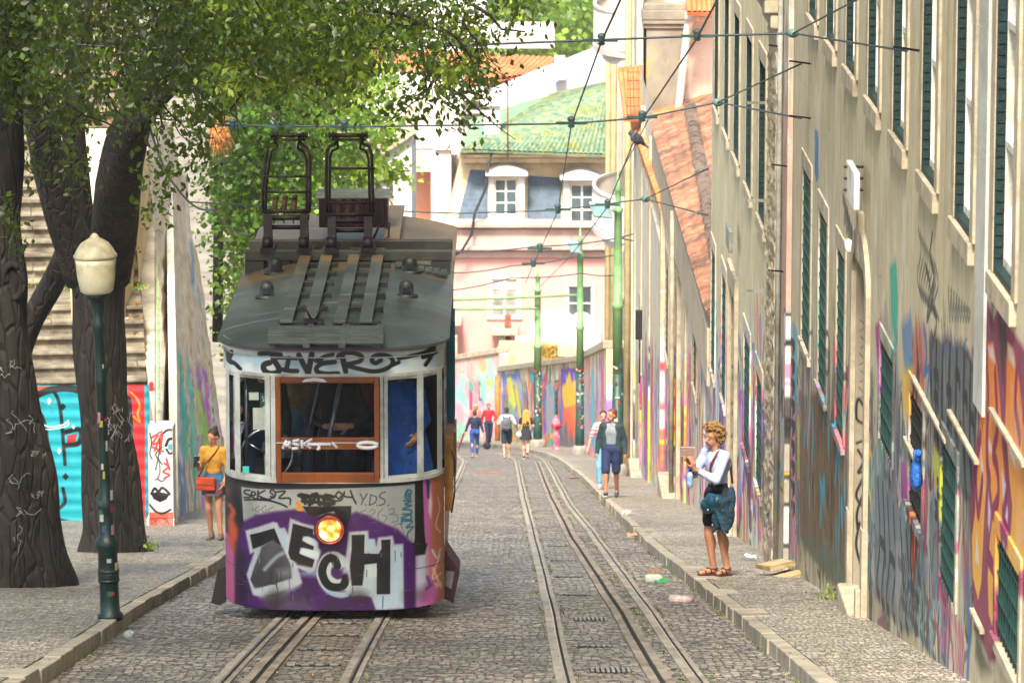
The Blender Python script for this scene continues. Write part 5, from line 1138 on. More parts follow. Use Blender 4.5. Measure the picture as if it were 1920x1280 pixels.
def pw(P, f, L):
    P.bands(0, L, P.bz, 3.0, 24, ['e88090','70c8b0','b8a0d8','e0a0a8','d84060','a8b0b8','e8c050'], (.15, .5), 10, .75)
    P.mess(0, L, lambda u: P.bz(u)+.1, lambda u: P.bz(u)+2.8, 150, ['e0a0a8', 'a8a8b4', '6cc0b0', 'e87a80', 'c8b0d0', 'e8c0c0', '9ab8b0', 'd86a70'], (.05, .14), .8, 41, .7)
    P.stroke([(849,720),(852,760)], .9, 'b8a0d0', .4, .7); P.stroke([(862,770),(866,800)], .7, 'e89098', .3, .8); P.stroke([(858,740),(866,744),(874,760)], .5, '7cc8b8', .3, .8)
    P.stroke([(883,728),(883,765)], .22, 'd82a60', .06, .95); P.stroke([(882,720),(885,728)], .3, '2fae9a', .08, .9); P.poly([(897,712),(905,722),(906,752),(898,750)], '34343a', .05, .95); P.poly([(899,722),(904,728),(904,748),(900,746)], 'b8b09a', .05, .95)
    P.stroke([(905,735),(906,755)], .2, '1f8fc0', .06, .9); P.stroke([(905,700),(915,690),(918,720),(910,730)], 1.0, '86ccb4', .3, .8); P.poly([(912,716),(917,710),(922,716),(917,728)], 'f0c82c', .05, .95); P.poly([(908,730),(932,725),(932,800),(908,800)], 'b0aeb0', .3, .7)
    P.stroke([(903,676),(905,684)], .7, 'e89a70', .3, .8); P.stroke([(862,800),(860,820)], .5, '50b898', .2, .7); P.stroke([(870,805),(874,818)], .5, '6cc4a4', .2, .7)
seg_wall('pink_wall', 'pink rendered wall with pastel graffiti at the foot of the street, left of the orange pipe', (838,829), (936,831), 678, 662, .4, ('e3a6a0', 'd8b4a8', .8), paintf=pw)
def gw(P, f, L):
    P.bands(0, L*.34, P.bz, 3.2, 26, ['4a6ac0','e0dc3a','8a70c8','d8d8e0','30a0a0','e09040','c0a0d8'], (.8, 2.2), 7)
    P.bands(L*.3, L*.98, P.bz, 3.4, 110, ['a0a8b8','d82838','e87828','2090b8','7038b0','e0e0e4','484c58','e88878','38b080','e8c020'], (.6, 2.2), 8, .95)
    P.mess(L*.3, L, lambda u: P.bz(u)+.1, lambda u: P.bz(u)+2.8, 110, ['d0508c','5a5a64','e0a030','d83a30','2a90b0','e0e0e4','303038','8a50c0','50b090'], (.05, .16), .8, 43, .8)
    P.mess(0, L*.32, lambda u: P.bz(u)+.1, lambda u: P.bz(u)+3, 130, ['5a5ac0', 'd8d82a', 'c8c8d0', '3a50b0', 'a060c0', '209090', 'd88030', 'e0d060', '303040'], (.06, .16), .8, 42, .8)
    P.poly([(938,702),(974,697),(978,715),(960,712),(950,722),(938,725)], '4a78b8', .2, .95); P.poly([(950,708),(958,704),(963,730),(968,760),(960,775),(952,770),(954,740)], 'e0dc3c', .12, .95); P.stroke([(968,730),(974,770),(978,800)], .6, 'd8dc48', .15, .9); P.stroke([(960,790),(968,808),(962,820)], .7, 'd89a30', .15, .85)
    P.stroke([(941,720),(943,745),(941,760)], .6, 'd0c8dc', .15, .9); P.stroke([(943,750),(944,780)], .7, '7a70c0', .2, .8); P.stroke([(970,712),(976,735)], .6, 'a8a0d8', .2, .8); P.stroke([(955,770),(962,780),(966,800)], .7, '5a9a88', .2, .7)
    P.stroke([(993,705),(999,700),(1000,708),(994,710)], .3, '30b0b0', .06, .95); P.stroke([(986,720),(989,750),(986,800),(992,840)], .3, '50445a', .1, .85); P.stroke([(998,725),(997,760),(1000,800)], .5, 'd8484a', .1, .85); P.stroke([(992,740),(994,800)], .4, 'c0c8d0', .1, .85)
    P.stroke([(1017,722),(1019,760),(1018,800)], .25, 'd83a3a', .06, .9); P.poly([(1024,722),(1038,715),(1040,800),(1024,815)], 'a6abb2', .1, .85); P.stroke([(1028,726),(1034,732),(1030,736)], .3, '6aa8b8', .06, .9)
    P.poly([(1040,716),(1046,714),(1047,728),(1043,733),(1040,728)], 'd86a20', .04, .98); P.stroke([(1040,716),(1047,714),(1047,730),(1043,733)], .06, '2a1a14', .03, 1)
    for i, y in enumerate((736,748,760,772,784)): P.stroke([(1041,y),(1046,y+1),(1042,y+5),(1046,y+8)], .07, '17171a', .03, 1)
    P.poly([(1052,692),(1080,689),(1081,800),(1050,830)], '6a4cb4', .08, .98); P.poly([(1050,790),(1080,780),(1082,842),(1050,842)], '6b6870', .2, .95)
    P.poly([(1054,722),(1060,718),(1064,706),(1068,694),(1072,716),(1080,712),(1081,760),(1058,770),(1054,740)], 'f0c42c', .12, .98); P.grad([(1056,765),(1081,758),(1081,800),(1076,830),(1070,800),(1066,828),(1062,790),(1056,800)], 'f08a3c', 'e84a44', .12, .98)
    P.stroke([(1061,704),(1065,720)], .12, 'd8c8f0', .05, .8); P.stroke([(1076,702),(1077,725)], .15, 'e8e0f4', .06, .8); P.stroke([(1058,700),(1059,715)], .12, '8a70c8', .05, .8)
    P.stroke([(1026,800),(1028,835)], .4, '58a0c8', .15, .8)
seg_wall('graffiti_wall', 'cream wall with coping covered in blue, yellow and violet flame graffiti behind the hydrant', (936,831), (1086,846), 697, 677, .4, ('f2dcae', 'e4cc9c', .8), paintf=gw)
def sw(P, f, L):
    P.bands(0, L*.98, P.bz, 3.8, 150, ['a8acb8','e04858','e8a030','20a8c0','d8d8dc','7a50b8','e04090','e88878'], (.6, 2.0), 9, .92)
    P.mess(0, L, lambda u: P.bz(u)+.1, lambda u: P.bz(u)+3.4, 120, ['d8508c','d87870','2aa0b0','e0a830','e0e0e4','50505a','e04a40','8a60c0'], (.05, .16), .8, 44, .75)
    P.poly([(1088,722),(1104,715),(1104,850),(1088,840)], 'b0b2b6', .2, .85, streak=.3); P.grad([(1086,690),(1104,682),(1104,730),(1096,722),(1088,725)], 'd8b09a', 'd88a8a', .2, .9); P.poly([(1108,692),(1114,697),(1114,838),(1108,835)], '58b8c0', .12, .9); P.poly([(1108,800),(1114,800),(1114,838),(1108,835)], '20b0c0', .05, .95)
    P.grad([(1086,820),(1112,835),(1110,880),(1086,846)], 'd8909a', 'e06a70', .15, .9); P.stroke([(1118,760),(1120,820)], .3, 'e0a040', .1, .8); P.stroke([(1106,800),(1105,850)], .2, 'e05a60', .1, .8); P.stroke([(1124,700),(1123,860)], .3, 'e8c898', .1, .8)
seg_wall('side_wall', 'cream side wall with a turquoise stripe and grey and coral paint running back along the pavement', (1086,846), (1136,884), 672, 648, .4, ('f2d8a2', 'e6ca92', .8), paintf=sw)
m = MB(); a = onG(933, 832); a.y -= .3; tp_ = atY(933, 705, a.y); m.tube([a, tp_], .11, 8); o = tag(m.build('orange_pipe', mat('orange_paint', 'c8763a', 'a85a28', 5, .7)), 'orange-brown pipe standing in the corner between the pink wall and the graffiti wall', 'pipe')
# pink house with the mansard attic
Yp2 = 198.0
PINK = mat('pink_render', 'd8948c', 'cc9e94', .5, .9, bump=.2, dirt='c89a8c', dscale=.6); CREAM = mat('cream_render', 'd4be92', 'c2ab80', .6, .9, dirt='a8977a'); WH = mat('bright_white_render', 'd0cbc6', 'bdb5ae', .5, .85, bump=.2, dirt='b0a498', dscale=.5); SLATE = mat('blue_slate', '4f6272', '3f4e5c', 2.5, .7, bump=.6, bscale=8)
ph = thing('pink_house', 'pink house with slate attic, white dormers and mossy green tiled roof', 'house', (0, Yp2, gz(Yp2)))
m = MB(); pbox(m, 800, 484, 1150, 900, Yp2, 10); m.build('wall', PINK, ph)
m = MB(); pbox(m, 826, 418, 1150, 428, Yp2-.7, 4); pbox(m, 830, 429, 1150, 461, Yp2-.35, 4); pbox(m, 826, 461.5, 1150, 470, Yp2-.6, 4); pbox(m, 834, 470.5, 1150, 484, Yp2-.2, 4); m.build('cornice', mat('pinkish_stone', 'c8a89c', 'b09488', .6, .9, dirt='8d7a6e', dscale=.8), ph, bevel=.06)
m = MB(); m.prism([atY(836, 420, Yp2+.5), atY(1150, 420, Yp2+.5), atY(1150, 300, Yp2+2), atY(866, 290, Yp2+2)], (0, 8, 0)); m.build('attic', CREAM, ph, fix=True)
def slant(m, pts, o=.06, d=.05): m.prism([atY(x, y, Yp2+.5+1.5*(420-y)/125-o) for x, y in pts], (0, d, 0))
for xs in ((860, 912, 322), (990, 1050, 334)):
  m = MB(); slant(m, [(856,418),(914,418),(914,320),(882,318)] if xs[0] == 860 else [(988,420),(1052,424),(1052,334),(992,330)])
  for r0_ in range(9):      # scalloped slates, each row a little proud
    for c0 in range(12):
        for xa, xb, ya in (xs,):
            x = xa+(xb-xa)*(c0+.5*(r0_ % 2))/12; y = ya+r0_*10.5
            if x+4 < xb and (xa > 900 or x > 884-(y-318)*.26): slant(m, [(x, y), (x+4.4, y), (x+4.4, y+9), (x+2.2, y+12), (x, y+9)], .1, .02)
  m.build('slates', SLATE, ph, fix=True)
m = MB(); pbox(m, 862, 290, 1150, 296, Yp2+.9, 3); pbox(m, 866, 296.5, 1150, 306, Yp2+1.3, 3); pbox(m, 858, 281, 1150, 287, Yp2+.3, 3); m.build('eaves_cornice', mat('cream_stone', 'ddcaa8', 'c4b08c', .8, .9, dirt='8f7c60'), ph, bevel=.05)
for x0, x1, y0, y1, wx0, wx1, wy0, wy1 in ((916,984,322,426,928,969,337,402), (1056,1122,330,430,1070,1112,347,417)):
    m = MB(); pbox(m, x0, y0+6, wx0-1, y1, Yp2-.2, 2.5); pbox(m, wx1+1, y0+6, x1, y1, Yp2-.2, 2.5); pbox(m, wx0-1, wy1+1, wx1+1, y1, Yp2-.2, 2.5); pbox(m, wx0-1, y0+6, wx1+1, wy0-1, Yp2-.2, 2.5); pbox(m, x0-6, y1-12, x0-.5, y1, Yp2-.3, 2); pbox(m, x1+.5, y1-12, x1+7, y1, Yp2-.3, 2)
    cx = (x0+x1)/2; n = 10; arc = [(x0-6+(x1-x0+12)*i/n, y0+6-12*math.sin(math.pi*i/n)) for i in range(n+1)]; ppoly(m, arc+[(x1+6, y0+9), (x0-6, y0+9)], Yp2-.55, 2.4)
    dmr = m.build('dormer', WH, ph, fix=True, bevel=.04)
    far_window(dmr, wx0, wy0, wx1, wy1, Yp2, 3, (2, 3), sur=CREAM)
far_window(ph, 922, 524, 970, 592, Yp2, 9, (2, 4), sur=mat('cream_stone2', 'd8c2ac', 'c6ae98', .8, .9), pm=pane_mat('far_pane', '4c4640', 'b8b0a4', .5)); far_window(ph, 1065, 537, 1110, 600, Yp2, 7, (1, 2), sur=mat('cream_stone2', 'd8c2ac', None), pm=pane_mat('far_pane_dark', '3c4246', '6c6e6c', .5))
t0, t1 = atY(866, 282, Yp2-.2), atY(1150, 292, Yp2-.2); t2 = atY(1035, 178, Yp2+7); t3 = atY(1160, 150, Yp2+7)
tiles(ph, 'roof', t0, t1, t2, t3, 30, 14, .07, material=T_GRN)
t0b = atY(864, 281, Yp2+.1); m = MB(); m.prism([t0b, atY(1035, 178, Yp2+7), atY(985, 190, Yp2+11), atY(880, 225, Yp2+9)], (0, 0, -.2)); m.build('far_roof_side', mat('pale_green_tile', '7c9878', '6a8468', 2, .9, bump=.5), ph, fix=True)
m = MB(); pbox(m, 908, 200, 938, 278, Yp2+1.5, 1.2); pbox(m, 902, 192, 944, 200, Yp2+1.3, 1.6); n = 8; ppoly(m, [(904+36*i/n, 192-20*math.sin(math.pi*i/n)) for i in range(n+1)], Yp2+1.4, 1.4); m.build('chimney', WH, ph, fix=True, bevel=.03)
m = MB(); m.tube([atY(929, 270, Yp2+1), atY(918, 300, Yp2-.4), atY(908, 360, Yp2-.4), atY(890, 400, Yp2-.8), atY(884, 440, Yp2-.9), atY(866, 470, Yp2-.9), atY(846, 482, Yp2-.9)], .06, 6); m.build('cable', BLACKM, ph)
for x, y0, y1 in ((952,150,300),(949,590,655),(955,590,655),(1041,595,660)): m = MB(); m.tube([atY(x, y1, Yp2-1), atY(x, y0, Yp2-1)], .07 if y0 > 400 else .035, 6); m.build('rusty_pole', mat('rust', '8a4a3c', '6a3228', 4, .8), ph)
for q in ((920, 622, 972, 630, Yp2-2, 2), (932, 630, 948, 700, Yp2-1.6, 2), (842, 600, 866, 612, Yp2-1.5, 2), (842, 630, 858, 680, Yp2-1.5, 2)): m = MB(); pbox(m, *q); m.build('stone_trim', STONE, ph, bevel=.05)
# white canvas domes, low yellow wall, scrub behind the graffiti wall
o = thing('canvas_dome', 'large white canvas dome in front of the pink house', 'awning', tuple(atY(1040, 670, 188)), group='white canvas domes')
m = MB(); c = atY(1042, 668, 189); m.ell(c, (1.35, 1.6, 2.1), 24); m.build('canvas', WH, o)
o = thing('canvas_dome', 'white canvas dome on the right, beside the middle green pole', 'awning', tuple(atY(1095, 670, 188)), group='white canvas domes')
m = MB(); c = atY(1090, 672, 187); m.ell(c, (1.0, 1.4, 2.0), 24); m.build('canvas', WH, o)
o = thing('garden_terrace', 'yellowish garden terrace with dry scrub behind the graffiti wall', 'terrace', tuple(atY(1000, 680, 184)))
m = MB(); pbox(m, 936, 668, 1130, 720, 184, 4); m.build('bank', mat('dry_earth', 'd8bf82', 'c4a668', 1.5, .95, bump=.8), o)
for q, c in (((966, 640, 1005, 684, 182, 1.5), CREAM), ((1046, 652, 1075, 668, 182, 2), CREAM), ((1010, 618, 1024, 640, 186, .6), WH)): m = MB(); pbox(m, *q); m.build('shed', c, o)
Cg = [tuple(atY(random.uniform(985, 1075), random.uniform(655, 676), 183.5)) for _ in range(700)]; leaves_mesh('scrub', Cg, .3, leaf_mat('straw', ['c8a048', 'd8b860', 'e0c478'], .3), o, 6, up=True, aspect=.2, kind='stuff')
# pale houses left of it
o = thing('pale_house', 'pale grey-white house with a graffitied end wall behind the pantographs', 'house', tuple(atY(740, 600, 150)), group='houses beyond the bend')
m = MB(); m.prism([atY(600, 640, 150), atY(772, 640, 150), atY(772, 256, 150), atY(760, 262, 150), atY(705, 290, 150), atY(600, 300, 150)], (0, 8, 0)); m.build('wall', WH, o, fix=True)
m = MB(); m.prism([atY(695, 290, 149.7), atY(760, 252, 149.7), atY(780, 240, 149.7), atY(782, 247, 149.7), atY(762, 262, 149.7), atY(700, 302, 149.7)], (0, 8, 0)); m.build('roof_edge', STONE, o, fix=True)
far_window(o, 716, 345, 732, 400, 150, 4, (1, 2), pm=GPL); far_window(o, 668, 358, 684, 385, 150, 3, (1, 1), pm=GPL)
GQ = Paint(atY(620, 0, 148).x, atY(702, 0, 148).x, atY(0, 420, 148).z, atY(0, 225, 148).z, 60, 60, lambda x, y: (atY(x, y, 148).x, atY(x, y, 148).z))
for L in ([(635,298),(650,285),(640,310),(655,300)], [(645,320),(650,285),(665,295),(660,315)], [(640,355),(655,348),(645,370),(660,360)], [(630,290),(640,280)], [(650,330),(662,325)], [(666,350),(674,345),(670,362)]): GQ.stroke(L, .1, '2c2a30', .04, .9)
GQ.stroke([(628,310),(640,318)], .3, 'e06a80', .15, .8); GQ.stroke([(630,395),(644,390)], .4, 'd86a80', .15, .7)
m = MB(); pbox(m, 615, 232, 702, 640, 148, 1.5); m.build('end_wall', painted('grey_end_wall', GQ, 'a8a49c', '94908a', .7), o, GQ.uv(0, 2))
o = thing('orange_walled_house', 'orange rendered house front with a balcony railing, left of the pink house', 'house', tuple(atY(800, 600, 205)), group='houses beyond the bend')
m = MB(); pbox(m, 700, 322, 860, 800, 206, 8); m.build('wall', mat('orange_render', 'dd8a66', 'd49a78', .6, .9), o)
m = MB(); pbox(m, 690, 170, 868, 322, 207, 8); pbox(m, 816, 280, 846, 480, 202, 2); pbox(m, 812, 268, 852, 282, 201.8, 2.6); pbox(m, 764, 318, 818, 323, 204, 2); pbox(m, 808, 300, 822, 420, 203.5, 1); m.build('upper_floor', WH, o, bevel=.04)
m = MB()
for i in range(12): pbox(m, 768+i*4, 281, 768.8+i*4, 318, 204, .05)
pbox(m, 766, 279, 816, 281, 204, .06); m.build('railing', IRON, o)
m = MB(); pbox(m, 838, 300, 858, 412, 203, 2); m.build('grey_panel', mat('stained_concrete', '8a8680', '6c6864', .5, .9, dirt='4a4642'), o)
o = thing('white_house', 'big white house whose orange tiled roof runs behind the tree leaves', 'house', tuple(atY(850, 600, 228)), group='houses beyond the bend')
m = MB(); pbox(m, 660, 178, 912, 520, 226, 12); pbox(m, 640, 172, 700, 240, 224, 3); pbox(m, 690, 182, 912, 190, 225.2, 1); pbox(m, 690, 208, 912, 214, 225.4, 1); pbox(m, 905, 150, 1000, 300, 232, 8); m.build('wall', WH, o, bevel=.05)
tiles(o, 'roof', atY(660, 188, 225), atY(1010, 140, 232), atY(690, 92, 238), atY(1048, 112, 242), 34, 14, .08, material=T_ORG)
o = thing('white_tower_block', 'plain white block rising behind the orange roof at the top of the picture', 'house', tuple(atY(840, 600, 262)), group='houses beyond the bend')
m = MB(); pbox(m, 600, -60, 914, 110, 262, 10); pbox(m, 595, -20, 918, -14, 261.7, 1); pbox(m, 860, 60, 1040, 92, 258, 6); m.build('wall', WH, o, bevel=.05)
for x in (760, 812, 862): far_window(o, x, 30, x+16, 62, 262, 3, (1, 2), pm=GPL)
for x in (640, 700, 760, 810): far_window(o, x, -40, x+16, -8, 262, 3, (1, 2), pm=GPL)
o = thing('white_house', 'pale house roof with ridge and chimneys behind the green roof', 'house', tuple(atY(1050, 600, 222)), group='houses beyond the bend')
m = MB(); m.prism([atY(905, 400, 220), atY(1200, 400, 220), atY(1200, 128, 220), atY(1122, 128, 220), atY(1000, 175, 220), atY(905, 215, 220)], (0, 10, 0)); pbox(m, 1040, 110, 1060, 150, 219, 1.5); m.build('wall', WH, o, fix=True)
# wooded hill far behind
m = MB(); m.grid(lambda u, v: (atY(560+900*u, 300, 330).x, 330+60*v, atY(900, 330, 330).z+(atY(900, 40, 330).z-atY(900, 330, 330).z)*v*(.9+.1*math.sin(u*9))), 20, 8, True); tag(m.build('hill', mat('hill_green', '5a7a34', '3f5a26', .3, .95)), kind='structure')
C, T = cloud([(880,-60),(1260,-60),(1260,160),(1130,140),(1090,118),(1000,95),(905,60)], 420, 34, 300, 328, 91, .9, lambda x, y: .72)
tag(leaves_mesh('woodland', C, .55, LB, seed=9, tones=T, aspect=.8), 'bright green wooded hillside above the roofs', 'wood', kind='stuff')
# cream building with curved balconies at the end of the right row
o = thing('balcony_house', 'white and cream house with rounded balconies, one above the other, beside the tallest green pole', 'house', (3.4, 118, gz(118)), group='houses along the right pavement')
XE = 3.25; BW = mat('cream_white_render', 'ddd6c4', 'cbc2ac', .8, .88, dirt='a99a7c', dscale=.9)
m = MB(); wins = [px_open(XE, 1158, 1172, 150, 342), px_open(XE, 1158, 1172, 515, 600), px_open(XE, 1158, 1171, -40, 30)]
for h in wins: h[1] = h[0]+3.2
PE = Paint(104, 136, gz(136)-.5, gz(104)+6, 24, 30); PE.mess(104, 135, lambda y: gz(y)+.1, lambda y: gz(y)+2.8, 420, ['e070a8', 'd03a78', '4aa8cc', 'd8d8d4', '808488', 'e8cc1a', '9a5ac4', '44484c', '28a0a8'], (.05, .14), .8, 51, .8)
PE.bands(104, 134, lambda y: gz(y)+.1, 3.2, 150, ['e060a0','b01860','3aa0c8','e0e0dc','30323a','e8cc1a','8a4ac0','d83030'], (.4, 1.5), 11)
wall_holes(m, XE, 104, 135, gz(136)-1, 2, wins, .4); m.build('wall', painted('balcony_house_wall', PE, 'ddd6c4', 'cfc4a8', .8, stain='a99a7c'), o, PE.uv(1, 2))
m = MB(); m.box((XE+.5, 104.5, gz(136)-1), (10, 135, 2)); m.box((XE+.01, 134.96, gz(136)-1), (10, 135.3, 2)); m.build('house_body', BW, o)
for h in wins:
    m = MB(); x = XE+.3
    for q in np.linspace(h[0], h[1]-.1, 5): m.box((x-.04, q, h[2]), (x+.04, q+.1, h[3]))
    for z in np.linspace(h[2], h[3]-.1, 4): m.box((x-.045, h[0], z), (x+.045, h[1], z+.1))
    sf = m.build('window', WHITE, o); m = MB(); m.add([(x, h[0], h[2]), (x, h[0], h[3]), (x, h[1], h[3]), (x, h[1], h[2])], [(0,1,2,3)]); m.build('pane', pane_mat('blue_pane', '6a8a90', '9ab4b8', .6), sf)
for yb, yt in ((105, 38), (450, 352)):
    a = atX(1118, yb, 2.42); yc = 116.5; z0 = atY(1160, yb, yc-2).z; h = 1.15
    m = MB(); n = 14
    def bp(i, r0): t = math.pi*i/n; return (XE-r0*math.sin(t)*1.0, yc-2.6*math.cos(t))
    m.prism([(*bp(i, .95), z0) for i in range(n+1)], (0, 0, .16)); m.prism([(*bp(i, .7), z0-.22) for i in range(n+1)], (0, 0, .215)); 
    for i in range(n):
        p, q = bp(i, .9), bp(i+1, .9); m.bar((*p, z0+h), (*q, z0+h), .08, .07); m.bar((*p, z0+.24), (*q, z0+.24), .05, .05)
        for t in (0, .2, .4, .6, .8): x_, y_ = p[0]+(q[0]-p[0])*t, p[1]+(q[1]-p[1])*t; m.box((x_-.02, y_-.035, z0+.16), (x_+.02, y_+.035, z0+h))
    bl = m.build('balcony', WH, o, fix=True)
for y, w_ in ((105, .6), (111.8, .5), (121.5, .5), (127, .5), (134, .6)): m = MB(); m.box((XE-.14, y-w_/2, gz(y)-.3), (XE, y+w_/2, 1.9)); m.build('pilaster', BW, o, bevel=.02)
for y in (109.5, 124, 130.5): m = MB(); m.tube([(XE-.2, y, gz(y)), (XE-.2, y, 1.9)], .09, 8); m.build('drainpipe', mat('cream_pipe', 'd8c898', 'c4b07c', 3, .6), o)
m = MB(); p = atX(1182, 270, 3.0)
for i in range(5): 
    pbox(m, 1176+i*5.5, 135, 1177+i*5.5, 222, 99.5, .04)
for i in range(6): pbox(m, 1175, 135+i*16, 1200, 136.4+i*16, 99.5, .05)
m.build('rusty_grille', mat('rust', '8a4a3c', '6a3228', 4, .8), o)
tiles(o, 'small_roof', atY(1170, 222, 100), atY(1205, 222, 100), atY(1158, 128, 103), atY(1205, 124, 103), 5, 6, .04, material=T_ORG)
# ------------------------------------------------------------------ the tram
Yf = 38.95; TCX = atY(623, 900, Yf).x
def tx(x): return atY(x, 900, Yf+.05).x
def tz(y): return atY(620, y, Yf).z
def dback(dx):
    return float(np.interp(abs(dx), [0,.25,.5,.66,.8,.9,.965,1.0,1.015], [0,.004,.03,.08,.17,.28,.42,.6,.75]))
HW = .985; LEN = 7.45
tram = thing('tram', 'old tram covered in graffiti, front window framed in brown wood, headlight lit', 'tram', (TCX, Yf, gz(Yf)))
def px2(x, y): return (atY(x, y, Yf).x, atY(x, y, Yf).z)
PT = Paint(TCX-1.15, TCX+1.15, tz(1160), tz(640), 260, 260, px2)
def c5(L): return [(420+x*.22917, 900+y*.22917) for x, y in L]
def c6(L): return [(400+x*.2396, 650+y*.2396) for x, y in L]
def paintT():
    r0_ = random.Random(77); P = PT; S5 = lambda L, w_, c, **k: P.stroke(c5(L), w_, c, k.pop('soft', .006), **k); Q5 = lambda L, c, **k: P.poly(c5(L), c, k.pop('soft', .008), **k)
    P.poly([(400,903),(850,903),(850,1165),(400,1165)], '0d0c10', .01, 1)
    Q5([(-80,500),(85,520),(75,1140),(-80,1140)], 'a8507c', soft=.04); Q5([(0,380),(60,370),(105,440),(100,560),(70,640),(30,600),(10,500)], 'b0441e', soft=.05); S5([(30,270),(60,310),(40,360)], .05, 'a84a28', soft=.03); S5([(20,140),(10,170)], .04, '6a2a1a', soft=.04)
    Q5([(1620,-40),(1990,-60),(1990,1140),(1560,1140),(1560,560),(1640,560)], 'a8588c', soft=.01); Q5([(1700,20),(1850,0),(1860,1100),(1720,1100),(1700,700),(1690,300)], 'a05c34', soft=.05); Q5([(1640,600),(1740,640),(1760,760),(1700,860),(1640,780)], 'b46a74', soft=.08); Q5([(1860,-40),(1990,-40),(1990,700),(1860,600)], '7a2f6e', soft=.04)
    Q5([(1570,590),(1655,590),(1660,1060),(1550,1060)], 'a9bdc6', soft=.06, streak=.4); Q5([(1680,40),(1700,240),(1690,360),(1670,300)], 'c9b8c4', soft=.02); Q5([(1650,20),(1680,50),(1675,190),(1660,180)], '20184a', soft=.02); S5([(1745,200),(1760,300),(1730,420),(1765,500)], .012, 'd0a08a', soft=.006)
    Q5([(1640,900),(1750,880),(1760,1000),(1700,1060),(1560,1060)], 'b0589c', soft=.08)
    S5([(1700,620),(1740,700),(1765,640)], .014, 'c0bcc0'); S5([(1705,770),(1760,930),(1720,900)], .02, 'd8a080'); S5([(1760,690),(1700,850),(1770,840)], .014, 'd8b8a8'); S5([(1735,940),(1765,915),(1770,960)], .014, 'd8b090')
    S5([(1660,830),(1680,900),(1650,930),(1700,900)], .02, '4a3468', soft=.02)
    # silver panel
    Q5([(130,88),(1560,48),(1562,530),(1500,540),(150,370)], '8e928f', soft=.004, streak=.08); Q5([(150,100),(600,90),(700,300),(300,360),(200,300)], 'a3a5a0', soft=.2, alpha=.5); Q5([(180,160),(240,170),(260,300),(180,330)], '6d706c', soft=.06, alpha=.5)
    Q5([(1560,-20),(1620,-20),(1630,400),(1650,575),(1540,580),(1560,500)], '0b0a0d', soft=.004); Q5([(1540,540),(1660,560),(1640,640),(1540,640)], '0e0c10', soft=.02)
    # purple cloud
    Q5([(150,370),(260,300),(420,262),(580,240),(720,262),(760,300),(1010,290),(1080,258),(1180,290),(1290,350),(1420,410),(1490,480),(1560,560),(1565,1075),(90,1060),(100,520)], '3a0f52', soft=.03)
    Q5([(680,300),(760,290),(1000,300),(1030,520),(900,560),(740,520)], '3c1050', soft=.03); Q5([(90,560),(180,640),(160,800),(200,1000),(110,1050),(85,800)], '1d0c26', soft=.08); Q5([(600,800),(760,800),(760,930),(620,930)], '2a0a3a', soft=.1, alpha=.7)
    S5([(470,960),(560,1010),(640,940),(660,880)], .03, '2a1a3c', soft=.02); S5([(680,940),(698,1010)], .03, '141018'); Q5([(340,980),(520,960),(700,980),(740,1060),(430,1060)], '6c6074', soft=.15, alpha=.6)
    Q5([(640,214),(1042,210),(1040,290),(980,420),(900,250),(760,290),(700,290)], '0c0a0c', soft=.004)
    W = 'a9b6b4'
    P.stroke([(418,1071),(830,1071)], .006, '1a1a1c', .003, .9, curve=False)
    def letter(L, w_=.05): P.stroke(c5(L+[L[0]]), w_, W, .012, .97, curve=False)
    def spray(L, c=W, a=.9): P.poly(c5(L), c, .02, a, streak=.18)
    # Z
    spray([(165,440),(400,345),(435,350),(455,395),(495,390),(530,470),(520,560),(560,620),(600,700),(640,840),(560,880),(300,965),(230,960),(175,800),(240,610),(205,630)], W, .97)
    P.poly(c5([(440,400),(500,400),(525,470),(505,590),(480,545)]), '8fa9b8', .02, .9, streak=.3)
    Q5([(205,470),(410,398),(470,545),(395,500),(310,545),(230,585)], '0b0a0c'); P.grad(c5([(300,560),(395,490),(480,555),(545,700),(550,800),(250,905),(212,840),(245,720),(290,610)]), '46454a', '2b2a2e', .02, .98)
    Q5([(380,690),(530,700),(545,800),(250,900),(215,830),(240,760),(330,745)], '323136', soft=.03); Q5([(430,740),(545,710),(548,790),(440,800)], '7c7f84', soft=.08, alpha=.7); S5([(330,740),(420,640),(480,600)], .03, '8c9294', soft=.03)
    P.stroke(c5([(260,930),(420,900),(600,850)]), .06, 'a6b2b0', .05, .8); P.stroke(c5([(300,960),(440,960),(560,880)]), .05, '8c9aa0', .05, .6)
    # E
    spray([(540,310),(640,350),(735,370),(740,440),(690,455),(740,480),(775,520),(775,550),(795,580),(775,640),(745,740),(700,760),(560,700),(510,590),(515,470)], W, .97)
    Q5([(565,355),(730,400),(725,470),(650,455),(640,495),(735,540),(730,570),(625,550),(615,600),(740,650),(720,710),(545,650),(525,595)], '0c0b0d'); Q5([(560,640),(730,650),(720,710),(600,690)], '1e1210', soft=.03)
    spray([(640,480),(690,455),(770,505),(760,540),(690,520)], 'a9b8ba'); spray([(620,590),(650,550),(780,590),(770,640),(640,610)], 'b0c0c4')
    Q5([(600,760),(760,720),(780,790),(640,780)], '86a0ae', soft=.05, alpha=.7)
    # C
    P.stroke(c5([(985,690),(960,630),(900,600),(830,620),(785,700),(780,790),(830,880),(910,930),(1000,930),(1030,880)]), .045, W, .015, 1)
    P.stroke(c5([(930,680),(900,660),(860,650),(830,700),(825,780),(860,830),(920,860),(985,850)]), .115, W, .015, 1); P.stroke(c5([(800,840),(850,900),(940,940),(1010,930)]), .04, '8aa2b0', .03, .9); P.stroke(c5([(985,640),(1000,700),(990,740)]), .05, '94a8b2', .04, .9)
    P.stroke(c5([(925,700),(905,650),(865,635),(825,670),(803,740),(820,810),(860,860),(920,875),(975,860),(1000,800)]), .072, '0c0b0d', .008, 1)
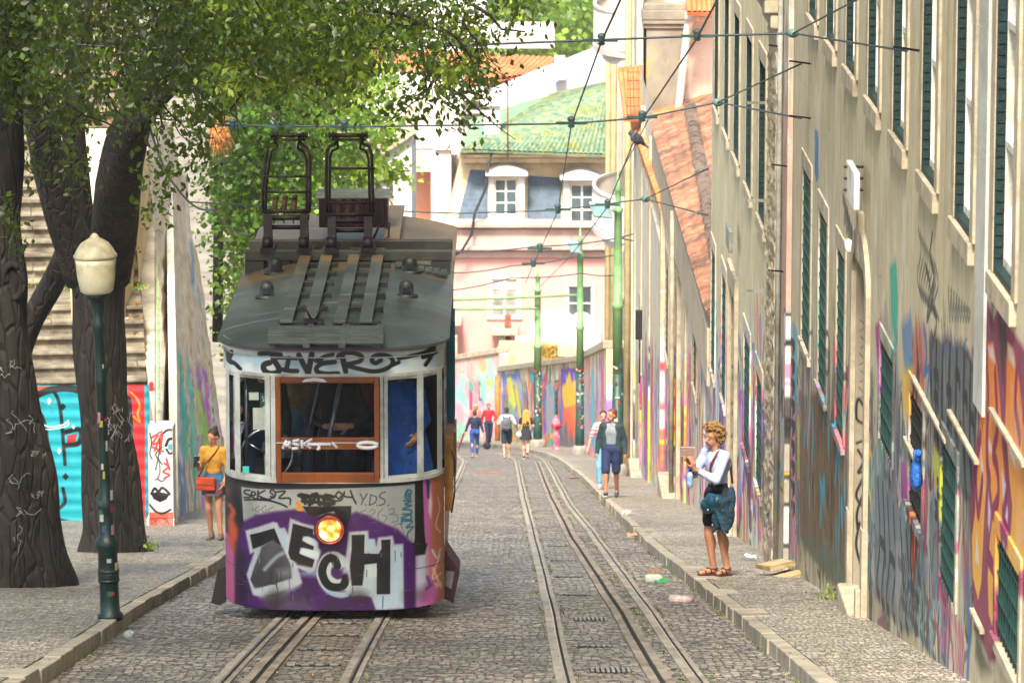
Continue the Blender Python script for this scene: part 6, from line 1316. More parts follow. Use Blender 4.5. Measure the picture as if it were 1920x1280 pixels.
    # H
    spray([(1020,420),(1180,412),(1185,480),(1230,480),(1245,540),(1260,470),(1380,458),(1395,530),(1465,530),(1470,1060),(1240,1060),(1205,960),(1150,940),(1040,940),(1030,870),(1000,700),(1000,600)], W, .97)
    P.poly(c5([(1365,560),(1460,545),(1465,1060),(1250,1060),(1245,945),(1355,940)]), '9fb6c4', .03, .9, streak=.45); P.poly(c5([(1150,760),(1245,780),(1200,950),(1050,940),(1050,870),(1135,860)]), 'a0b4ba', .03, .8, streak=.4); P.poly(c5([(1165,480),(1235,490),(1230,590),(1165,580)]), '8cacba', .03, .8)
    Q5([(1045,448),(1150,445),(1145,600),(1265,605),(1290,560),(1285,492),(1360,490),(1358,935),(1250,935),(1250,720),(1225,690),(1150,690),(1132,860),(1045,860),(1030,700),(1045,560)], '0c0b0d'); Q5([(1150,690),(1250,680),(1250,790),(1155,790)], W, soft=.01); Q5([(1060,600),(1130,600),(1120,800),(1050,800)], '241818', soft=.08, alpha=.6)
    S5([(385,760),(380,850),(430,870),(432,1040)], .008, '1a181c'); S5([(430,770),(430,860)], .006, '1a181c'); S5([(1300,950),(1298,1050)], .008, '30404a')
    for i in range(26):      # runs and overspray
        x, y = r0_.uniform(180, 1480), r0_.uniform(560, 960); S5([(x, y), (x+r0_.uniform(-3, 3), y+r0_.uniform(25, 90))], .006, r0_.choice(['8fa0a4', '1a1018', '5a3a70', '0e0c10']), soft=.004, alpha=.8)
    for i in range(18): x, y = r0_.uniform(100, 1800), r0_.uniform(300, 1050); S5([(x, y), (x+r0_.uniform(-60, 60), y+r0_.uniform(-20, 20))], .004, 'a8a8b0', soft=.003, alpha=.55)
    for i in range(14): x, y = r0_.uniform(100, 1600), r0_.uniform(900, 1060); S5([(x, y), (x+40, y+8)], .1, '2a241e', soft=.1, alpha=.35)
    # tags on the silver panel
    B = '16161a'
    for L in ([(205,105),(165,110),(160,135),(200,145),(200,165),(155,170)], [(215,145),(245,140),(250,120),(225,115),(215,150),(245,165)], [(275,100),(268,168)], [(330,95),(275,135),(360,165),(400,140)], [(400,125),(375,105),(390,85),(420,110),(405,150),(380,140)], [(430,100),(500,95),(450,150),(535,150),(540,200)], [(160,190),(240,178),(350,175),(440,190),(515,222)], [(250,170),(330,165),(420,185),(500,212)]): S5(L, .014, B)
    for L in ([(610,125),(640,120),(665,190),(640,140)], [(650,120),(690,130),(660,160),(720,190)], [(720,120),(760,115),(700,200),(705,150)], [(770,125),(780,195),(820,170),(800,130)], [(830,120),(880,130),(830,150),(900,170),(880,195),(820,200)], [(620,130),(900,135)], [(640,170),(900,190)]): S5(L, .028, '0c0c0f')
    for L in ([(965,110),(935,95),(915,125),(940,150),(970,120),(960,160),(910,170)], [(985,95),(985,130),(1050,140)], [(1035,85),(1055,140),(1080,190)]): S5(L, .015, B)
    for L in ([(1115,110),(1140,155),(1170,110)], [(1140,155),(1125,200)], [(1200,120),(1190,205)], [(1200,120),(1245,140),(1235,185),(1190,205)], [(1320,100),(1285,110),(1275,140),(1315,165),(1310,195),(1270,210)], [(1155,200),(1158,204)], [(1250,205),(1253,209)], [(1342,208),(1345,212)]): S5(L, .009, '2b2d30')
    for L in ([(1160,245),(1120,260),(1115,300)], [(1190,260),(1215,240),(1235,260),(1185,310),(1240,320)], [(1300,235),(1260,280),(1270,330),(1310,345),(1330,300),(1290,290)], [(1345,250),(1380,235),(1390,270),(1350,285),(1410,290),(1420,340),(1370,350)], [(230,250),(232,270)], [(280,225),(250,255),(270,275),(290,250)], [(340,215),(305,250),(330,275),(350,245)], [(400,225),(365,250),(370,280)], [(240,298),(330,290),(400,262)], [(1400,430),(1395,380),(1440,370),(1470,440)]): S5(L, .007, '55585a')
    for L in ([(1500,105),(1490,130),(1515,150),(1530,110),(1500,95),(1480,150),(1520,170),(1510,120)], [(1470,180),(1530,190),(1480,210),(1530,225),(1470,240)], [(1460,250),(1520,260),(1530,290),(1460,290)], [(1450,320),(1520,300),(1525,340),(1460,330),(1450,370)], [(1450,345),(1540,355),(1490,400),(1545,400),(1500,450),(1500,480)]): S5(L, .015, '1e5468')
    Q5([(580,180),(610,170),(635,190),(625,210),(648,225),(640,255),(600,250),(582,235),(600,215)], 'b8791c', soft=.004)
    Q5([(0,0),(1620,0),(1600,45),(130,60),(0,70)], '0c0b0f', soft=.004)
    # fascia: white with blue scrub and the black throw-up
    S6 = lambda L, w_, c, **k: P.stroke(c6(L), w_, c, k.pop('soft', .006), **k); Q6 = lambda L, c, **k: P.poly(c6(L), c, k.pop('soft', .008), **k)
    Q6([(0,-60),(1850,-60),(1850,232),(0,232)], 'b9c6c6', soft=.01)
    r_ = random.Random(5)
    for i in range(46): x, y = r_.uniform(80, 1760), r_.uniform(50, 210); S6([(x,y),(x+r_.uniform(-60,60),y+r_.uniform(-20,20))], r_.uniform(.03,.09), r_.choice(['8fb0c4','7f9fb6','d0d6d4','a3c0cc','c4ccca']), soft=.06, alpha=.6)
    for i in range(16): x = r_.uniform(100, 1700); S6([(x,50),(x+r_.uniform(-30,30),90)], .02, 'd4d8d6', soft=.02, alpha=.7)
    K = '0d0d10'
    for L, w_ in (([(360,66),(430,58),(525,66)], .036), ([(455,64),(480,120),(510,170),(500,205),(440,215),(395,190),(395,150),(440,130)], .045), ([(500,92),(570,90),(650,95)], .026), ([(590,92),(570,185)], .036), ([(530,180),(600,190),(655,190)], .036), ([(668,66),(740,205)], .042), ([(770,60),(742,210)], .044), ([(935,60),(870,75),(830,100),(800,108),(870,122),(950,118)], .03), ([(950,118),(860,130),(810,160),(815,195),(880,210),(975,208)], .036), ([(985,70),(1010,80),(1020,130),(1035,190)], .042), ([(975,80),(1020,50),(1100,50),(1160,75),(1150,110),(1090,128),(1020,140)], .034), ([(1020,140),(1130,170),(1250,195),(1340,180),(1400,140),(1390,90),(1330,68),(1260,75),(1240,110),(1270,130),(1310,110)], .034), ([(1400,150),(1450,130)], .03), ([(1450,100),(1600,80),(1700,60)], .03), ([(1640,100),(1720,40),(1700,110),(1660,170)], .034), ([(1640,110),(1740,90)], .03), ([(60,90),(130,95),(90,100),(95,160)], .03), ([(130,80),(105,160),(150,165),(200,200)], .034), ([(110,150),(180,180)], .03)): S6(L, w_*1.12, K)
    Q6([(70,-10),(1700,-10),(1700,45),(70,45)], '5e2450', soft=.02, alpha=.6)
paintT()
TPM = painted('tram_paint', PT, '8c8f8c', '7e8280', 2, .5, stain='3a3634', bump=.12, wear=.08, gloss=.42)
def outline(off=0, x0=-HW, x1=HW, n=48, sc=1.0):
    return [(TCX+(x0+(x1-x0)*i/n)*sc, Yf+off+dback(x0+(x1-x0)*i/n)) for i in range(n+1)]
def skin(mb, z0, z1, off=0, x0=-HW, x1=HW, n=48, nz=2):
    o = outline(off, x0, x1, n); mb.grid(lambda u, v: (*o[int(round(u*n))], z0+(z1-z0)*v), n, nz, True)
m = MB(); zb, zs_, zw, zf = tz(1144), tz(905), tz(703), tz(652)
skin(m, zb, zs_, nz=6); m.build('front_apron', TPM, tram, PT.uv(0, 2))
m = MB(); skin(m, zw, zf+.03); m.build('fascia', TPM, tram, PT.uv(0, 2))
TW = mat('tram_white', 'b9bdb6', '9fa39c', 4, .5, bump=.15, dirt='6e6a62', dscale=3)
m = MB()
for z, h, o_, c in ((zs_, .035, -.03, 0), (zw-.02, .03, -.015, 0), (zf+.0, .02, -.02, 0), (zw+(zf-zw)*.62, .008, -.006, 0)):
    m = MB(); o1 = outline(o_); n = len(o1)-1
    for i in range(n): (xa, ya), (xb, yb) = o1[i], o1[i+1]; m.prism([(xa, ya, z), (xb, yb, z), (xb, yb+abs(o_)+.01, z), (xa, ya+abs(o_)+.01, z)], (0, 0, h))
    m.build('trim_band', TW, tram, fix=True)
def post(mb, xa, xb, z0=zs_, z1=zw, pr_=.02, th=.06):
    a, b = tx(xa)-TCX, tx(xb)-TCX; ya, yb = Yf+dback(a)-pr_, Yf+dback(b)-pr_
    mb.prism([(TCX+a, ya, z0), (TCX+b, yb, z0), (TCX+b, yb+th, z0), (TCX+a, ya+th, z0)], (0, 0, z1-z0))
for a, b in ((420,428),(439,450),(498,508),(509,518),(713,720),(721,728),(782,794),(819,828)): m = MB(); post(m, a, b); m.build('window_post', TW, tram, fix=True, bevel=.004)
for a, b in ((428,439),(450,498),(728,782),(794,819)): m = MB(); post(m, a, b, zs_+.03, zs_+.055, .005, .04); m.build('window_frame', TW, tram, fix=True, bevel=.003); m = MB(); post(m, a, b, zw-.05, zw-.02, .005, .04); m.build('window_frame', TW, tram, fix=True, bevel=.003)
TG = glass('tram_glass', '10181a', .16)
for a, b in ((428,439),(450,498),(728,782),(794,819)):
    m = MB(); p, q = tx(a)-TCX, tx(b)-TCX; m.add([(TCX+p, Yf+dback(p)+.015, zs_+.03), (TCX+q, Yf+dback(q)+.015, zs_+.03), (TCX+q, Yf+dback(q)+.015, zw-.02), (TCX+p, Yf+dback(p)+.015, zw-.02)], [(0,1,2,3)]); m.build('pane', TG, tram)
# wooden front window with its crossbar and white tag
WOOD = mat('varnished_wood', '8a4a12', '6c360c', 3, .4, bump=.2, sc=(1,1,.3), dirt='4c2608')
wx0, wx1 = tx(519), tx(712); ww = MB(); yo = Yf-.035
def wbox(x0, y0, x1, y1, d=.05, o_=0): ww.box((tx(x0), yo-o_, tz(y1)), (tx(x1), yo+d, tz(y0)))
wbox(519,706,528.5,903); wbox(702.5,706,712,903); wbox(528.6,706,702.4,717); wbox(528.6,885,702.4,903); wbox(528.6,819,702.4,841,.05,.003)
wf = ww.build('front_window', WOOD, tram, bevel=.006); WORLD[wf.name] = WORLD[tram.name].copy()
m = MB(); m.add([(wx0+.04, yo+.03, tz(890)), (wx1-.04, yo+.03, tz(890)), (wx1-.04, yo+.03, tz(712)), (wx0+.04, yo+.03, tz(712))], [(0,1,2,3)]); m.build('pane', TG, wf)
m = MB(); m.box((tx(519), yo-.012, tz(828.5)), (tx(712), yo-.004, tz(827.5)))
def wstroke(L, r0=.012): m.tube([(tx(x), yo-.006, tz(y)) for x, y in c6(L)], r0, 6)
for L in ([(550,790),(580,725),(600,730),(605,785)], [(555,765),(610,760)], [(680,720),(630,730),(625,750),(680,765),(670,785),(620,790)], [(700,720),(700,785)], [(780,715),(710,750),(770,785)], [(740,755),(930,755),(930,740),(975,785)], [(830,760),(835,790),(815,795)]): wstroke(L, .014)
wstroke([(1210+75*math.cos(t), 762+22*math.sin(t)) for t in np.linspace(0, 6.283, 22)], .017)
m.build('white_tag', mat('white_marker', 'd8dce0', 'c8ccd2', 9, .6, bump=0), wf)
m = MB(); p = [(tx(x), yo-.008, tz(y)) for x, y in c6([(700,270),(730,245),(800,235),(870,245),(900,270),(850,268),(800,262),(740,268)])]; m.prism(p, (0, .004, 0)); m.build('white_splash', mat('white_marker', 'd8dce0', None, 9), wf, fix=True)
# sides
SP = Paint(Yf+.7, Yf+LEN, tz(1160), tz(640), 60, 60); SP.mess(Yf+.7, Yf+LEN, lambda y: tz(1140), lambda y: tz(700), 240, ['8a3a8c','c05aa0','2a8ca0','d8d8dc','1c1a20','c83a4a','e09a3a','3a3a80','a8c8d0'], (.04,.12), .6, 61, .95)
SPM = painted('tram_side_paint', SP, '8f938f', '7e8280', 2, .5, bump=.1, gloss=.4)
for s in (-1, 1):
    m = MB(); X = TCX+s*HW; mbw = MB(); hs = [(Yf+1.1+i*1.02, Yf+1.95+i*1.02, zs_, zw) for i in range(7)]
    wall_holes(mbw, X, Yf+.75, Yf+LEN, zb, zf, hs, .05)
    if s == 1: mbw.v = [(2*X-x, y, z) for x, y, z in mbw.v]
    mbw.build('side_panel', SPM, tram, SP.uv(1, 2))
    m = MB(); 
    for h in hs: m.add([(X-s*.03, h[0], h[2]), (X-s*.03, h[1], h[2]), (X-s*.03, h[1], h[3]), (X-s*.03, h[0], h[3])], [(0,1,2,3)])
    m.build('side_glass', TG, tram)
m = MB(); m.box((TCX-HW, Yf+LEN-.04, zb), (TCX+HW, Yf+LEN, zf)); m.build('rear_wall', mat('tram_dark_panel', '2c2c2e', None), tram)
m = MB(); m.prism([(TCX-.85, Yf+.8, zb-.004), (TCX-.85, Yf+LEN-.1, zb-.004), (TCX-.85, Yf+LEN-.1, gz(Yf+LEN)+.3), (TCX-.85, Yf+1.0, gz(Yf+1.0)+.06)], (1.7, 0, 0)); m.build('underframe', mat('underframe_iron', '1c1a19', '100f0f', 5, .7), tram, fix=True)
for yw in (Yf+1.6, Yf+5.6):
    for s in (lrl(yw), lrr(yw)): m = MB(); m.lathe((s-.04, yw, gz(yw)+.34), [(.36, 0), (.36, .02), (.32, .03), (.32, .09)], 24, (1, 0, 0)); m.build('wheel', IRON, tram)
m = MB(); fz = zs_-.62; m.box((TCX-.93, Yf+.7, fz-.05), (TCX+.93, Yf+LEN-.05, fz)); m.prism([(TCX-.3, Yf+.06, fz-.05), (TCX+.3, Yf+.06, fz-.05), (TCX+.93, Yf+.7, fz-.05), (TCX-.93, Yf+.7, fz-.05)], (0, 0, .05)); m.m = 1; m.box((TCX-.98, Yf+.9, zf-.02), (TCX+.98, Yf+LEN, zf)); m.prism([(TCX-.5, Yf+.06, zf-.02), (TCX+.5, Yf+.06, zf-.02), (TCX+.95, Yf+.9, zf-.02), (TCX-.95, Yf+.9, zf-.02)], (0, 0, .02))
m.box((TCX-.97, Yf+2.9, fz), (TCX+.97, Yf+2.95, zf-.03)); m.build('interior', [mat('tram_floor', '2c2622', None), mat('tram_inner_wood', '3a2416', '24160e', 3, .5)], tram, fix=True)
# driver's desk: handwheel, boxes, papers, grab poles
m = MB(); c = Vector((tx(497), Yf+.42, tz(868))); m.tube([c+Vector((.23*math.cos(t), .04*math.cos(t), .23*math.sin(t))) for t in np.linspace(0, 6.283, 25)], .014, 6, False)
for t in (.5, 2.6, 4.7): m.tube([c, c+Vector((.23*math.cos(t), .0, .23*math.sin(t)))], .01, 5)
m.tube([c, (c.x, c.y+.25, fz)], .03, 8); m.build('handwheel', mat('chromed', 'b8bcbc', '888c8c', 8, .25, metal=.9, bump=0), tram)
m = MB(); m.box((tx(470), Yf+.55, fz), (tx(560), Yf+.9, tz(895))); m.m = 1; m.box((tx(486), Yf+.5, tz(868)), (tx(560), Yf+.8, tz(858))); m.build('driver_desk', [mat('desk_dark', '1c1e20', None), mat('desk_grey', '70787e', None)], tram)
m = MB(); m.tube([(tx(459), Yf+.3, tz(895)), (tx(461), Yf+.3, tz(704))], .014, 6)
for x0, x1 in ((700,905),(880,1040)): pass
for L in ([(640,1280-300),(700,980)],): pass
m.tube([(tx(562), Yf+.5, tz(885)), (tx(600), Yf+.5, tz(715))], .01, 6); m.tube([(tx(612), Yf+.4, tz(885)), (tx(612), Yf+.4, tz(850)), (tx(640), Yf+.4, tz(716))], .02, 8); m.build('grab_pole', mat('dull_steel', '7c8488', '5c6468', 8, .3, metal=.7, bump=0), tram)
m = MB(); yy = Yf+.17
m.box((tx(467), yy, tz(756)), (tx(485), yy+.01, tz(742))); m.box((tx(474), yy, tz(812)), (tx(499), yy+.01, tz(771))); m.build('paper_sheet', mat('paper', 'c4ccc0', 'b0b8ac', 9), tram)
m = MB(); m.box((tx(487), yy+.03, tz(781)), (tx(504), yy+.04, tz(744))); o = m.build('notice', mat('teal_notice', '1c5450', None, 9), tram); WORLD[o.name] = WORLD[tram.name].copy()
m = MB(); 
for L in ([(494,750),(491.5,751),(492,754),(494.5,756),(494,759),(491,760)], [(496,751),(500,751)], [(498,751),(498,760)], [(494,769),(492,772),(492,776),(494,779),(497,777),(497,771),(494,769)]): m.tube([(tx(x), yy+.028, tz(y)) for x, y in L], .0035, 5)
m.build('lettering', mat('white_marker', 'd8dce0', None, 9), o)
m = MB(); yy = Yf+dback(tx(460)-TCX)-.002; m.box((tx(454), yy, tz(893)), (tx(466), yy+.01, tz(880))); m.build('sticker', mat('teal_sticker', '2ea8a0', '4ac0b4', 9), tram)
# headlight
hc = Vector((tx(619), Yf-.02, tz(988))); m = MB(); m.lathe(hc+Vector((0, -.0, 0)), [(.132, .03), (.132, -.03), (.138, -.10), (.130, -.115), (.114, -.115), (.110, -.09)], 32, (0, 1, 0)); m.v = [(x, y, z) for x, y, z in m.v]
hl = m.build('headlight', mat('headlight_rim', '7a1c14', '2a1210', 6, .35, metal=.3, bump=.1), tram, fix=True); WORLD[hl.name] = WORLD[tram.name].copy()
k = NT('lit_lens'); tc = k.n('TexNoise'); tc.inputs['Scale'].default_value = 13; k.l(k.coord(), tc.inputs['Vector']); cc = k.ramp(tc.outputs['Fac'], [(.36, srgb('8a4a14')), (.5, srgb('e08a30')), (.66, srgb('fff0b8'))]); k.base(cc); k.l(cc, k.b.inputs['Emission Color']); k.b.inputs['Emission Strength'].default_value = .42; k.b.inputs['Roughness'].default_value = .1
m = MB(); m.lathe(hc+Vector((0, -.088, 0)), [(.109, 0), (.09, -.012), (.06, -.022), (.01, -.026)], 28, (0, 1, 0)); m.v = [tuple(v) for v in m.v]; m.build('lens', k.m, hl, fix=True)
bl = bpy.data.lights.new('headlight_bulb', 'POINT'); bl.energy = 1.5; bl.color = (1, .7, .35); bl.shadow_soft_size = .08; bo = bpy.data.objects.new('headlight_bulb', bl); col.objects.link(bo); bo.location = hc+Vector((0, -.3, 0))
# roof
def roof_paint(name, c1, c2, ochre, amt, rough):
    k = NT(name); cc = k.mix(k.ramp(k.noise(1.1, 6, .6), [(.35, (0,0,0)), (.65, (1,1,1))]), srgb(c1), srgb(c2)); tcg = k.n('TexCoord'); sx = k.n('SeparateXYZ'); k.l(tcg.outputs['Object'], sx.inputs[0])
    dm_ = k.math('ADD', k.math('ADD', k.math('MULTIPLY', k.math('SUBTRACT', sx.outputs[1], 2.9), .5), k.math('MULTIPLY', sx.outputs[0], -.3)), k.math('MULTIPLY', k.math('SUBTRACT', k.noise(1.2, 6), .5), 2.6))
    cc = k.mix(k.ramp(dm_, [(.2, (0,0,0)), (.9, (amt,)*3)]), cc, srgb(ochre))
    cc = k.mix(k.ramp(k.noise(7, 10, .9, (1.2, .5, 1)), [(.6, (0,0,0)), (.68, (.75,.75,.75))]), cc, srgb('1c1b17')); cc = k.mix(k.ramp(k.noise(1.6, 6, .65, (.4, 3.2, 1)), [(.6, (0,0,0)), (.68, (.5,.5,.5))]), cc, srgb('8fa0a6'))
    k.base(cc); k.b.inputs['Specular IOR Level'].default_value = .3; k.b.inputs['Roughness'].default_value = rough; k.bump(k.noise(30, 6), .2, .01); return k.m
RM = roof_paint('tram_roof_paint', '363c37', '4c534f', '866634', .7, .42)
RHW = HW+.05
def roofz(dx, t): return zf+.01+.135*(1-(abs(dx)/RHW)**2.6)*min(1, (t/.45))**.55
def roofp(dx, s_, t): return None
m = MB(); n = 40; rows = [0, .03, .08, .16, .28, .45, .8, 1.5, 2.5, 3.5, 4.5, 5.5, 6.5, LEN-.3, LEN+.05]
for rI, t in enumerate(rows):
    for i in range(n+1):
        dx = RHW*(-1+2*i/n); y = Yf-.06+dback(dx*HW/RHW)*(1 if t < 1 else 1)+t if t < .8 else Yf-.06+dback(dx*HW/RHW)*max(0, 1-(t-.8)/6.6)+t
        m.v.append((TCX+dx, y, roofz(dx, t)))
m.f = [[j*(n+1)+i, j*(n+1)+i+1, (j+1)*(n+1)+i+1, (j+1)*(n+1)+i] for j in range(len(rows)-1) for i in range(n)]; m.mi = [0]*len(m.f); m.sm = [True]*len(m.f)
o1 = [(TCX+RHW*(-1+2*i/n), Yf-.06+dback(RHW*(-1+2*i/n)*HW/RHW)) for i in range(n+1)]
for i in range(n): m.add([(*o1[i], zf-.012), (*o1[i+1], zf-.012), (*o1[i+1], zf+.012), (*o1[i], zf+.012)], [(0,1,2,3)])
for s in (0, n): x, y = o1[s]; m.add([(x, y, zf-.012), (x, Yf+LEN, zf-.012), (x, Yf+LEN, zf+.012), (x, y, zf+.012)], [(0,1,2,3)])
rf = m.build('roof', RM, tram, fix=False); WORLD[rf.name] = WORLD[tram.name].copy()
def rz_(x, extra=0): return roofz(x-TCX, 1)+extra
def roofpt(px_, py_, h=0):     # the spot on the roof seen at a pixel
    Z = roofz(0, 1)+h
    for _ in range(4): rx, rz = ray(px_, py_); Y = Z/rz; X = rx*Y; Z = roofz(min(RHW, max(-RHW, X-TCX)), 1)+h
    return Vector((X, Y, Z))
BOARD = roof_paint('roof_board', '555a55', '42463f', '94744a', .75, .45)
for xa, xb in ((540,563),(583,607),(640,663),(688,712)):
    a = roofpt(xa-14, 600, .06); b = roofpt(xb-14, 600, .06); y0, y1 = roofpt(xa, 604, .06).y, roofpt(xa, 466, .06).y
    m = MB(); zc_ = max(a.z, b.z); m.box((a.x, y0, zc_-.012), (b.x, y1, zc_+.012)); m.build('roof_board', BOARD, rf, bevel=.004)
for (xa, xb) in ((527,605),(627,712)):
    for yy in (604, 577, 552, 530, 512, 496, 482):
        p = roofpt(xa-4, 604, .05); q = roofpt(xb+2, 604, .05); y0 = roofpt(600, yy, .03).y; z0 = max(roofz(p.x-TCX, 1), roofz(q.x-TCX, 1)); m = MB(); m.box((p.x, y0-.03, z0-.06), (q.x, y0+.03, z0+.045)); m.build('cleat', mat('cleat_dark', '2c302a', '20221e', 4, .6), rf, bevel=.006)
m = MB()
for i in range(5):
    p = roofpt(503, 620+i*6.2, .04); q = roofpt(719, 620+i*6.2, .04); z0 = roofz(0, .7)+.045-.0*i; m.box((p.x, p.y-.07, z0-.016), (q.x, p.y+.065, z0+.006))
for x in (510, 575, 642, 708): p = roofpt(x, 645, .02); m.box((p.x-.03, p.y-.08, p.z-.02), (p.x+.03, p.y+.9, p.z+.03))
m.build('front_vent', mat('vent_grey', '4a504c', '383d39', 4, .6), rf, bevel=.004)
for x, y in ((500,556),(762,554),(516,511),(769,509)):
    p = roofpt(x, y, 0); m = MB(); m.lathe(p+Vector((0,0,-.01)), [(.11, 0), (.11, .018), (.068, .026), (.068, .10), (.06, .13), (.036, .152), (.005, .16)], 18); m.m = 1; m.box((p.x-.034, p.y-.076, p.z+.03), (p.x+.034, p.y-.05, p.z+.085)); m.build('ventilator', [mat('vent_dark', '2c302d', '1f221e', 5, .5), BLACKM], rf)
m = MB(); p = roofpt(748, 500, .03); q = roofpt(832, 515, .03)
for i in range(7): c = p.lerp(q, i/6); m.obox(c+Vector((0, .05, .02)), (.03, 0, 0), (.0, .11, .0), (0, 0, .012))
m.bar(p+Vector((-.04, -.03, 0)), q+Vector((.04, -.03, 0)), .03, .04); m.bar(p+Vector((-.04, .13, 0)), q+Vector((.04, .13, 0)), .03, .04); m.build('slatted_rack', mat('vent_grey', '676e6a', None), rf)
m = MB(); c = roofpt(588, 598, .085)
m.tube([c+Vector((-.09, 0, .13)), c+Vector((-.02, 0, 0)), c+Vector((.02, 0, 0)), c+Vector((.09, 0, .13))], .009, 6); m.box(c-Vector((.09, .05, .01)), c+Vector((.09, .05, .002))); m.build('wire_bracket', IRON, rf)
zb2 = roofz(0, 1)+.11
for yb in (470, 451): Yb = zb2/ray(650, yb)[1]; m = MB(); m.box((TCX-RHW+.04, Yb, zb2-.10), (TCX+RHW-.02, Yb+.11, zb2)); m.build('crossbeam', mat('beam_grey', '44473f', '302f2a', 3, .5, dirt='4c3c20'), rf, bevel=.008)
Yb1, Yb2 = [zb2/ray(650, yb)[1] for yb in (470, 451)]
for s in (-1, 1): m = MB(); m.box((TCX+s*(RHW-.22), Yb1-.02, zf-.02), (TCX+s*(RHW-.04), Yb2+.13, zb2-.102)); m.build('beam_block', mat('cleat_dark', '3a3e38', None), rf)
for dx in (-.6, 0, .5): m = MB(); m.box((TCX+dx-.05, Yb1+.01, zb2-.3), (TCX+dx+.05, Yb2+.1, zb2-.102)); m.build('beam_block', mat('cleat_dark', '3a3e38', None), rf)
for xa, xb in ((540,570),(592,622),(690,720),(722,752)): m = MB(); a = roofpt(xa, 432, .1); b = roofpt(xb, 432, .1); m.box((a.x, Yb2+.15, zb2-.03), (b.x, Yf+LEN-.1, zb2))
m.build('rear_board', BOARD, rf, bevel=.004)
Yr = Yb2+.75; m = MB(); p, q = atY(598, 428, Yr), atY(727, 372, Yr); m.box((p.x, Yr, zb2+.02), (q.x, Yr+.5, q.z)); m.m = 1; m.box((p.x-.03, Yr-.03, q.z), (q.x+.04, Yr+.55, q.z+.025)); m.m = 2
for x in (606, 640, 680, 718): c = atY(x, 400, Yr); m.box((c.x-.02, Yr-.015, zb2+.04), (c.x+.02, Yr, q.z-.02))
m.build('resistor_box', [mat('purple_enamel', '33121f', '22101a', 4, .3, bump=.05), mat('grey_lid', '8c8e86', '6c6e66', 5, .6), mat('purple_edge', '1a0c12', None)], rf, bevel=.006)
# pantographs
PAN = mat('pantograph_iron', '2a1a1e', '161014', 9, .5, metal=.3, bump=.3, dirt='4a3e34', dscale=6)
def pant(xs_l, xs_r, label, hx0, hx1, crossy, low, Yp_):
    pp = MB(); P = lambda x, y, dy=0: atY(x, y, Yp_+dy)
    o = None
    for s_, L in ((-1, xs_l), (1, xs_r)):
        pp.tube([P(x, y, .04) for x, y in L], .017, 8); pp.tube([P(x+s_*-6, y+8, .16) for x, y in L[:-2]]+[P(*L[-2])], .013, 6)
    o = pp.build('pantograph', PAN, tram); o['label'] = label; WORLD[o.name] = WORLD[tram.name].copy()
    h = MB(); h.tube([P(hx0, 254), P(hx1, 254)], .02, 8); h.tube([P(hx0+4, 262), P(hx1-4, 262)], .013, 8)
    for x in (hx0+2, hx0+9, hx1-9, hx1-2): h.lathe(P(x, 254)-Vector((.012, 0, 0)), [(.032, 0), (.032, .024)], 10, (1, 0, 0))
    h.build('contact_head', PAN, o)
    c = MB()
    for y, e in crossy: c.tube([P(xs_l[0][0]-3+e, y), P(xs_r[0][0]+3, y)], .012, 6)
    c.tube([P(xs_l[0][0]-2, low), P(xs_r[0][0]+2, low)], .02, 8); c.tube([P(xs_l[0][0], low+12), P(xs_r[0][0], low+12)], .026, 8); c.build('cross_bar', PAN, o)
    b = MB()
    for x in (xs_l[0][0]+8, xs_r[0][0]-10):
        a_ = P(x, low+6); b.prism([(a_.x-.04, Yp_-.1, zb2), (a_.x-.04, Yp_+.2, zb2), (a_.x-.04, Yp_+.08, a_.z), (a_.x-.04, Yp_-.02, a_.z)], (.08, 0, 0)); b.lathe(Vector((a_.x-.05, Yp_-.06, zb2+.07)), [(.06, 0), (.06, .1)], 12, (1, 0, 0)); b.box((a_.x-.07, Yp_-.14, zb2-.02), (a_.x+.07, Yp_+.25, zb2+.03))
    b.tube([P(xs_l[0][0]+8, low+30), P(xs_r[0][0]-10, low+30)], .022, 8); b.build('base_bracket', PAN, o, fix=True)
    cx = (xs_l[0][0]+xs_r[0][0])/2
    for i in (-1, 0, 1):
        s = MB(); a_, b_ = P(cx+i*18-2, low-30, .1), P(cx+i*18-5, low, .0)
        for j in range(9): c0 = b_.lerp(a_, j/9); s.lathe(c0, [(.022, 0), (.032, .007), (.022, .014)], 8, (a_-b_))
        s.tube([b_-Vector((0, 0, .12)), b_], .008, 5); s.build('spring', mat('spring_brown', '6a5030', '3a2c24', 9, .6), o)
Yp1 = Yb1+.1
pant([(494,398),(492,370),(494,330),(500,290),(503,276),(514,270),(519,262),(519,255)], [(580,398),(581,370),(581,330),(581,292),(575,277),(564,270),(561,262),(561,255)], 'left pantograph, its top bar level with the wire', 508, 577, ((331,4),(360,0)), 396, Yp1)
pant([(614,405),(612,370),(612,330),(613,285),(617,275),(628,270),(632,262),(632,255)], [(700,405),(699,370),(698,330),(697,290),(692,275),(681,270),(677,262),(677,255)], 'right pantograph in front of the dark purple box', 616, 690, ((316,6),(380,4)), 402, Yp1)
m = MB(); p = roofpt(700, 448, .1); m.tube([p, p+Vector((.06, 0, .14)), p+Vector((.16, 0, .16)), p+Vector((.15, 0, .02)), p+Vector((.08, -.1, -.02))], .011, 6); p = roofpt(770, 482, .03); m.tube([p, p+Vector((.08, 0, .05)), p+Vector((.16, .1, .05))], .01, 6); m.build('roof_cable', BLACKM, rf)
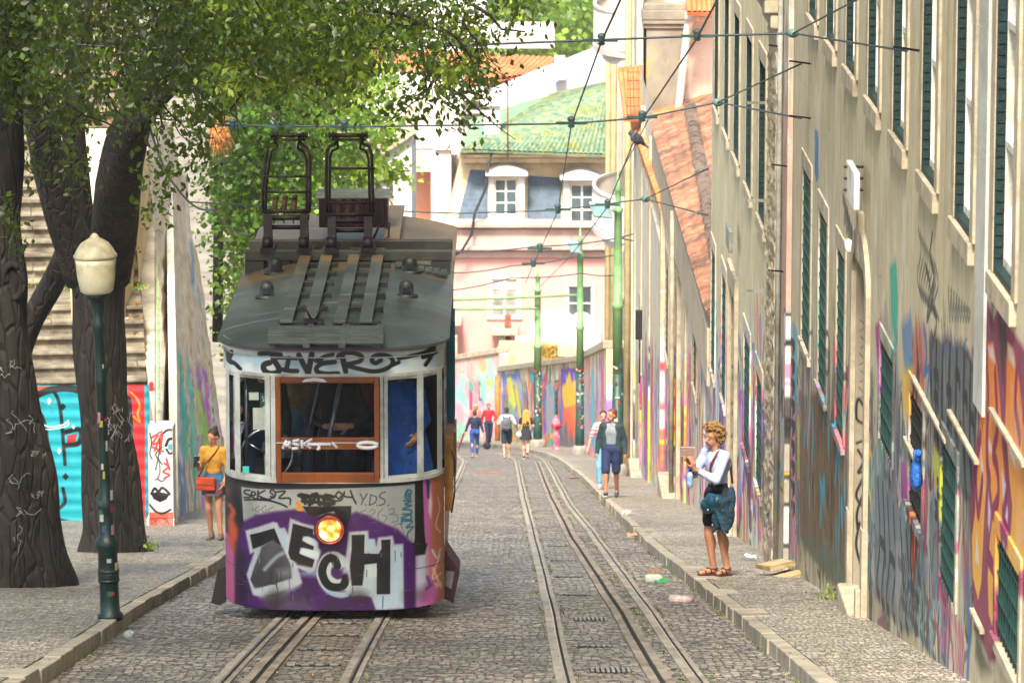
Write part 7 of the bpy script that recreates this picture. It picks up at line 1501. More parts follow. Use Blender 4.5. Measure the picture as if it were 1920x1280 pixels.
# steps at the corners, small door edge, mirror
m = MB(); a = [atY(x, y, Yf+.9) for x, y in ((833,1028),(858,1066),(862,1072),(850,1130),(826,1118))]; m.prism(a, (0, .5, 0)); m.m = 1; m.prism([atY(x, y, Yf+.88) for x, y in ((836,1070),(852,1072),(846,1104),(834,1098))], (0, .02, 0)); m.build('step', [mat('step_purple', '4a2036', '2c1824', 5, .5), mat('step_grey', '8a8488', '6c686c', 9, .5)], tram, fix=True)
m = MB(); a = [atY(x, y, Yf+.9) for x, y in ((424,1062),(408,1068),(396,1130),(412,1134),(424,1128))]; m.prism(a, (0, .5, 0)); m.build('step', mat('step_dark', '2c2624', None), tram, fix=True)
m = MB(); X = TCX+HW+.02; y0 = Yf+1.2; 
for y, z0_, z1_, c in ((Yf+1.0, tz(1000), tz(860), 0), (Yf+2.6, tz(900), tz(690), 1), (Yf+3.8, tz(1050), tz(960), 0)): m = MB(); m.box((X-.02, y, z0_), (X+.05, y+.7, z1_)); m.build('open_door_edge', [mat('ochre_door', 'a8742c', '7c5420', 4, .5), mat('teal_door', '1f5a66', None)][c], tram)
m = MB(); m.tube([(X+.04, Yf+.9, tz(880)), (X+.07, Yf+.9, tz(900)), (X+.07, Yf+.9, tz(960)), (X+.04, Yf+.9, tz(1000))], .008, 5); m.build('grab_handle', IRON, tram)
# ------------------------------------------------------------------ people
SKIN = mat('skin', 'bc8a70', 'b07e64', 6, .5, bump=.05); SKIN_T = mat('tanned_skin', 'b07c60', 'a47054', 6, .5, bump=.05); SKIN_P = mat('pale_skin', 'd8a48c', 'cc967e', 6, .5, bump=.05)
def cloth(name, c, c2=None, sc=9): return mat('cloth_'+name, c, c2, sc, .85, bump=.5, bscale=18, bdist=.02)
V = Vector
BASE = dict(pel=(0,0,.95), wai=(0,0,1.10), che=(0,0,1.28), nek=(0,.01,1.46), hed=(0,-.02,1.60),
            shl=(.17,0,1.39), shr=(-.17,0,1.39), ell=(.23,.02,1.12), elr=(-.23,.02,1.12), wrl=(.25,-.06,.88), wrr=(-.25,-.06,.88),
            hil=(.09,0,.92), hir=(-.09,0,.92), knl=(.10,-.02,.50), knr=(-.10,-.02,.50), anl=(.10,.02,.08), anr=(-.10,.02,.08), tol=(.12,-.15,.03), tor=(-.12,-.15,.03))
def hand(mb, wr, el, side, curl=.5, r0=.0095, spread=True, dirv=None, palm=None):
    d = (dirv.normalized() if dirv is not None else (wr-el).normalized()); up = palm.normalized() if palm is not None else V((-side, 0, 0)); up = (up-d*up.dot(d)).normalized(); sdv = d.cross(up)
    if sdv.y > 0: sdv = -sdv
    mb.cap(wr-d*.02, wr+d*.05, .024, .026, 8); mb.ell(wr+d*.055, (.03, .03, .03), 8)
    rot = Matrix((sdv, up, d)).transposed(); mb.ell(wr+d*.05, (.038, .016, .05), 10, rot)
    tips = []
    for i, L in enumerate((.070, .078, .073, .058)):
        b = wr+d*.088+sdv*(.028-.0185*i); a1 = d*math.cos(curl*.6)+up*math.sin(curl*.6); a2 = d*math.cos(curl*1.6)+up*math.sin(curl*1.6)
        k = b+a1*L*.5; e = k+a2*L*.5; mb.cap(b-d*.015, k, r0, r0*.92, 6); mb.cap(k, e, r0*.92, r0*.75, 6); tips.append(e)
    b = wr+d*.035+sdv*.03; k = b+(d*.5+sdv*.8+up*.3).normalized()*.035; e = k+(d*.9+sdv*.25+up*.3*curl).normalized()*.032; mb.cap(b, k, r0*1.25, r0*1.1, 6); mb.cap(k, e, r0*1.1, r0*.85, 6)
def person(label, loc, rz, pose=None, H=1.7, cat='person', skin=SKIN, fit=1, top=None, bottom=None, sleeves=.45, legs=1.0, shoes=None, hair=None, hairc='2c201a', name='person', voxel=.014, female=False, skirt=None, look=(0, 0), jacket=None, topcol=None, botcol=None, curl=(.5, .5), handdir=(None, None), palms=(None, None), sloped=True, group=None, low=-1):
    J = {k: V(v) for k, v in BASE.items()}
    if female: J['shl'].x = .155; J['shr'].x = -.155
    for k, v in (pose or {}).items(): J[k] = V(v)
    s = H*fit/1.72; J = {k: v*s for k, v in J.items()}
    if sloped:
        c, sn = math.cos(rz), math.sin(rz)
        for k in ('anl','anr','tol','tor','knl','knr'):
            wy = J[k].x*sn+J[k].y*c; J[k].z -= SL*wy*(1 if k[0] != 'k' else .5)
    root = thing(name, label, cat, loc, rz, group)
    def limb(mb, a, b, ra, rb, inf=0): mb.cap(J[a], J[b], (ra+inf)*s, (rb+inf)*s, 10)
    def torso(mb, inf=0, lowcut=False):
        up = (J['nek']-J['pel']).normalized(); side = (J['shl']-J['shr']).normalized(); f = side.cross(up); rot = Matrix((side, f, up)).transposed()
        w1 = .155 if not female else .135
        mb.ell(J['che'], ((w1+inf)*s, (.105+inf)*s, (.17+inf*.5)*s), 14, rot); mb.ell((J['che']+J['wai'])/2, ((.135 if not female else .115)*s+inf, .095*s+inf, .16*s), 14, rot); mb.ell(J['wai'], ((.13 if not female else .11)*s+inf, .09*s+inf, .13*s), 14, rot)
        for sh in ('shl', 'shr'): mb.cap(J['nek']-up*.05*s, J[sh], (.05+inf)*s, (.055+inf)*s, 10)
        if female:
            for q in (-1, 1): mb.ell(J['che']-f*.075*s*-1*-1+side*.06*s*q-up*.02, ((.055+inf)*s, (.05+inf)*s, (.055+inf)*s), 10, rot)
    def pelvis(mb, inf=0):
        mb.ell(J['pel'], ((.155+inf)*s, (.11+inf)*s, (.12+inf*.5)*s), 14)
        for q, h in (('l', 'hil'), ('r', 'hir')): mb.ell(J[h]-V((0, -.02, .02)), ((.085+inf)*s, (.10+inf)*s, (.10+inf*.5)*s), 10)
    b = MB(); torso(b); pelvis(b); b.cap(J['nek']-V((0,0,.06)), J['hed']-V((0,-.01,.05)), .052*s, .05*s, 10)
    yaw, pit = look; hr = Matrix.Rotation(yaw, 3, 'Z') @ Matrix.Rotation(pit, 3, 'X'); hc_ = J['hed']
    hh = lambda x, y, z: hc_+hr @ V((x, y, z))*s
    b.ell(hh(0, .012, .022), (.074*s, .094*s, .092*s), 16, hr); b.ell(hh(0, -.02, -.05), (.056*s, .066*s, .066*s), 14, hr); b.ell(hh(0, -.055, -.085), (.026*s, .024*s, .022*s), 10, hr)
    b.cap(hh(0, -.082, .012), hh(0, -.106, -.026), .0095*s, .015*s, 8)
    for q in (-1, 1): b.ell(hh(.079*q, .012, -.012), (.011*s, .02*s, .03*s), 8, hr); b.ell(hh(.031*q, -.074, .026), (.021*s, .012*s, .008*s), 8, hr)
    b.ell(hh(0, -.082, -.052), (.022*s, .012*s, .007*s), 8, hr)
    for q in 'lr':
        limb(b, 'sh'+q, 'el'+q, .047, .038); limb(b, 'el'+q, 'wr'+q, .038, .025); limb(b, 'hi'+q, 'kn'+q, .083, .055); limb(b, 'kn'+q, 'an'+q, .055, .036)
        ca = J['kn'+q].lerp(J['an'+q], .3); b.ell(ca+V((0, .02, 0)), (.052*s, .054*s, .11*s), 10); b.cap(J['an'+q]-V((0,0,.02)), J['to'+q], .036*s, .026*s, 10); b.ell(J['an'+q]+V((0, .02, -.035)), (.034*s, .04*s, .04*s), 8)
    for i, q in enumerate('lr'): hand(b, J['wr'+q], J['el'+q], 1 if q == 'l' else -1, curl[i], .0105*s, dirv=handdir[i], palm=palms[i])
    if low > 0: pass
    body = mesh_obj('body', merged(b, voxel if voxel < .01 else .010, 1), skin, root)
    # face: eyes, brows, lips
    f = MB(); 
    for q in (-1, 1): f.m = 0; f.ell(hh(.031*q, -.083, .008), (.010*s, .005*s, .005*s), 8, hr); f.m = 1; f.ell(hh(.031*q, -.087, .008), (.005*s, .003*s, .0045*s), 8, hr); f.cap(hh(.046*q, -.078, .034), hh(.018*q, -.086, .032), .0025*s, .002*s, 5)
    f.m = 2; f.cap(hh(-.02, -.09, -.052), hh(.02, -.09, -.052), .006*s, .006*s, 6)
    f.build('face_features', [mat('eye_white', 'c8c4bc', None, 9, .3, bump=0), mat('eye_dark', '2a1c14', None, 9, .4, bump=0), mat('lips', '9c4c44', None, 9, .5, bump=0)], root, local=True)
    if top:
        t = MB(); torso(t, .014)
        zhem = J['pel']+V((0,0,-.02*s)); t.ell(zhem, (.158*s, .118*s, .09*s), 14)
        if sleeves > 0:
            for q in 'lr':
                a, e, w_ = J['sh'+q], J['el'+q], J['wr'+q]
                if sleeves <= .5: t.cap(a, a.lerp(e, sleeves*2), .064*s, .058*s, 10)
                else: t.cap(a, e, .062*s, .053*s, 10); t.cap(e, e.lerp(w_, (sleeves-.5)*2), .053*s, .04*s, 10)
        mesh_obj('top', merged(t, .014, 2), top, root)
    if jacket:
        t = MB(); up = (J['nek']-J['pel']).normalized()
        for q, sg in (('l', 1), ('r', -1)):
            a, e, w_ = J['sh'+q], J['el'+q], J['wr'+q]; t.cap(a, e, .068*s, .057*s, 10); t.cap(e, w_, .057*s, .044*s, 10)
            t.cap(J['che']+V((sg*.115*s, -.01, .08*s)), J['pel']+V((sg*.125*s, -.01, -.03*s)), .084*s, .072*s, 10); t.cap(J['nek']+V((sg*.05*s, 0, -.04*s)), a, .058*s, .07*s, 10)
        t.ell(J['che']+V((0, .05, 0)), (.16*s, .08*s, .2*s), 12); t.ell(J['wai']+V((0, .05, -.02)), (.15*s, .08*s, .18*s), 12); mesh_obj('jacket', merged(t, .014, 2), jacket, root)
    if bottom:
        t = MB(); pelvis(t, .016); t.ell(J['wai']-V((0,0,.05*s)), (.135*s, .1*s, .08*s), 12)
        for q in 'lr':
            h, k_, a = J['hi'+q], J['kn'+q], J['an'+q]
            if legs <= .5: t.cap(h, h.lerp(k_, legs*2), .105*s, .088*s, 12)
            else: t.cap(h, k_, .1*s, .072*s, 12); t.cap(k_, k_.lerp(a, (legs-.5)*2*.97), .072*s, .056*s, 12)
        mesh_obj('trousers' if legs > .6 else 'shorts', merged(t, .014, 2), bottom, root)
    if skirt:
        m_, z1_, z0_, rw_ = skirt; t = MB(); n = 40
        t.grid(lambda u, v: (math.cos(u*2*math.pi)*(.125+(rw_-.125)*(1-v))*s*(1+.04*math.sin(u*2*math.pi*9)*(1-v)), math.sin(u*2*math.pi)*(.10+(rw_-.115)*(1-v))*s*(1+.04*math.sin(u*2*math.pi*9)*(1-v))+J['pel'].y, (z0_+(z1_-z0_)*v)*s), n, 8, True); t.build('skirt', m_, root, local=True)
    if shoes:
        t = MB()
        for q in 'lr':
            t.cap(J['an'+q]+V((0,.015,-.035*s)), J['to'+q]+V((0,0,.005)), .046*s, .036*s, 10); t.ell(J['an'+q]+V((0,.03,-.03*s)), (.043*s,.05*s,.05*s), 10)
            if shoes[1]: t.cap(J['an'+q]+V((0,0,.02)), J['an'+q]+V((0,.01,-.03)), .044*s, .044*s, 10)
        mesh_obj('shoes', merged(t, .010, 1), shoes[0], root)
        sm_ = MB()
        for q in 'lr': 
            a, e = J['an'+q]+V((0,.06,-.075*s)), J['to'+q]+V((0,-.01,-.03)); sm_.bar(a, e, .075*s, .016)
        sm_.build('shoe_sole', cloth('sole', 'c9c4b8'), root, local=True)
    hm = mat('hair_'+hairc, hairc, None, 14, .6, bump=.8, bscale=30, sc=(3, 3, .6), bdist=.02)
    h = MB(); rh = random.Random(hash(label) % 999)
    if hair == 'short': h.ell(hh(0, .03, .05), (.083*s, .095*s, .083*s), 14, hr); h.ell(hh(0, .06, .0), (.075*s, .06*s, .08*s), 12, hr)
    elif hair == 'curly':
        for i in range(800):
            a, e = rh.uniform(0, 6.28), rh.uniform(-.95, 1.5); x, y, z = math.cos(a)*math.cos(e), math.sin(a)*math.cos(e), math.sin(e)
            if y < -.35 and z < .62: continue
            q_ = rh.uniform(.105, .152); h.ell(hh(x*q_, .02+y*q_, .02+z*q_), (rh.uniform(.006, .013)*s,)*3, 6)
        h.ell(hh(0, .04, .04), (.11*s, .10*s, .11*s), 12, hr)
    elif hair == 'bun': h.ell(hh(0, .03, .042), (.084*s, .098*s, .085*s), 14, hr); h.ell(hh(0, .115, .09), (.04*s, .04*s, .04*s), 10); h.ell(hh(0, .06, -.01), (.078*s, .06*s, .075*s), 12, hr)
    elif hair == 'long':
        h.ell(hh(0, .03, .045), (.087*s, .10*s, .088*s), 14, hr)
        for i in range(16): x = (i-7.5)*.0125; h.cap(hh(x, .07+.02*math.cos(i*2.1), .06), hh(x*1.5, .12+.02*math.sin(i*3), -.40-.05*math.cos(i*1.7)), .03*s, .013*s, 8)
    if hair: mesh_obj('hair', merged(h, .005 if hair == 'curly' else .011, 1 if hair != 'curly' else 0), hm, root)
    root['J'] = 0; del root['J']
    return root, J
def W(root, v):     # local point of a person -> world
    return Matrix.Rotation(root.rotation_euler.z, 3, 'Z') @ V(v)+V(root.location)

# woman photographing, right pavement
b_ = onG(1341, 1078, .13)
R1 = R(-52); pose = dict(pel=(.0,.03,.93), wai=(.0,.03,1.08), che=(0,.015,1.26), nek=(0,.0,1.43), hed=(-.01,-.045,1.575), elr=(-.22,-.13,1.13), ell=(.20,-.17,1.13), wrr=(-.07,-.33,1.30), wrl=(.05,-.36,1.26),
  shl=(.155,-.01,1.37), shr=(-.155,-.01,1.37), hil=(.085,.03,.9), hir=(-.085,.03,.9), knl=(.10,-.0,.48), knr=(-.06,-.05,.48), anl=(.13,.06,.08), anr=(-.05,.02,.08), tol=(.17,-.1,.03), tor=(-.07,-.15,.03))
w1, J1 = person('curly-haired woman in a pale blue long-sleeved top holding up a phone to take a photo', tuple(b_), R1, pose, 1.6, skin=SKIN_T, female=True, top=cloth('pale_blue', 'b4bede', 'a4b0d4'), sleeves=.86, bottom=cloth('navy_dark', '161a28', '0e1220'), legs=.34, hair='curly', hairc='94703f', look=(R(4), R(10)), curl=(.9, .9), handdir=(V((.0,-.25,1)), V((-.0,-.2,1))), palms=(V((-1,0,0)), V((1,0,0))), voxel=.009)
m = MB()      # sandals
for q in 'lr':
    a, e = J1['an'+q], J1['to'+q]; m.bar(a+V((0,.04,-.062)), e+V((0,-.02,-.02)), .085, .014)
    for t in (.35, .75): c = a.lerp(e, t)+V((0,0,-.005)); m.tube([c+V((.045,0,-.02)), c+V((.03,0,.03-.02*t)), c+V((-.03,0,.03-.02*t)), c+V((-.045,0,-.02))], .008, 6)
    m.tube([a+V((math.cos(t)*.04, math.sin(t)*.04, .0)) for t in np.linspace(0, 6.28, 13)], .007, 5)
m.build('sandals', cloth('leather_dark', '4a2a1c'), w1, local=True)
m = MB(); m.tube([J1['wrl']-V((0,-.02,.03))+V((math.cos(t)*.033, math.sin(t)*.02, math.sin(t)*.033)) for t in np.linspace(0, 6.28, 13)], .009, 6); m.build('wristwatch', BLACKM, w1, local=True)
hp = W(w1, (J1['wrr']+J1['wrl'])/2+V((-.01, -.045, .15))); ph_ = thing('phone', 'phone in a pink and brown patterned wallet case held up by the curly-haired woman', 'phone', tuple(hp), R1)
m = MB(); m.obox((0, 0, 0), (.012, .006, 0), (0, .0, .001), (0, 0, .07)); m = MB(); rr2 = Matrix.Rotation(R(38), 3, 'Z')
m.obox((0,0,0), rr2 @ V((.078, 0, 0)), rr2 @ V((0, .009, 0)), (0, 0, .052)); m.build('case', mat('patterned_case', '9c7a72', 'c4a89c', 60, .7, bump=.2), ph_, local=True, bevel=.006)
m = MB()
for z in (-.03, .0, .03):
    m.obox(rr2 @ V((0, -.0105, 0))+V((0,0,z+.012)), rr2 @ V((.074, 0, 0)), rr2 @ V((0, .001, 0)), (0, 0, .0015))
    for i in range(7): x = -.063+i*.021; c = rr2 @ V((x, -.0105, 0)); m.prism([c+rr2 @ V((-.008, 0, 0))+V((0,0,z-.006)), c+rr2 @ V((.008, 0, 0))+V((0,0,z-.006)), c+V((0,0,z+.008))], rr2 @ V((0, -.0015, 0)))
m.build('case_pattern', mat('case_dark', '4a3038', None), ph_, local=True, fix=True)
bt = W(w1, (J1['wrr']+J1['wrl'])/2+V((.01, -.03, -.06))); bo_ = thing('water_bottle', 'small blue-capped water bottle hanging from the hands of the curly-haired woman', 'bottle', tuple(bt), 0)
m = MB(); m.lathe((0,0,-.16), [(.02, 0), (.03, .01), (.031, .06), (.027, .08), (.031, .1), (.03, .13), (.014, .165)], 14); m.build('bottle_body', mat('blue_plastic', '7a9ad0', 'b4c8e8', 14, .2, bump=.1), bo_, local=True); m = MB(); m.lathe((0,0,.005), [(.017, 0), (.017, .03)], 12); m.build('cap', mat('cap_blue', '2a5ac0', None), bo_, local=True)
bg_ = W(w1, V((.14, -.16, .86))*.93); bag = thing('shoulder_bag', 'teal leather shoulder bag and denim jacket slung at the hip of the curly-haired woman', 'bag', tuple(bg_), R1)
m = MB(); m.ell((0,0,0), (.12, .08, .10), 14); m.ell((-.06,-.02,-.03), (.09, .07, .09), 12); m.ell((.07,0,.03), (.07, .06, .08), 12); m.ell((0, -.02, .07), (.08, .04, .04), 10); mesh_obj('bag_body', merged(m, .012, 1), mat('teal_leather', '124a60', '0a3244', 7, .4, bump=.9, bscale=9, bdist=.06), bag)
m = MB(); rj = random.Random(3)
m.ell((.12, .08, -.10), (.10, .08, .18), 14); m.ell((.05, .03, -.16), (.08, .07, .12), 12); m.ell((.17, .1, .06), (.05, .05, .14), 10)
for i in range(9): m.cap((rj.uniform(.02,.18), rj.uniform(-.03,.1), .05), (rj.uniform(0,.22), rj.uniform(-.04,.12), rj.uniform(-.32,-.2)), .03, .018, 8)
mesh_obj('denim_jacket', merged(m, .013, 1), mat('denim_teal', '163c50', '0e2836', 9, .9, bump=.9, bscale=12, bdist=.05), bag)
m = MB(); Rl = Matrix.Rotation(-0, 3, 'Z'); loc = lambda v: (v-V((.14, -.16, .86)))*.93
m.tube([loc(V((.1, -.10, .98))), loc(V((.05, -.135, 1.15))), loc(V((.06, -.13, 1.28))), loc(V((.10, -.06, 1.42))), loc(V((.11, .02, 1.43))), loc(V((.1, .12, 1.3))), loc(V((.14, .12, 1.05)))], .012, 6); m.build('strap', mat('brown_leather', '6a2c1c', None, 9, .5), bag, local=True)
for i, (x, y, z) in enumerate(((.05,-.1,-.05),(-.08,-.1,.02),(.1,-.08,-.2))): m = MB(); m.lathe((x, y-.01, z), [(.01, 0), (.01, -.01)], 8, (0,1,0)); m.build('stud', mat('nickel', 'b8bcbc', None, 9, .3, metal=.8), bag, local=True)

WALK = dict(elr=(-.24,.10,1.12), wrr=(-.25,.06,.88), ell=(.24,-.06,1.13), wrl=(.25,-.16,.90), knl=(.09,.02,.50), anl=(.08,.24,.13), tol=(.08,.12,.02), knr=(-.09,-.17,.51), anr=(-.08,-.2,.10), tor=(-.08,-.37,.07))
b_ = onG(1146, 932, .13)
w2, J2 = person('man in a dark open jacket, grey polo shirt and navy shorts walking uphill', tuple(b_), R(-8), dict(WALK, elr=(-.25,.04,1.12), wrr=(-.27,-.03,.88), ell=(.25,.03,1.12), wrl=(.27,-.05,.88)), 1.62, skin=SKIN_T, top=cloth('grey_polo', '80868c', '6e747a'), sleeves=.4, jacket=cloth('dark_teal_jacket', '22383c', '182a2e'), bottom=cloth('navy_shorts', '182a52', '101e40'), legs=.46, shoes=(cloth('grey_shoe', '3c4450'), False), hair='short', hairc='6a3c20', look=(R(-35), R(0)))
b_ = onG(1131, 918, .13)
w3, J3 = person('person in a red striped shirt and light jeans half hidden behind another walker', (b_.x+.02, b_.y+1.1, b_.z-.2), R(0), dict(WALK, elr=(-.27,.02,1.12), wrr=(-.33,-.08,.9)), 1.56, skin=SKIN, female=True, top=mat('striped_cloth', 'c84a5a', 'e8e0dc', 26, .85, bump=0, sc=(.01,.01,1), lo=.48, hi=.52), sleeves=.4, bottom=cloth('light_jeans', '6a98b4', '5482a0'), legs=.95, shoes=(cloth('white_shoe', 'd8dcdc'), False), hair='short', hairc='4a2c1c')
# the group at the foot of the street
b_ = onG(890, 856, 0.02)
w4, J4 = person('person in a navy top and blue jeans walking away down the street, seen from behind', tuple(b_), R(180), dict(WALK, elr=(-.25,-.0,1.12), wrr=(-.33,-.0,.88), ell=(.27,.0,1.12), wrl=(.32,.0,.9)), 1.48, top=cloth('navy_top', '1a2544', '121a34'), sleeves=.9, bottom=cloth('blue_jeans', '1f4a8c', '163a70'), legs=.95, shoes=(cloth('brown_shoe', '8a6a5c'), False), hair='short', hairc='2a2c44')
p = W(w4, J4['wrl']+V((.04, -.0, -.05))); o = thing('umbrella', 'closed dark red umbrella held by the person in the navy top', 'umbrella', tuple(p)); m = MB(); m.tube([(0,0,.06),(-.03,0,0),(-.2,0,-.55)], [.01,.04,.008], 8); m.build('canopy', cloth('maroon', '8a2038', '6a1428'), o, local=True); m = MB(); m.tube([(.02,0,.14),(0,0,.05)], .008, 6); m.tube([(-.2,0,-.55),(-.215,0,-.6)], .006, 6); m.build('handle', BLACKM, o, local=True)
def handbag(label, p, c, w_=.16, h=.13, strap=.25):
    o = thing('handbag', label, 'bag', tuple(p)); m = MB(); m.ell((0,0,-strap-h), (w_,.08,h), 12); m.ell((0,0,-strap-h*1.2), (w_*.9,.08,h*.8), 12); mesh_obj('bag_body', merged(m, .014, 1), cloth('bag_'+c, c), o); m = MB(); m.tube([(w_*.6,0,-strap-h*.4),(0,0,0),(-w_*.6,0,-strap-h*.4)], .011, 6); m.build('strap', cloth('bag_'+c, c), o, local=True)
handbag('black handbag carried by the person in the navy top', W(w4, J4['wrr']+V((-.1,0,-.06))), '14161c', .13, .11, .24)
b_ = onG(916, 836, .08); 
w5, J5 = person('man in a red shirt and dark jeans standing with bent arm by the pink wall', tuple(b_), R(12), dict(WALK, ell=(.30,-.04,1.14), wrl=(.16,-.26,1.06)), 1.57, top=cloth('red_shirt', 'c42430', 'aa1c28'), sleeves=.95, bottom=cloth('dark_jeans', '1c2a4c', '141e38'), legs=.95, shoes=(cloth('grey_shoe', '3c4450'), False), hair='short', hairc='7a5a3c', look=(0, R(18)))
b_ = onG(899, 832, .08)
w6, J6 = person('blonde person in a coral top standing behind the man in the red shirt', (b_.x-.15, b_.y+1.0, b_.z-.18), R(10), None, 1.53, female=True, top=cloth('coral', 'e08a70', 'd07a62'), sleeves=.4, bottom=cloth('dark_jeans', '1c2a4c', '141e38'), legs=.95, shoes=(cloth('grey_shoe', '3c4450'), False), hair='long', hairc='e0b070')
b_ = onG(950, 858, .03)
w7, J7 = person('man in a white t-shirt and dark shorts with a backpack, seen from behind', tuple(b_), R(180), dict(WALK, ell=(.28,.0,1.14), wrl=(.33,-.12,1.04), elr=(-.30,.0,1.14), wrr=(-.34,-.1,1.0)), 1.57, top=cloth('white_tee', 'dcdde2', 'cccdd6'), sleeves=.42, bottom=cloth('dark_green_shorts', '1c3240', '14262f'), legs=.46, shoes=(cloth('tan_shoe', 'b08a60'), False), hair='short', hairc='2c2420')
p = W(w7, V((0, .18, 1.22))*.9); o = thing('backpack', 'grey backpack on the back of the man in the white t-shirt', 'backpack', tuple(p)); m = MB(); m.ell((0,0,0), (.16,.1,.2), 14); m.ell((0,0,-.1), (.17,.11,.14), 12); m.ell((0,-.07,-.1), (.12,.05,.09), 12); mesh_obj('pack', merged(m, .014, 1), cloth('grey_pack', '5c6166', '484d52'), o)
m = MB()
for s_ in (-1, 1): m.tube([(s_*.08,-.02,.16),(s_*.1,.03,.22),(s_*.11,.18,.2),(s_*.13,.3,.05),(s_*.13,.26,-.1),(s_*.12,.1,-.16)], .018, 6)
m.tube([(-.12,-.115,-.02),(0,-.125,-.04),(.12,-.115,-.02)], .008, 5); m.build('strap', cloth('strap_dark', '2c3036'), o, local=True)
b_ = onG(986, 859, .03)
w8, J8 = person('woman with long blonde hair in a short black dress walking away', tuple(b_), R(176), dict(WALK, ell=(.24,.0,1.14), wrl=(.24,-.1,.92), elr=(-.26,.0,1.14), wrr=(-.2,-.2,1.0), anr=(-.07,.28,.2), tor=(-.07,.26,.06), knr=(-.08,.02,.5), anl=(.07,-.05,.08), tol=(.07,-.2,.03), knl=(.08,-.04,.5)), 1.50, female=True, skin=SKIN_P, top=cloth('black_dress', '20262c', '181c20'), sleeves=.3, skirt=(cloth('black_dress', '20262c', '181c20'), 1.08, .68, .22), bottom=cloth('black_dress', '20262c', None), legs=.2, shoes=(cloth('maroon_shoe', '5a2024'), False), hair='long', hairc='c8903c', look=(R(10), 0))
handbag('small light grey handbag hanging at the side of the blonde woman in black', W(w8, V((.22, .04, 1.02))*.88), 'b8b4b8', .11, .1, .06)
b_ = onG(846, 848, .05)
w9, J9 = person('person in a pale top half hidden behind the rear corner of the tram', (b_.x-.12, b_.y, b_.z), R(90), None, 1.48, female=True, top=cloth('white_tee', 'dcdde2', 'cccdd6'), sleeves=.4, bottom=cloth('coral', 'e08a70', 'd07a62'), legs=.9, shoes=(cloth('brown_shoe', '8a6a5c'), False), hair='long', hairc='5c3c28')
# woman with a phone, left pavement
b_ = onG(402, 1013, .12)
w10, J10 = person('woman in a mustard top looking down at her phone beside the rock wall', tuple(b_), R(-14), dict(elr=(-.23,.0,1.12), wrr=(-.17,-.22,1.15), ell=(.22,.02,1.12), wrl=(.2,-.1,.95), knl=(.09,-.06,.5), anl=(.12,-.06,.08), tol=(.15,-.22,.03), knr=(-.08,-.02,.5), anr=(-.08,.1,.1), tor=(-.09,-.05,.02)), 1.46, female=True, skin=SKIN_T, top=cloth('mustard', 'b8862c', 'a0701c'), sleeves=.6, bottom=cloth('denim_blue', '2c5a74', '20465c'), legs=.2, skirt=(mat('red_pattern', '7a2430', '2c4a58', 26, .85, bump=.3), 1.02, .72, .19), shoes=(cloth('taupe_shoe', '6a5c4c'), True), hair='bun', hairc='2c1c18', look=(R(-16), R(22)), curl=(.6, 1.1), handdir=(None, V((-.0, -.4, .9))))
p = W(w10, J10['wrr']+V((.0,-.07,.10))); o = thing('phone', 'dark phone in the raised hand of the woman in the mustard top', 'phone', tuple(p), R(-14)); m = MB(); m.obox((0,0,0), (.035,.01,0), (0,.004,0), (0,.02,.07)); m.build('handset', mat('phone_black', '15171a', None, 9, .2, bump=0), o, local=True, bevel=.004); m = MB(); m.obox((0,.006,0), (.031,.009,0), (0,.001,0), (0,.018,.062)); m.build('screen', mat('phone_screen', '3c5460', None, 9, .1, bump=0), o, local=True)
p = W(w10, V((-.06,-.17,.90))*.86); o = thing('shoulder_bag', 'orange leather bag worn in front by the woman in the mustard top', 'bag', tuple(p), R(-14)); m = MB(); m.box((-.13,-.035,-.09), (.12,.035,.08)); m.build('bag_body', mat('orange_leather', 'b8431c', '9a3414', 8, .5, bump=.3), o, local=True, bevel=.02); m = MB(); m.box((-.125,-.045,-.01), (.115,-.036,.085)); m.build('flap', mat('orange_leather', 'b8431c', None), o, local=True, bevel=.006); m = MB(); m.tube([(-.11,.0,.07),(-.02,.02,.25),(.09,.05,.38),(.14,.12,.47),(.12,.2,.42)], .009, 6); m.build('strap', mat('brown_leather', '6a2c1c', None, 9, .5), o, local=True)
# inside the tram
def rider(label, x, dy, rz, **k):
    X = tx(x); return person(label, (X, Yf+dy, fz), rz, k.pop('pose', None), k.pop('H', 1.62), sloped=False, **k)
rider('passenger in a black jacket with clasped hands behind the front window of the tram', 624, .95, R(4), pose=dict(elr=(-.27,.0,1.10), ell=(.27,.0,1.10), wrr=(-.10,-.28,1.06), wrl=(.12,-.28,1.06)), top=cloth('black_jacket', '14151a', '0c0d10'), sleeves=.92, bottom=cloth('dark_jeans', '1c2a4c', None), legs=.95, shoes=(cloth('grey_shoe', '3c4450'), False), hair='short', hairc='3c2c20', handdir=(V((-1,-.2,0)), V((1,-.2,0))))
rider('passenger in a bright blue rain cape behind a front window of the tram', 752, .75, R(-20), pose=dict(wrl=(.2,-.15,1.0), wrr=(-.2,-.15,1.0)), top=cloth('blue_cape', '1c5ab0', '144488'), sleeves=.9, skirt=(cloth('blue_cape', '1c5ab0', '144488'), 1.5, .62, .30), bottom=cloth('dark_jeans', '1c2a4c', None), legs=.95, shoes=(cloth('grey_shoe', '3c4450'), False), hair='short', hairc='2c2018')
rider('driver in a dark green uniform in the tram, one hand raised to the pole', 484, .95, R(-10), pose=dict(elr=(-.2,-.12,1.12), wrr=(-.14,-.4,1.22)), top=cloth('dark_green_uniform', '1c3028', '142018'), sleeves=.9, bottom=cloth('dark_jeans', '1c2a4c', None), legs=.95, shoes=(cloth('grey_shoe', '3c4450'), False), hair='short', hairc='2c2018')
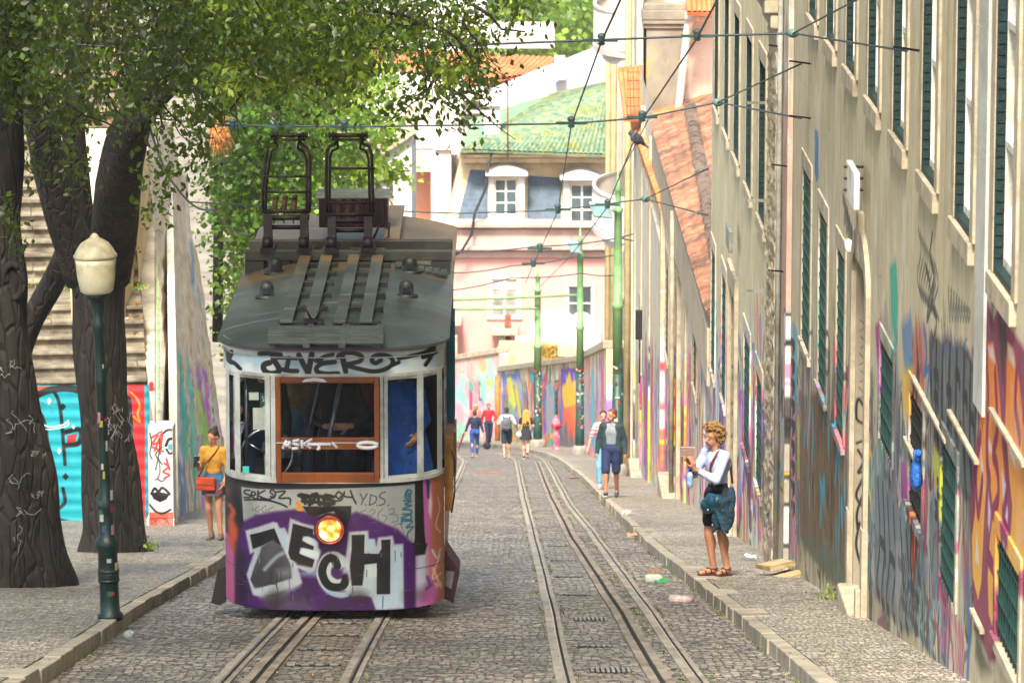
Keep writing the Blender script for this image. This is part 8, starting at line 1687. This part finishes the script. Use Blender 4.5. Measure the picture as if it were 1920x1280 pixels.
rider('passenger in a yellow-sleeved top standing behind the driver in the tram', 538, 1.7, R(30), top=cloth('ochre_top', 'b08a50', '8c6a3c'), sleeves=.9, bottom=cloth('light_jeans', '6a98b4', None), legs=.95, shoes=(cloth('grey_shoe', '3c4450'), False), hair='short', hairc='4a3020', skin=SKIN_P)
rider('passenger in a dark red top deep inside the tram', 682, 1.8, R(-6), top=cloth('dark_red_top', '8a1c2c', '6a1420'), sleeves=.9, bottom=cloth('dark_jeans', '1c2a4c', None), legs=.95, shoes=(cloth('grey_shoe', '3c4450'), False), hair='short', hairc='2c2018')
rider('passenger in a grey-green top inside the tram beside the one in black', 578, 2.2, R(6), top=cloth('grey_green_top', '2c5a50', '6a7a70'), sleeves=.9, bottom=cloth('dark_jeans', '1c2a4c', None), legs=.95, shoes=(cloth('grey_shoe', '3c4450'), False), hair='short', hairc='5c4430')
# ------------------------------------------------------------------ poles, wires and small things
def hY(py, Yref=46.0, yref=80.0): return Yref*(yref-736)/(py-736)
PG = mat('pole_green', '7aa06c', '5f8a58', 3, .5, bump=.2, dirt='b09a3c', dscale=3, dlo=.62, dhi=.75); PGD = mat('pole_dark', '1f4a40', '16342e', 4, .5, bump=.2, dirt='6aa890', dscale=5, dlo=.6)
CONC = mat('concrete_foot', '8f8a80', '77726a', 5, .9, bump=.5)
def pole(label, bx_, by_, ty, r0, split, dz=.12, spike=True):
    b = onG(bx_, by_, dz); t = atY(bx_-2, ty, b.y); o = thing('utility_pole', label, 'pole', tuple(b), group='green tram wire poles'); h = t.z-b.z; zs2 = atY(bx_, split, b.y).z-b.z
    m = MB(); m.lathe(b, [(r0*1.15, 0), (r0*1.15, zs2*.35), (r0*1.08, zs2*.36), (r0*1.0, zs2)], 16); m.build('painted_foot', PGD, o)
    m = MB(); m.lathe(b, [(r0, zs2), (r0*.95, h*.55), (r0*1.12, h*.55+.02), (r0*1.12, h*.55+.12), (r0*.85, h*.55+.14), (r0*.78, h*.86), (r0*1.0, h*.86+.02), (r0*1.0, h*.86+.1), (r0*.6, h*.86+.14), (r0*.55, h*.93), (r0*.8, h*.935), (r0*.45, h*.95), (r0*.12, h)], 16); m.build('shaft', PG, o)
    m = MB(); m.lathe(b-V((0,0,.3)), [(r0*2.2, 0), (r0*2.2, .45), (r0*1.7, .58), (r0*1.2, .6)], 16); m.build('concrete_base', CONC, o)
    r_ = random.Random(int(bx_)); m = MB()
    for i in range(26):
        z = r_.uniform(.8, zs2+.2); a0 = r_.uniform(-2.7, -.8); w_ = r_.uniform(.3, .9); hh_ = r_.uniform(.02, .06); m.m = i % len(SC); m.grid(lambda u, v: b+V((math.cos(a0+w_*u)*(r0*1.17+.002), math.sin(a0+w_*u)*(r0*1.17+.002), z+hh_*2*v)), 4, 1)
    m.build('sticker', smats, o); return o, b
p1, pb1 = pole('tallest green tram pole, behind the man in the grey polo', 1157, 893, 318, .115, 700)
p2, pb2 = pole('slim green pole at the corner of the graffiti wall, carrying a floodlight', 1087, 852, 425, .12, 700)
p3, pb3 = pole('shorter green pole beside the pink hydrant in front of the graffiti wall', 1008, 838, 500, .135, 700)
def flood(label, x0, y0, x1, y1, Y, par):
    o = thing('floodlight', label, 'floodlight', tuple(atY(x0, y1, Y)), group='floodlights on the green poles'); a, b = atY(x0, y1, Y), atY(x1, y0, Y); c = (a+b)/2; w_, h = abs(b.x-a.x)/2, abs(b.z-a.z)/2
    m = MB(); m.obox(c, (w_, .0, -.02), (0, .12, .0), (-.05, 0, h)); m.build('housing', mat('floodlight_grey', '9aa4a6', '8a9496', 5, .4, metal=.3), o, bevel=.02); m = MB(); m.obox(c+V((-.01, -.125, 0)), (w_*.8, 0, -.02), (0, .01, 0), (-.04, 0, h*.75)); m.build('lens', pane_mat('flood_glass', '5a8a90', '90b0b0'), o); m = MB(); m.tube([c+V((w_, 0, 0)), V((par.x, par.y, c.z-.1))], .025, 6); m.build('bracket', PG, o)
flood('square floodlight on the slim green pole at the corner', 1066, 452, 1088, 474, pb2.y-.3, pb2)
flood('white tilted floodlight on the tall green pole', 1108, 380, 1146, 408, pb1.y-.4, pb1)
m = MB()
for (xa, ya), (xb, yb) in (((838,563),(1084,553)), ((838,580),(1006,578))): m.tube([atY(xa, ya, pb3.y-.4), atY(xb, yb, pb3.y-.4)], .045, 8)
for x in (865, 905, 920, 945, 985): m.tube([atY(x, 562, pb3.y-.42), atY(x+3, 572, pb3.y-.42), atY(x+6, 562, pb3.y-.42)], .02, 5)
m.build('bracket_arm', PG, p3)
# hydrant
b_ = onG(1043, 843, .12); o = thing('fire_hydrant', 'pink and red painted fire hydrant in front of the graffiti wall', 'hydrant', tuple(b_)); HM = mat('hydrant_pink', 'd83a58', 'e88a98', 6, .45, bump=.2)
m = MB(); m.lathe(b_, [(.14, 0), (.14, .06), (.08, .08), (.08, .3), (.12, .36), (.12, .46), (.085, .52), (.085, .7), (.11, .74), (.13, .88), (.11, 1.02), (.05, 1.1), (.03, 1.17)], 16); m.build('barrel', HM, o)
for dx, dy in ((-.2, -.05), (.16, -.1), (0, -.22)): m = MB(); m.lathe(b_+V((0, 0, .85)), [(.055, .04), (.055, .13), (.07, .13), (.07, .17)], 12, V((dx, dy, -.05))); m.build('outlet', mat('hydrant_red', 'b81c34', None, 6, .4), o)
# wires across and along the street
def ins(mb, p, s_=1.0):
    s_ *= .8
    mb.lathe(p+V((0,0,-.06*s_)), [(.03*s_, 0), (.05*s_, .02*s_), (.03*s_, .04*s_), (.055*s_, .06*s_), (.035*s_, .08*s_), (.05*s_, .1*s_), (.05*s_, .13*s_), (.02*s_, .15*s_)], 10)
def wire(label, pts, r0, sags=None, insul=(), clamps=(), group=None, scl=1.0):
    P = [atY(x, y, Y) for x, y, Y in pts]; Q = []
    for i in range(len(P)-1):
        n = 10
        for k in range(n): Q.append(P[i].lerp(P[i+1], k/n)-V((0, 0, (sags or 0)*4*(k/n)*(1-k/n))))
    Q.append(P[-1]); o = thing('overhead_wire', label, 'wire', tuple(P[0]), group=group or 'overhead wires of the tramway'); m = MB(); m.tube(Q, r0, 6); m.build('wire', WIRE, o)
    for x, y, Y in insul: m = MB(); ins(m, atY(x, y, Y), scl); m.bar(atY(x, y, Y)+V((-.16*scl, 0, 0)), atY(x, y, Y)+V((.16*scl, 0, 0)), .03*scl, .03*scl); m.build('insulator', mat('insulator_green', '30504c', '22383a', 8, .5), o)
    for x, y, Y in clamps: m = MB(); m.ell(atY(x, y, Y), (.06*scl, .045*scl, .045*scl), 10); m.build('clamp', mat('clamp_green', '5c8078', '3f5c58', 8, .6), o)
    return o
XW = XA-.14
def aw(x, y, X=None): p = atX(x, y, X or XW); return (x, y, p.y)
YA_ = 44.0
wire('nearest and highest cross wire, with two dark insulators against the pale houses', [(-60,72,YA_),(240,90,YA_),(530,95,YA_),(900,84,YA_),(1130,75,YA_),(1310,68,YA_),(1487,63,YA_)], .011, insul=[(1128,76,YA_),(1307,68,YA_),(537,94,YA_),(385,92,YA_),(250,90,YA_)], clamps=[(1487,63,YA_)], scl=1.0)
p = aw(1700, 96); wire('right stay of the nearest cross wire, running down to a hook between two windows', [(1487,63,YA_), p], .009); wire('left stay of the nearest cross wire, rising out of the picture to the right', [(1487,63,YA_), aw(1610, -2)], .009)
Y2 = 58.0
wire('second cross wire, just above the pantographs, with insulators in a row', [(-60,180,50),(215,215,54),(430,235,Y2),(645,238,Y2),(1070,232,Y2),(1205,221,Y2),(1346,192,Y2)], .012, insul=[(525,238,Y2),(645,238,Y2),(1071,231,Y2),(1204,220,Y2),(436,235,Y2)], clamps=[(1346,192,Y2),(222,217,54)], scl=1.25)
wire('upper stay of the second cross wire on the rough stone corner', [(1346,192,Y2), aw(1502, 120)], .010); wire('lower stay of the second cross wire on the rough stone corner', [(1346,192,Y2), aw(1502, 222)], .010)
Y3 = 84.0
wire('third cross wire, running behind the pantographs to the cream house', [(285,368,75),(345,378,78),(480,386,Y3),(860,400,Y3),(1045,394,Y3),(1210,373,Y3)], .014, insul=[(1046,393,Y3),(1139,384,Y3)], clamps=[(1210,373,Y3),(345,377,78)], scl=1.5)
wire('upper stay of the third cross wire on the cream house', [(1210,373,Y3), aw(1328, 316)], .012); wire('lower stay of the third cross wire on the cream house', [(1210,373,Y3), aw(1328, 404)], .012)
for i, (L, Y) in enumerate((([(838,472),(1000,462),(1160,446),(1270,405)], 104), ([(838,512),(960,498),(1080,480),(1158,477)], 112), ([(838,545),(960,520),(1090,512),(1160,515)], 122), ([(1160,446),(1250,452)], 104))):
    wire(('thin cross wire from the tall green pole past the pink house cornice','thin cross wire over the pink house windows','lowest thin cross wire, just above the green bracket arm','short wire from the tall green pole to the wall on its right')[i], [(x, y, Y) for x, y in L], .016, sags=.05, insul=[(1012, 466, Y)] if i == 0 else [(1000, 494, Y)] if i == 1 else (), scl=1.8)
def along(label, L, Y0=44.0, y0=None, r0=.010, sc=1): 
    y0 = y0 or L[0][1]; ya = L[1][1]
    wire(label, [(x, y, YA_*(80-736)/(y-736)) for x, y in L], r0, group='contact wires along the tracks')
along('contact wire above the right track, right-hand of the pair', [(1350,-10),(1307,72),(1204,225),(1139,388),(1070,480),(1010,540)]); along('contact wire above the right track, left-hand of the pair', [(1168,-10),(1128,78),(1071,236),(1046,396),(1012,470),(985,530)])
along('contact wire coming down over the right pantograph', [(478,0),(537,98),(645,240),(700,330),(760,420)]); along('contact wire coming down over the left pantograph', [(255,-10),(385,96),(525,240),(590,330)])
wire('slack black cable hanging from the trees to the rock wall', [(10,75,50),(100,170,52),(215,216,54)], .012, sags=.1); wire('twisted cable sagging from the wire down to the rock wall', [(278,228,56),(330,350,60),(400,392,66),(470,440,74)], .016, sags=.12)
# pigeon on the wire
c = atY(1194, 262, 80); o = thing('pigeon', 'dark pigeon perched beside the contact wire in front of the orange roof', 'bird', tuple(c)); m = MB(); m.ell(V((0,0,.02)), (.13,.1,.1), 12, Matrix.Rotation(R(35), 3, 'Y')); m.ell(V((-.1,0,.12)), (.055,.055,.055), 10); m.cap(V((-.06,0,.06)), V((-.1,0,.12)), .06, .045, 8); m.cap(V((-.15,0,.12)), V((-.18,0,.11)), .012, .005, 6); m.cap(V((.06,0,-.02)), V((.2,0,-.14)), .05, .02, 8); m.cap(V((0,-.02,-.06)), V((0,-.02,-.14)), .01, .01, 6); mesh_obj('body', merged(m, .012, 1), mat('pigeon_grey', '3c4250', '2a2e3a', 8, .7), o)
m = MB(); m.ell(V((.03,-.07,.02)), (.12,.03,.07), 10, Matrix.Rotation(R(38), 3, 'Y')); m.build('wing', mat('pigeon_wing', '22262e', None), o, local=True)
wire('wire under the pigeon', [(1160,330,92),(1194,268,80),(1215,225,72)], .01)
# wooden blocks, bottles, paper against the walls and the kerb
b_ = onG(1472, 1078, .125)
for i, (dx, dy, dz, a, lb_) in enumerate(((-.02,.0,.06,.3,'flattened brown cardboard piece leaning on top at the foot of the wall'), (.1,-.25,.0,.5,'lower brown cardboard piece lying on the pavement at the foot of the wall'))):
    o = thing('cardboard', lb_, 'cardboard', tuple(b_+V((dx-.08,dy,dz))), a, group='cardboard at the wall'); m = MB(); m.obox((0,0,.05), (.14,.0,.02), (.0,.22,-.03), (0,.01,.02)); m.m = 1; m.obox((0,0,.075), (.13,0,.02), (0,.2,-.03), (0,.0,.004)); m.build('sheet', [mat('cardboard', '94805c', '7c6844', 6, .9, bump=.3), mat('cardboard_light', 'b09c74', None, 6, .9)], o, local=True, fix=True, bevel=.004)
def litter_bottle(label, px_, py_, c, rz, L=.2, r0=.035, capc='2a8a4a', g='plastic litter by the right kerb'):
    b = onG(px_, py_, .03); o = thing('plastic_bottle', label, 'bottle', tuple(b), rz, group=g); k = glass('clear_plastic_'+c, c, .45, .12); m = MB(); m.lathe((-L/2,0,.03), [(.005,0),(r0,.008),(r0,L*.4),(r0*.85,L*.5),(r0,L*.6),(r0*.9,L*.72),(.012,L*.93)], 12, (1,0,0)); m.build('bottle_body', k, o, local=True); m = MB(); m.lathe((L/2-.015,0,.03), [(.014,0),(.014,.02)], 10, (1,0,0)); m.build('cap', mat('cap_'+capc, capc, None), o, local=True)
litter_bottle('crushed clear plastic cup lying on the cobbles by the right kerb', 1228, 1088, 'd8dcd8', .3, .22, .045); litter_bottle('flattened clear bottle with a reddish label by the right kerb, nearer than the cup', 1277, 1128, 'e0c8c0', -.2, .24, .04, 'c04a3a')
litter_bottle('clear plastic bottle bottom lying against the left kerb in front of the lamp post', 243, 1195, 'aab4b0', 1.2, .11, .038, 'c8d0cc', 'litter by the left kerb')
for x, y, lb_ in ((1226,1078,'small brown paper scrap beside the plastic cup'),(1240,1096,'green crumpled wrapper on the cobbles by the right kerb'),(1185,1008,'reddish stone chip beside the kerb step'),(1406,1049,'white paper scrap on the pavement at the wall, right of the sandals'),(1175,965,'white paper litter behind the walking man at the wall')):
    b = onG(x, y, .13 if x > 1300 or x == 1175 else .02); o = thing('paper_scrap', lb_, 'litter', tuple(b)); r_ = random.Random(x); m = MB(); c = {1226:'8a6a48',1240:'2f8a4a',1185:'b08468',1406:'dcdcd8',1175:'e0e0dc'}[x]; m.grid(lambda u, v: ((u-.5)*.14, (v-.5)*.14, .02+r_.uniform(0, .05)), 4, 4); m.build('scrap', mat('scrap_'+c, c, None, 9, .8), o, local=True)
# blue bag tied on a grille
c = atX(1718, 890, XA-.1); o = thing('plastic_bag', 'blue plastic bag tied to the dark window grille', 'bag', tuple(c)); m = MB(); m.ell(V((0,0,-.03)), (.05,.12,.09), 12); m.ell(V((0,.03,.05)), (.04,.07,.05), 10); m.cap(V((0,0,.07)), V((.01,-.05,.17)), .022, .03, 8); m.cap(V((0,0,.07)), V((0,.07,.15)), .02, .025, 8); mesh_obj('bag_body', merged(m, .014, 1), mat('blue_bag', '1c5aa8', '144484', 8, .35, bump=.9, bscale=14, bdist=.05), o)
weed('weed', 'small green weed at the foot of the brown graffiti', 1556, 1128, 0, 60, .09, .05, lambda x, y: atX(x, y, XA-.06), 'weeds at the foot of the right wall')
# loudspeaker-like box and sign on the white house by the tall pole
o = thing('wall_lamp', 'small dark lamp box on the pale wall right of the tall green pole', 'lamp', tuple(atX(1194, 625, XC-.2))); m = MB(); p, q = atX(1191, 634, XC-.25), atX(1198, 618, XC-.25); m.box((XC-.25, p.y-.2, p.z), (XC-.1, p.y, q.z)); m.build('housing', BLACKM, o); m = MB(); m.tube([(XC-.15, p.y, p.z), (XC-.15, p.y, p.z-1)], .02, 5); m.build('cable', BLACKM, o)
o = thing('white_awning', 'white rolled awning panel hanging beside the tall green pole', 'awning', tuple(atY(1180, 560, 112))); m = MB(); m.prism([atY(1171, 553, 112), atY(1186, 553, 112), atY(1187, 608, 112), atY(1176, 606, 112)], (0, .4, 0)); m.build('panel', WH, o, fix=True)
# thin rock of cable tray and red bar across the far cobbles
m = MB(); a, b = onG(893, 886, .02), onG(940, 886, .02); m.bar(a, b, .12, .02); tag(m.build('expansion_joint', mat('rusty_joint', '8a5a50', None)), 'thin rusty metal strip let into the cobbles across the far street', 'strip', group='metal strips in the cobbles'); m = MB(); a, b = onG(1062, 896, .02), onG(1082, 895, .02); m.bar(a, b, .12, .02); tag(m.build('expansion_joint', mat('rusty_joint', '8a5a50', None)), 'short rusty metal strip in the cobbles by the right kerb', 'strip', group='metal strips in the cobbles')
for o in [q for q in scene.objects if q.type == 'EMPTY']: o.empty_display_size = .1
# ------------------------------------------------------------------ the summer air between the houses
hz = MB(); hz.box((-405, -16, gz(260)-3), (405, 905, 9.5)); k = NT('haze_air'); k.t.nodes.remove(k.b)
pv = k.t.nodes.new('ShaderNodeVolumePrincipled'); pv.inputs['Density'].default_value = .00022; pv.inputs['Color'].default_value = (.95, .96, 1, 1); pv.inputs['Anisotropy'].default_value = .2
k.l(pv.outputs[0], k.out.inputs['Volume']); k.m.use_nodes = True
ho_ = hz.build('haze', k.m); tag(ho_, kind='stuff')
scene.cycles.volume_bounces = 0
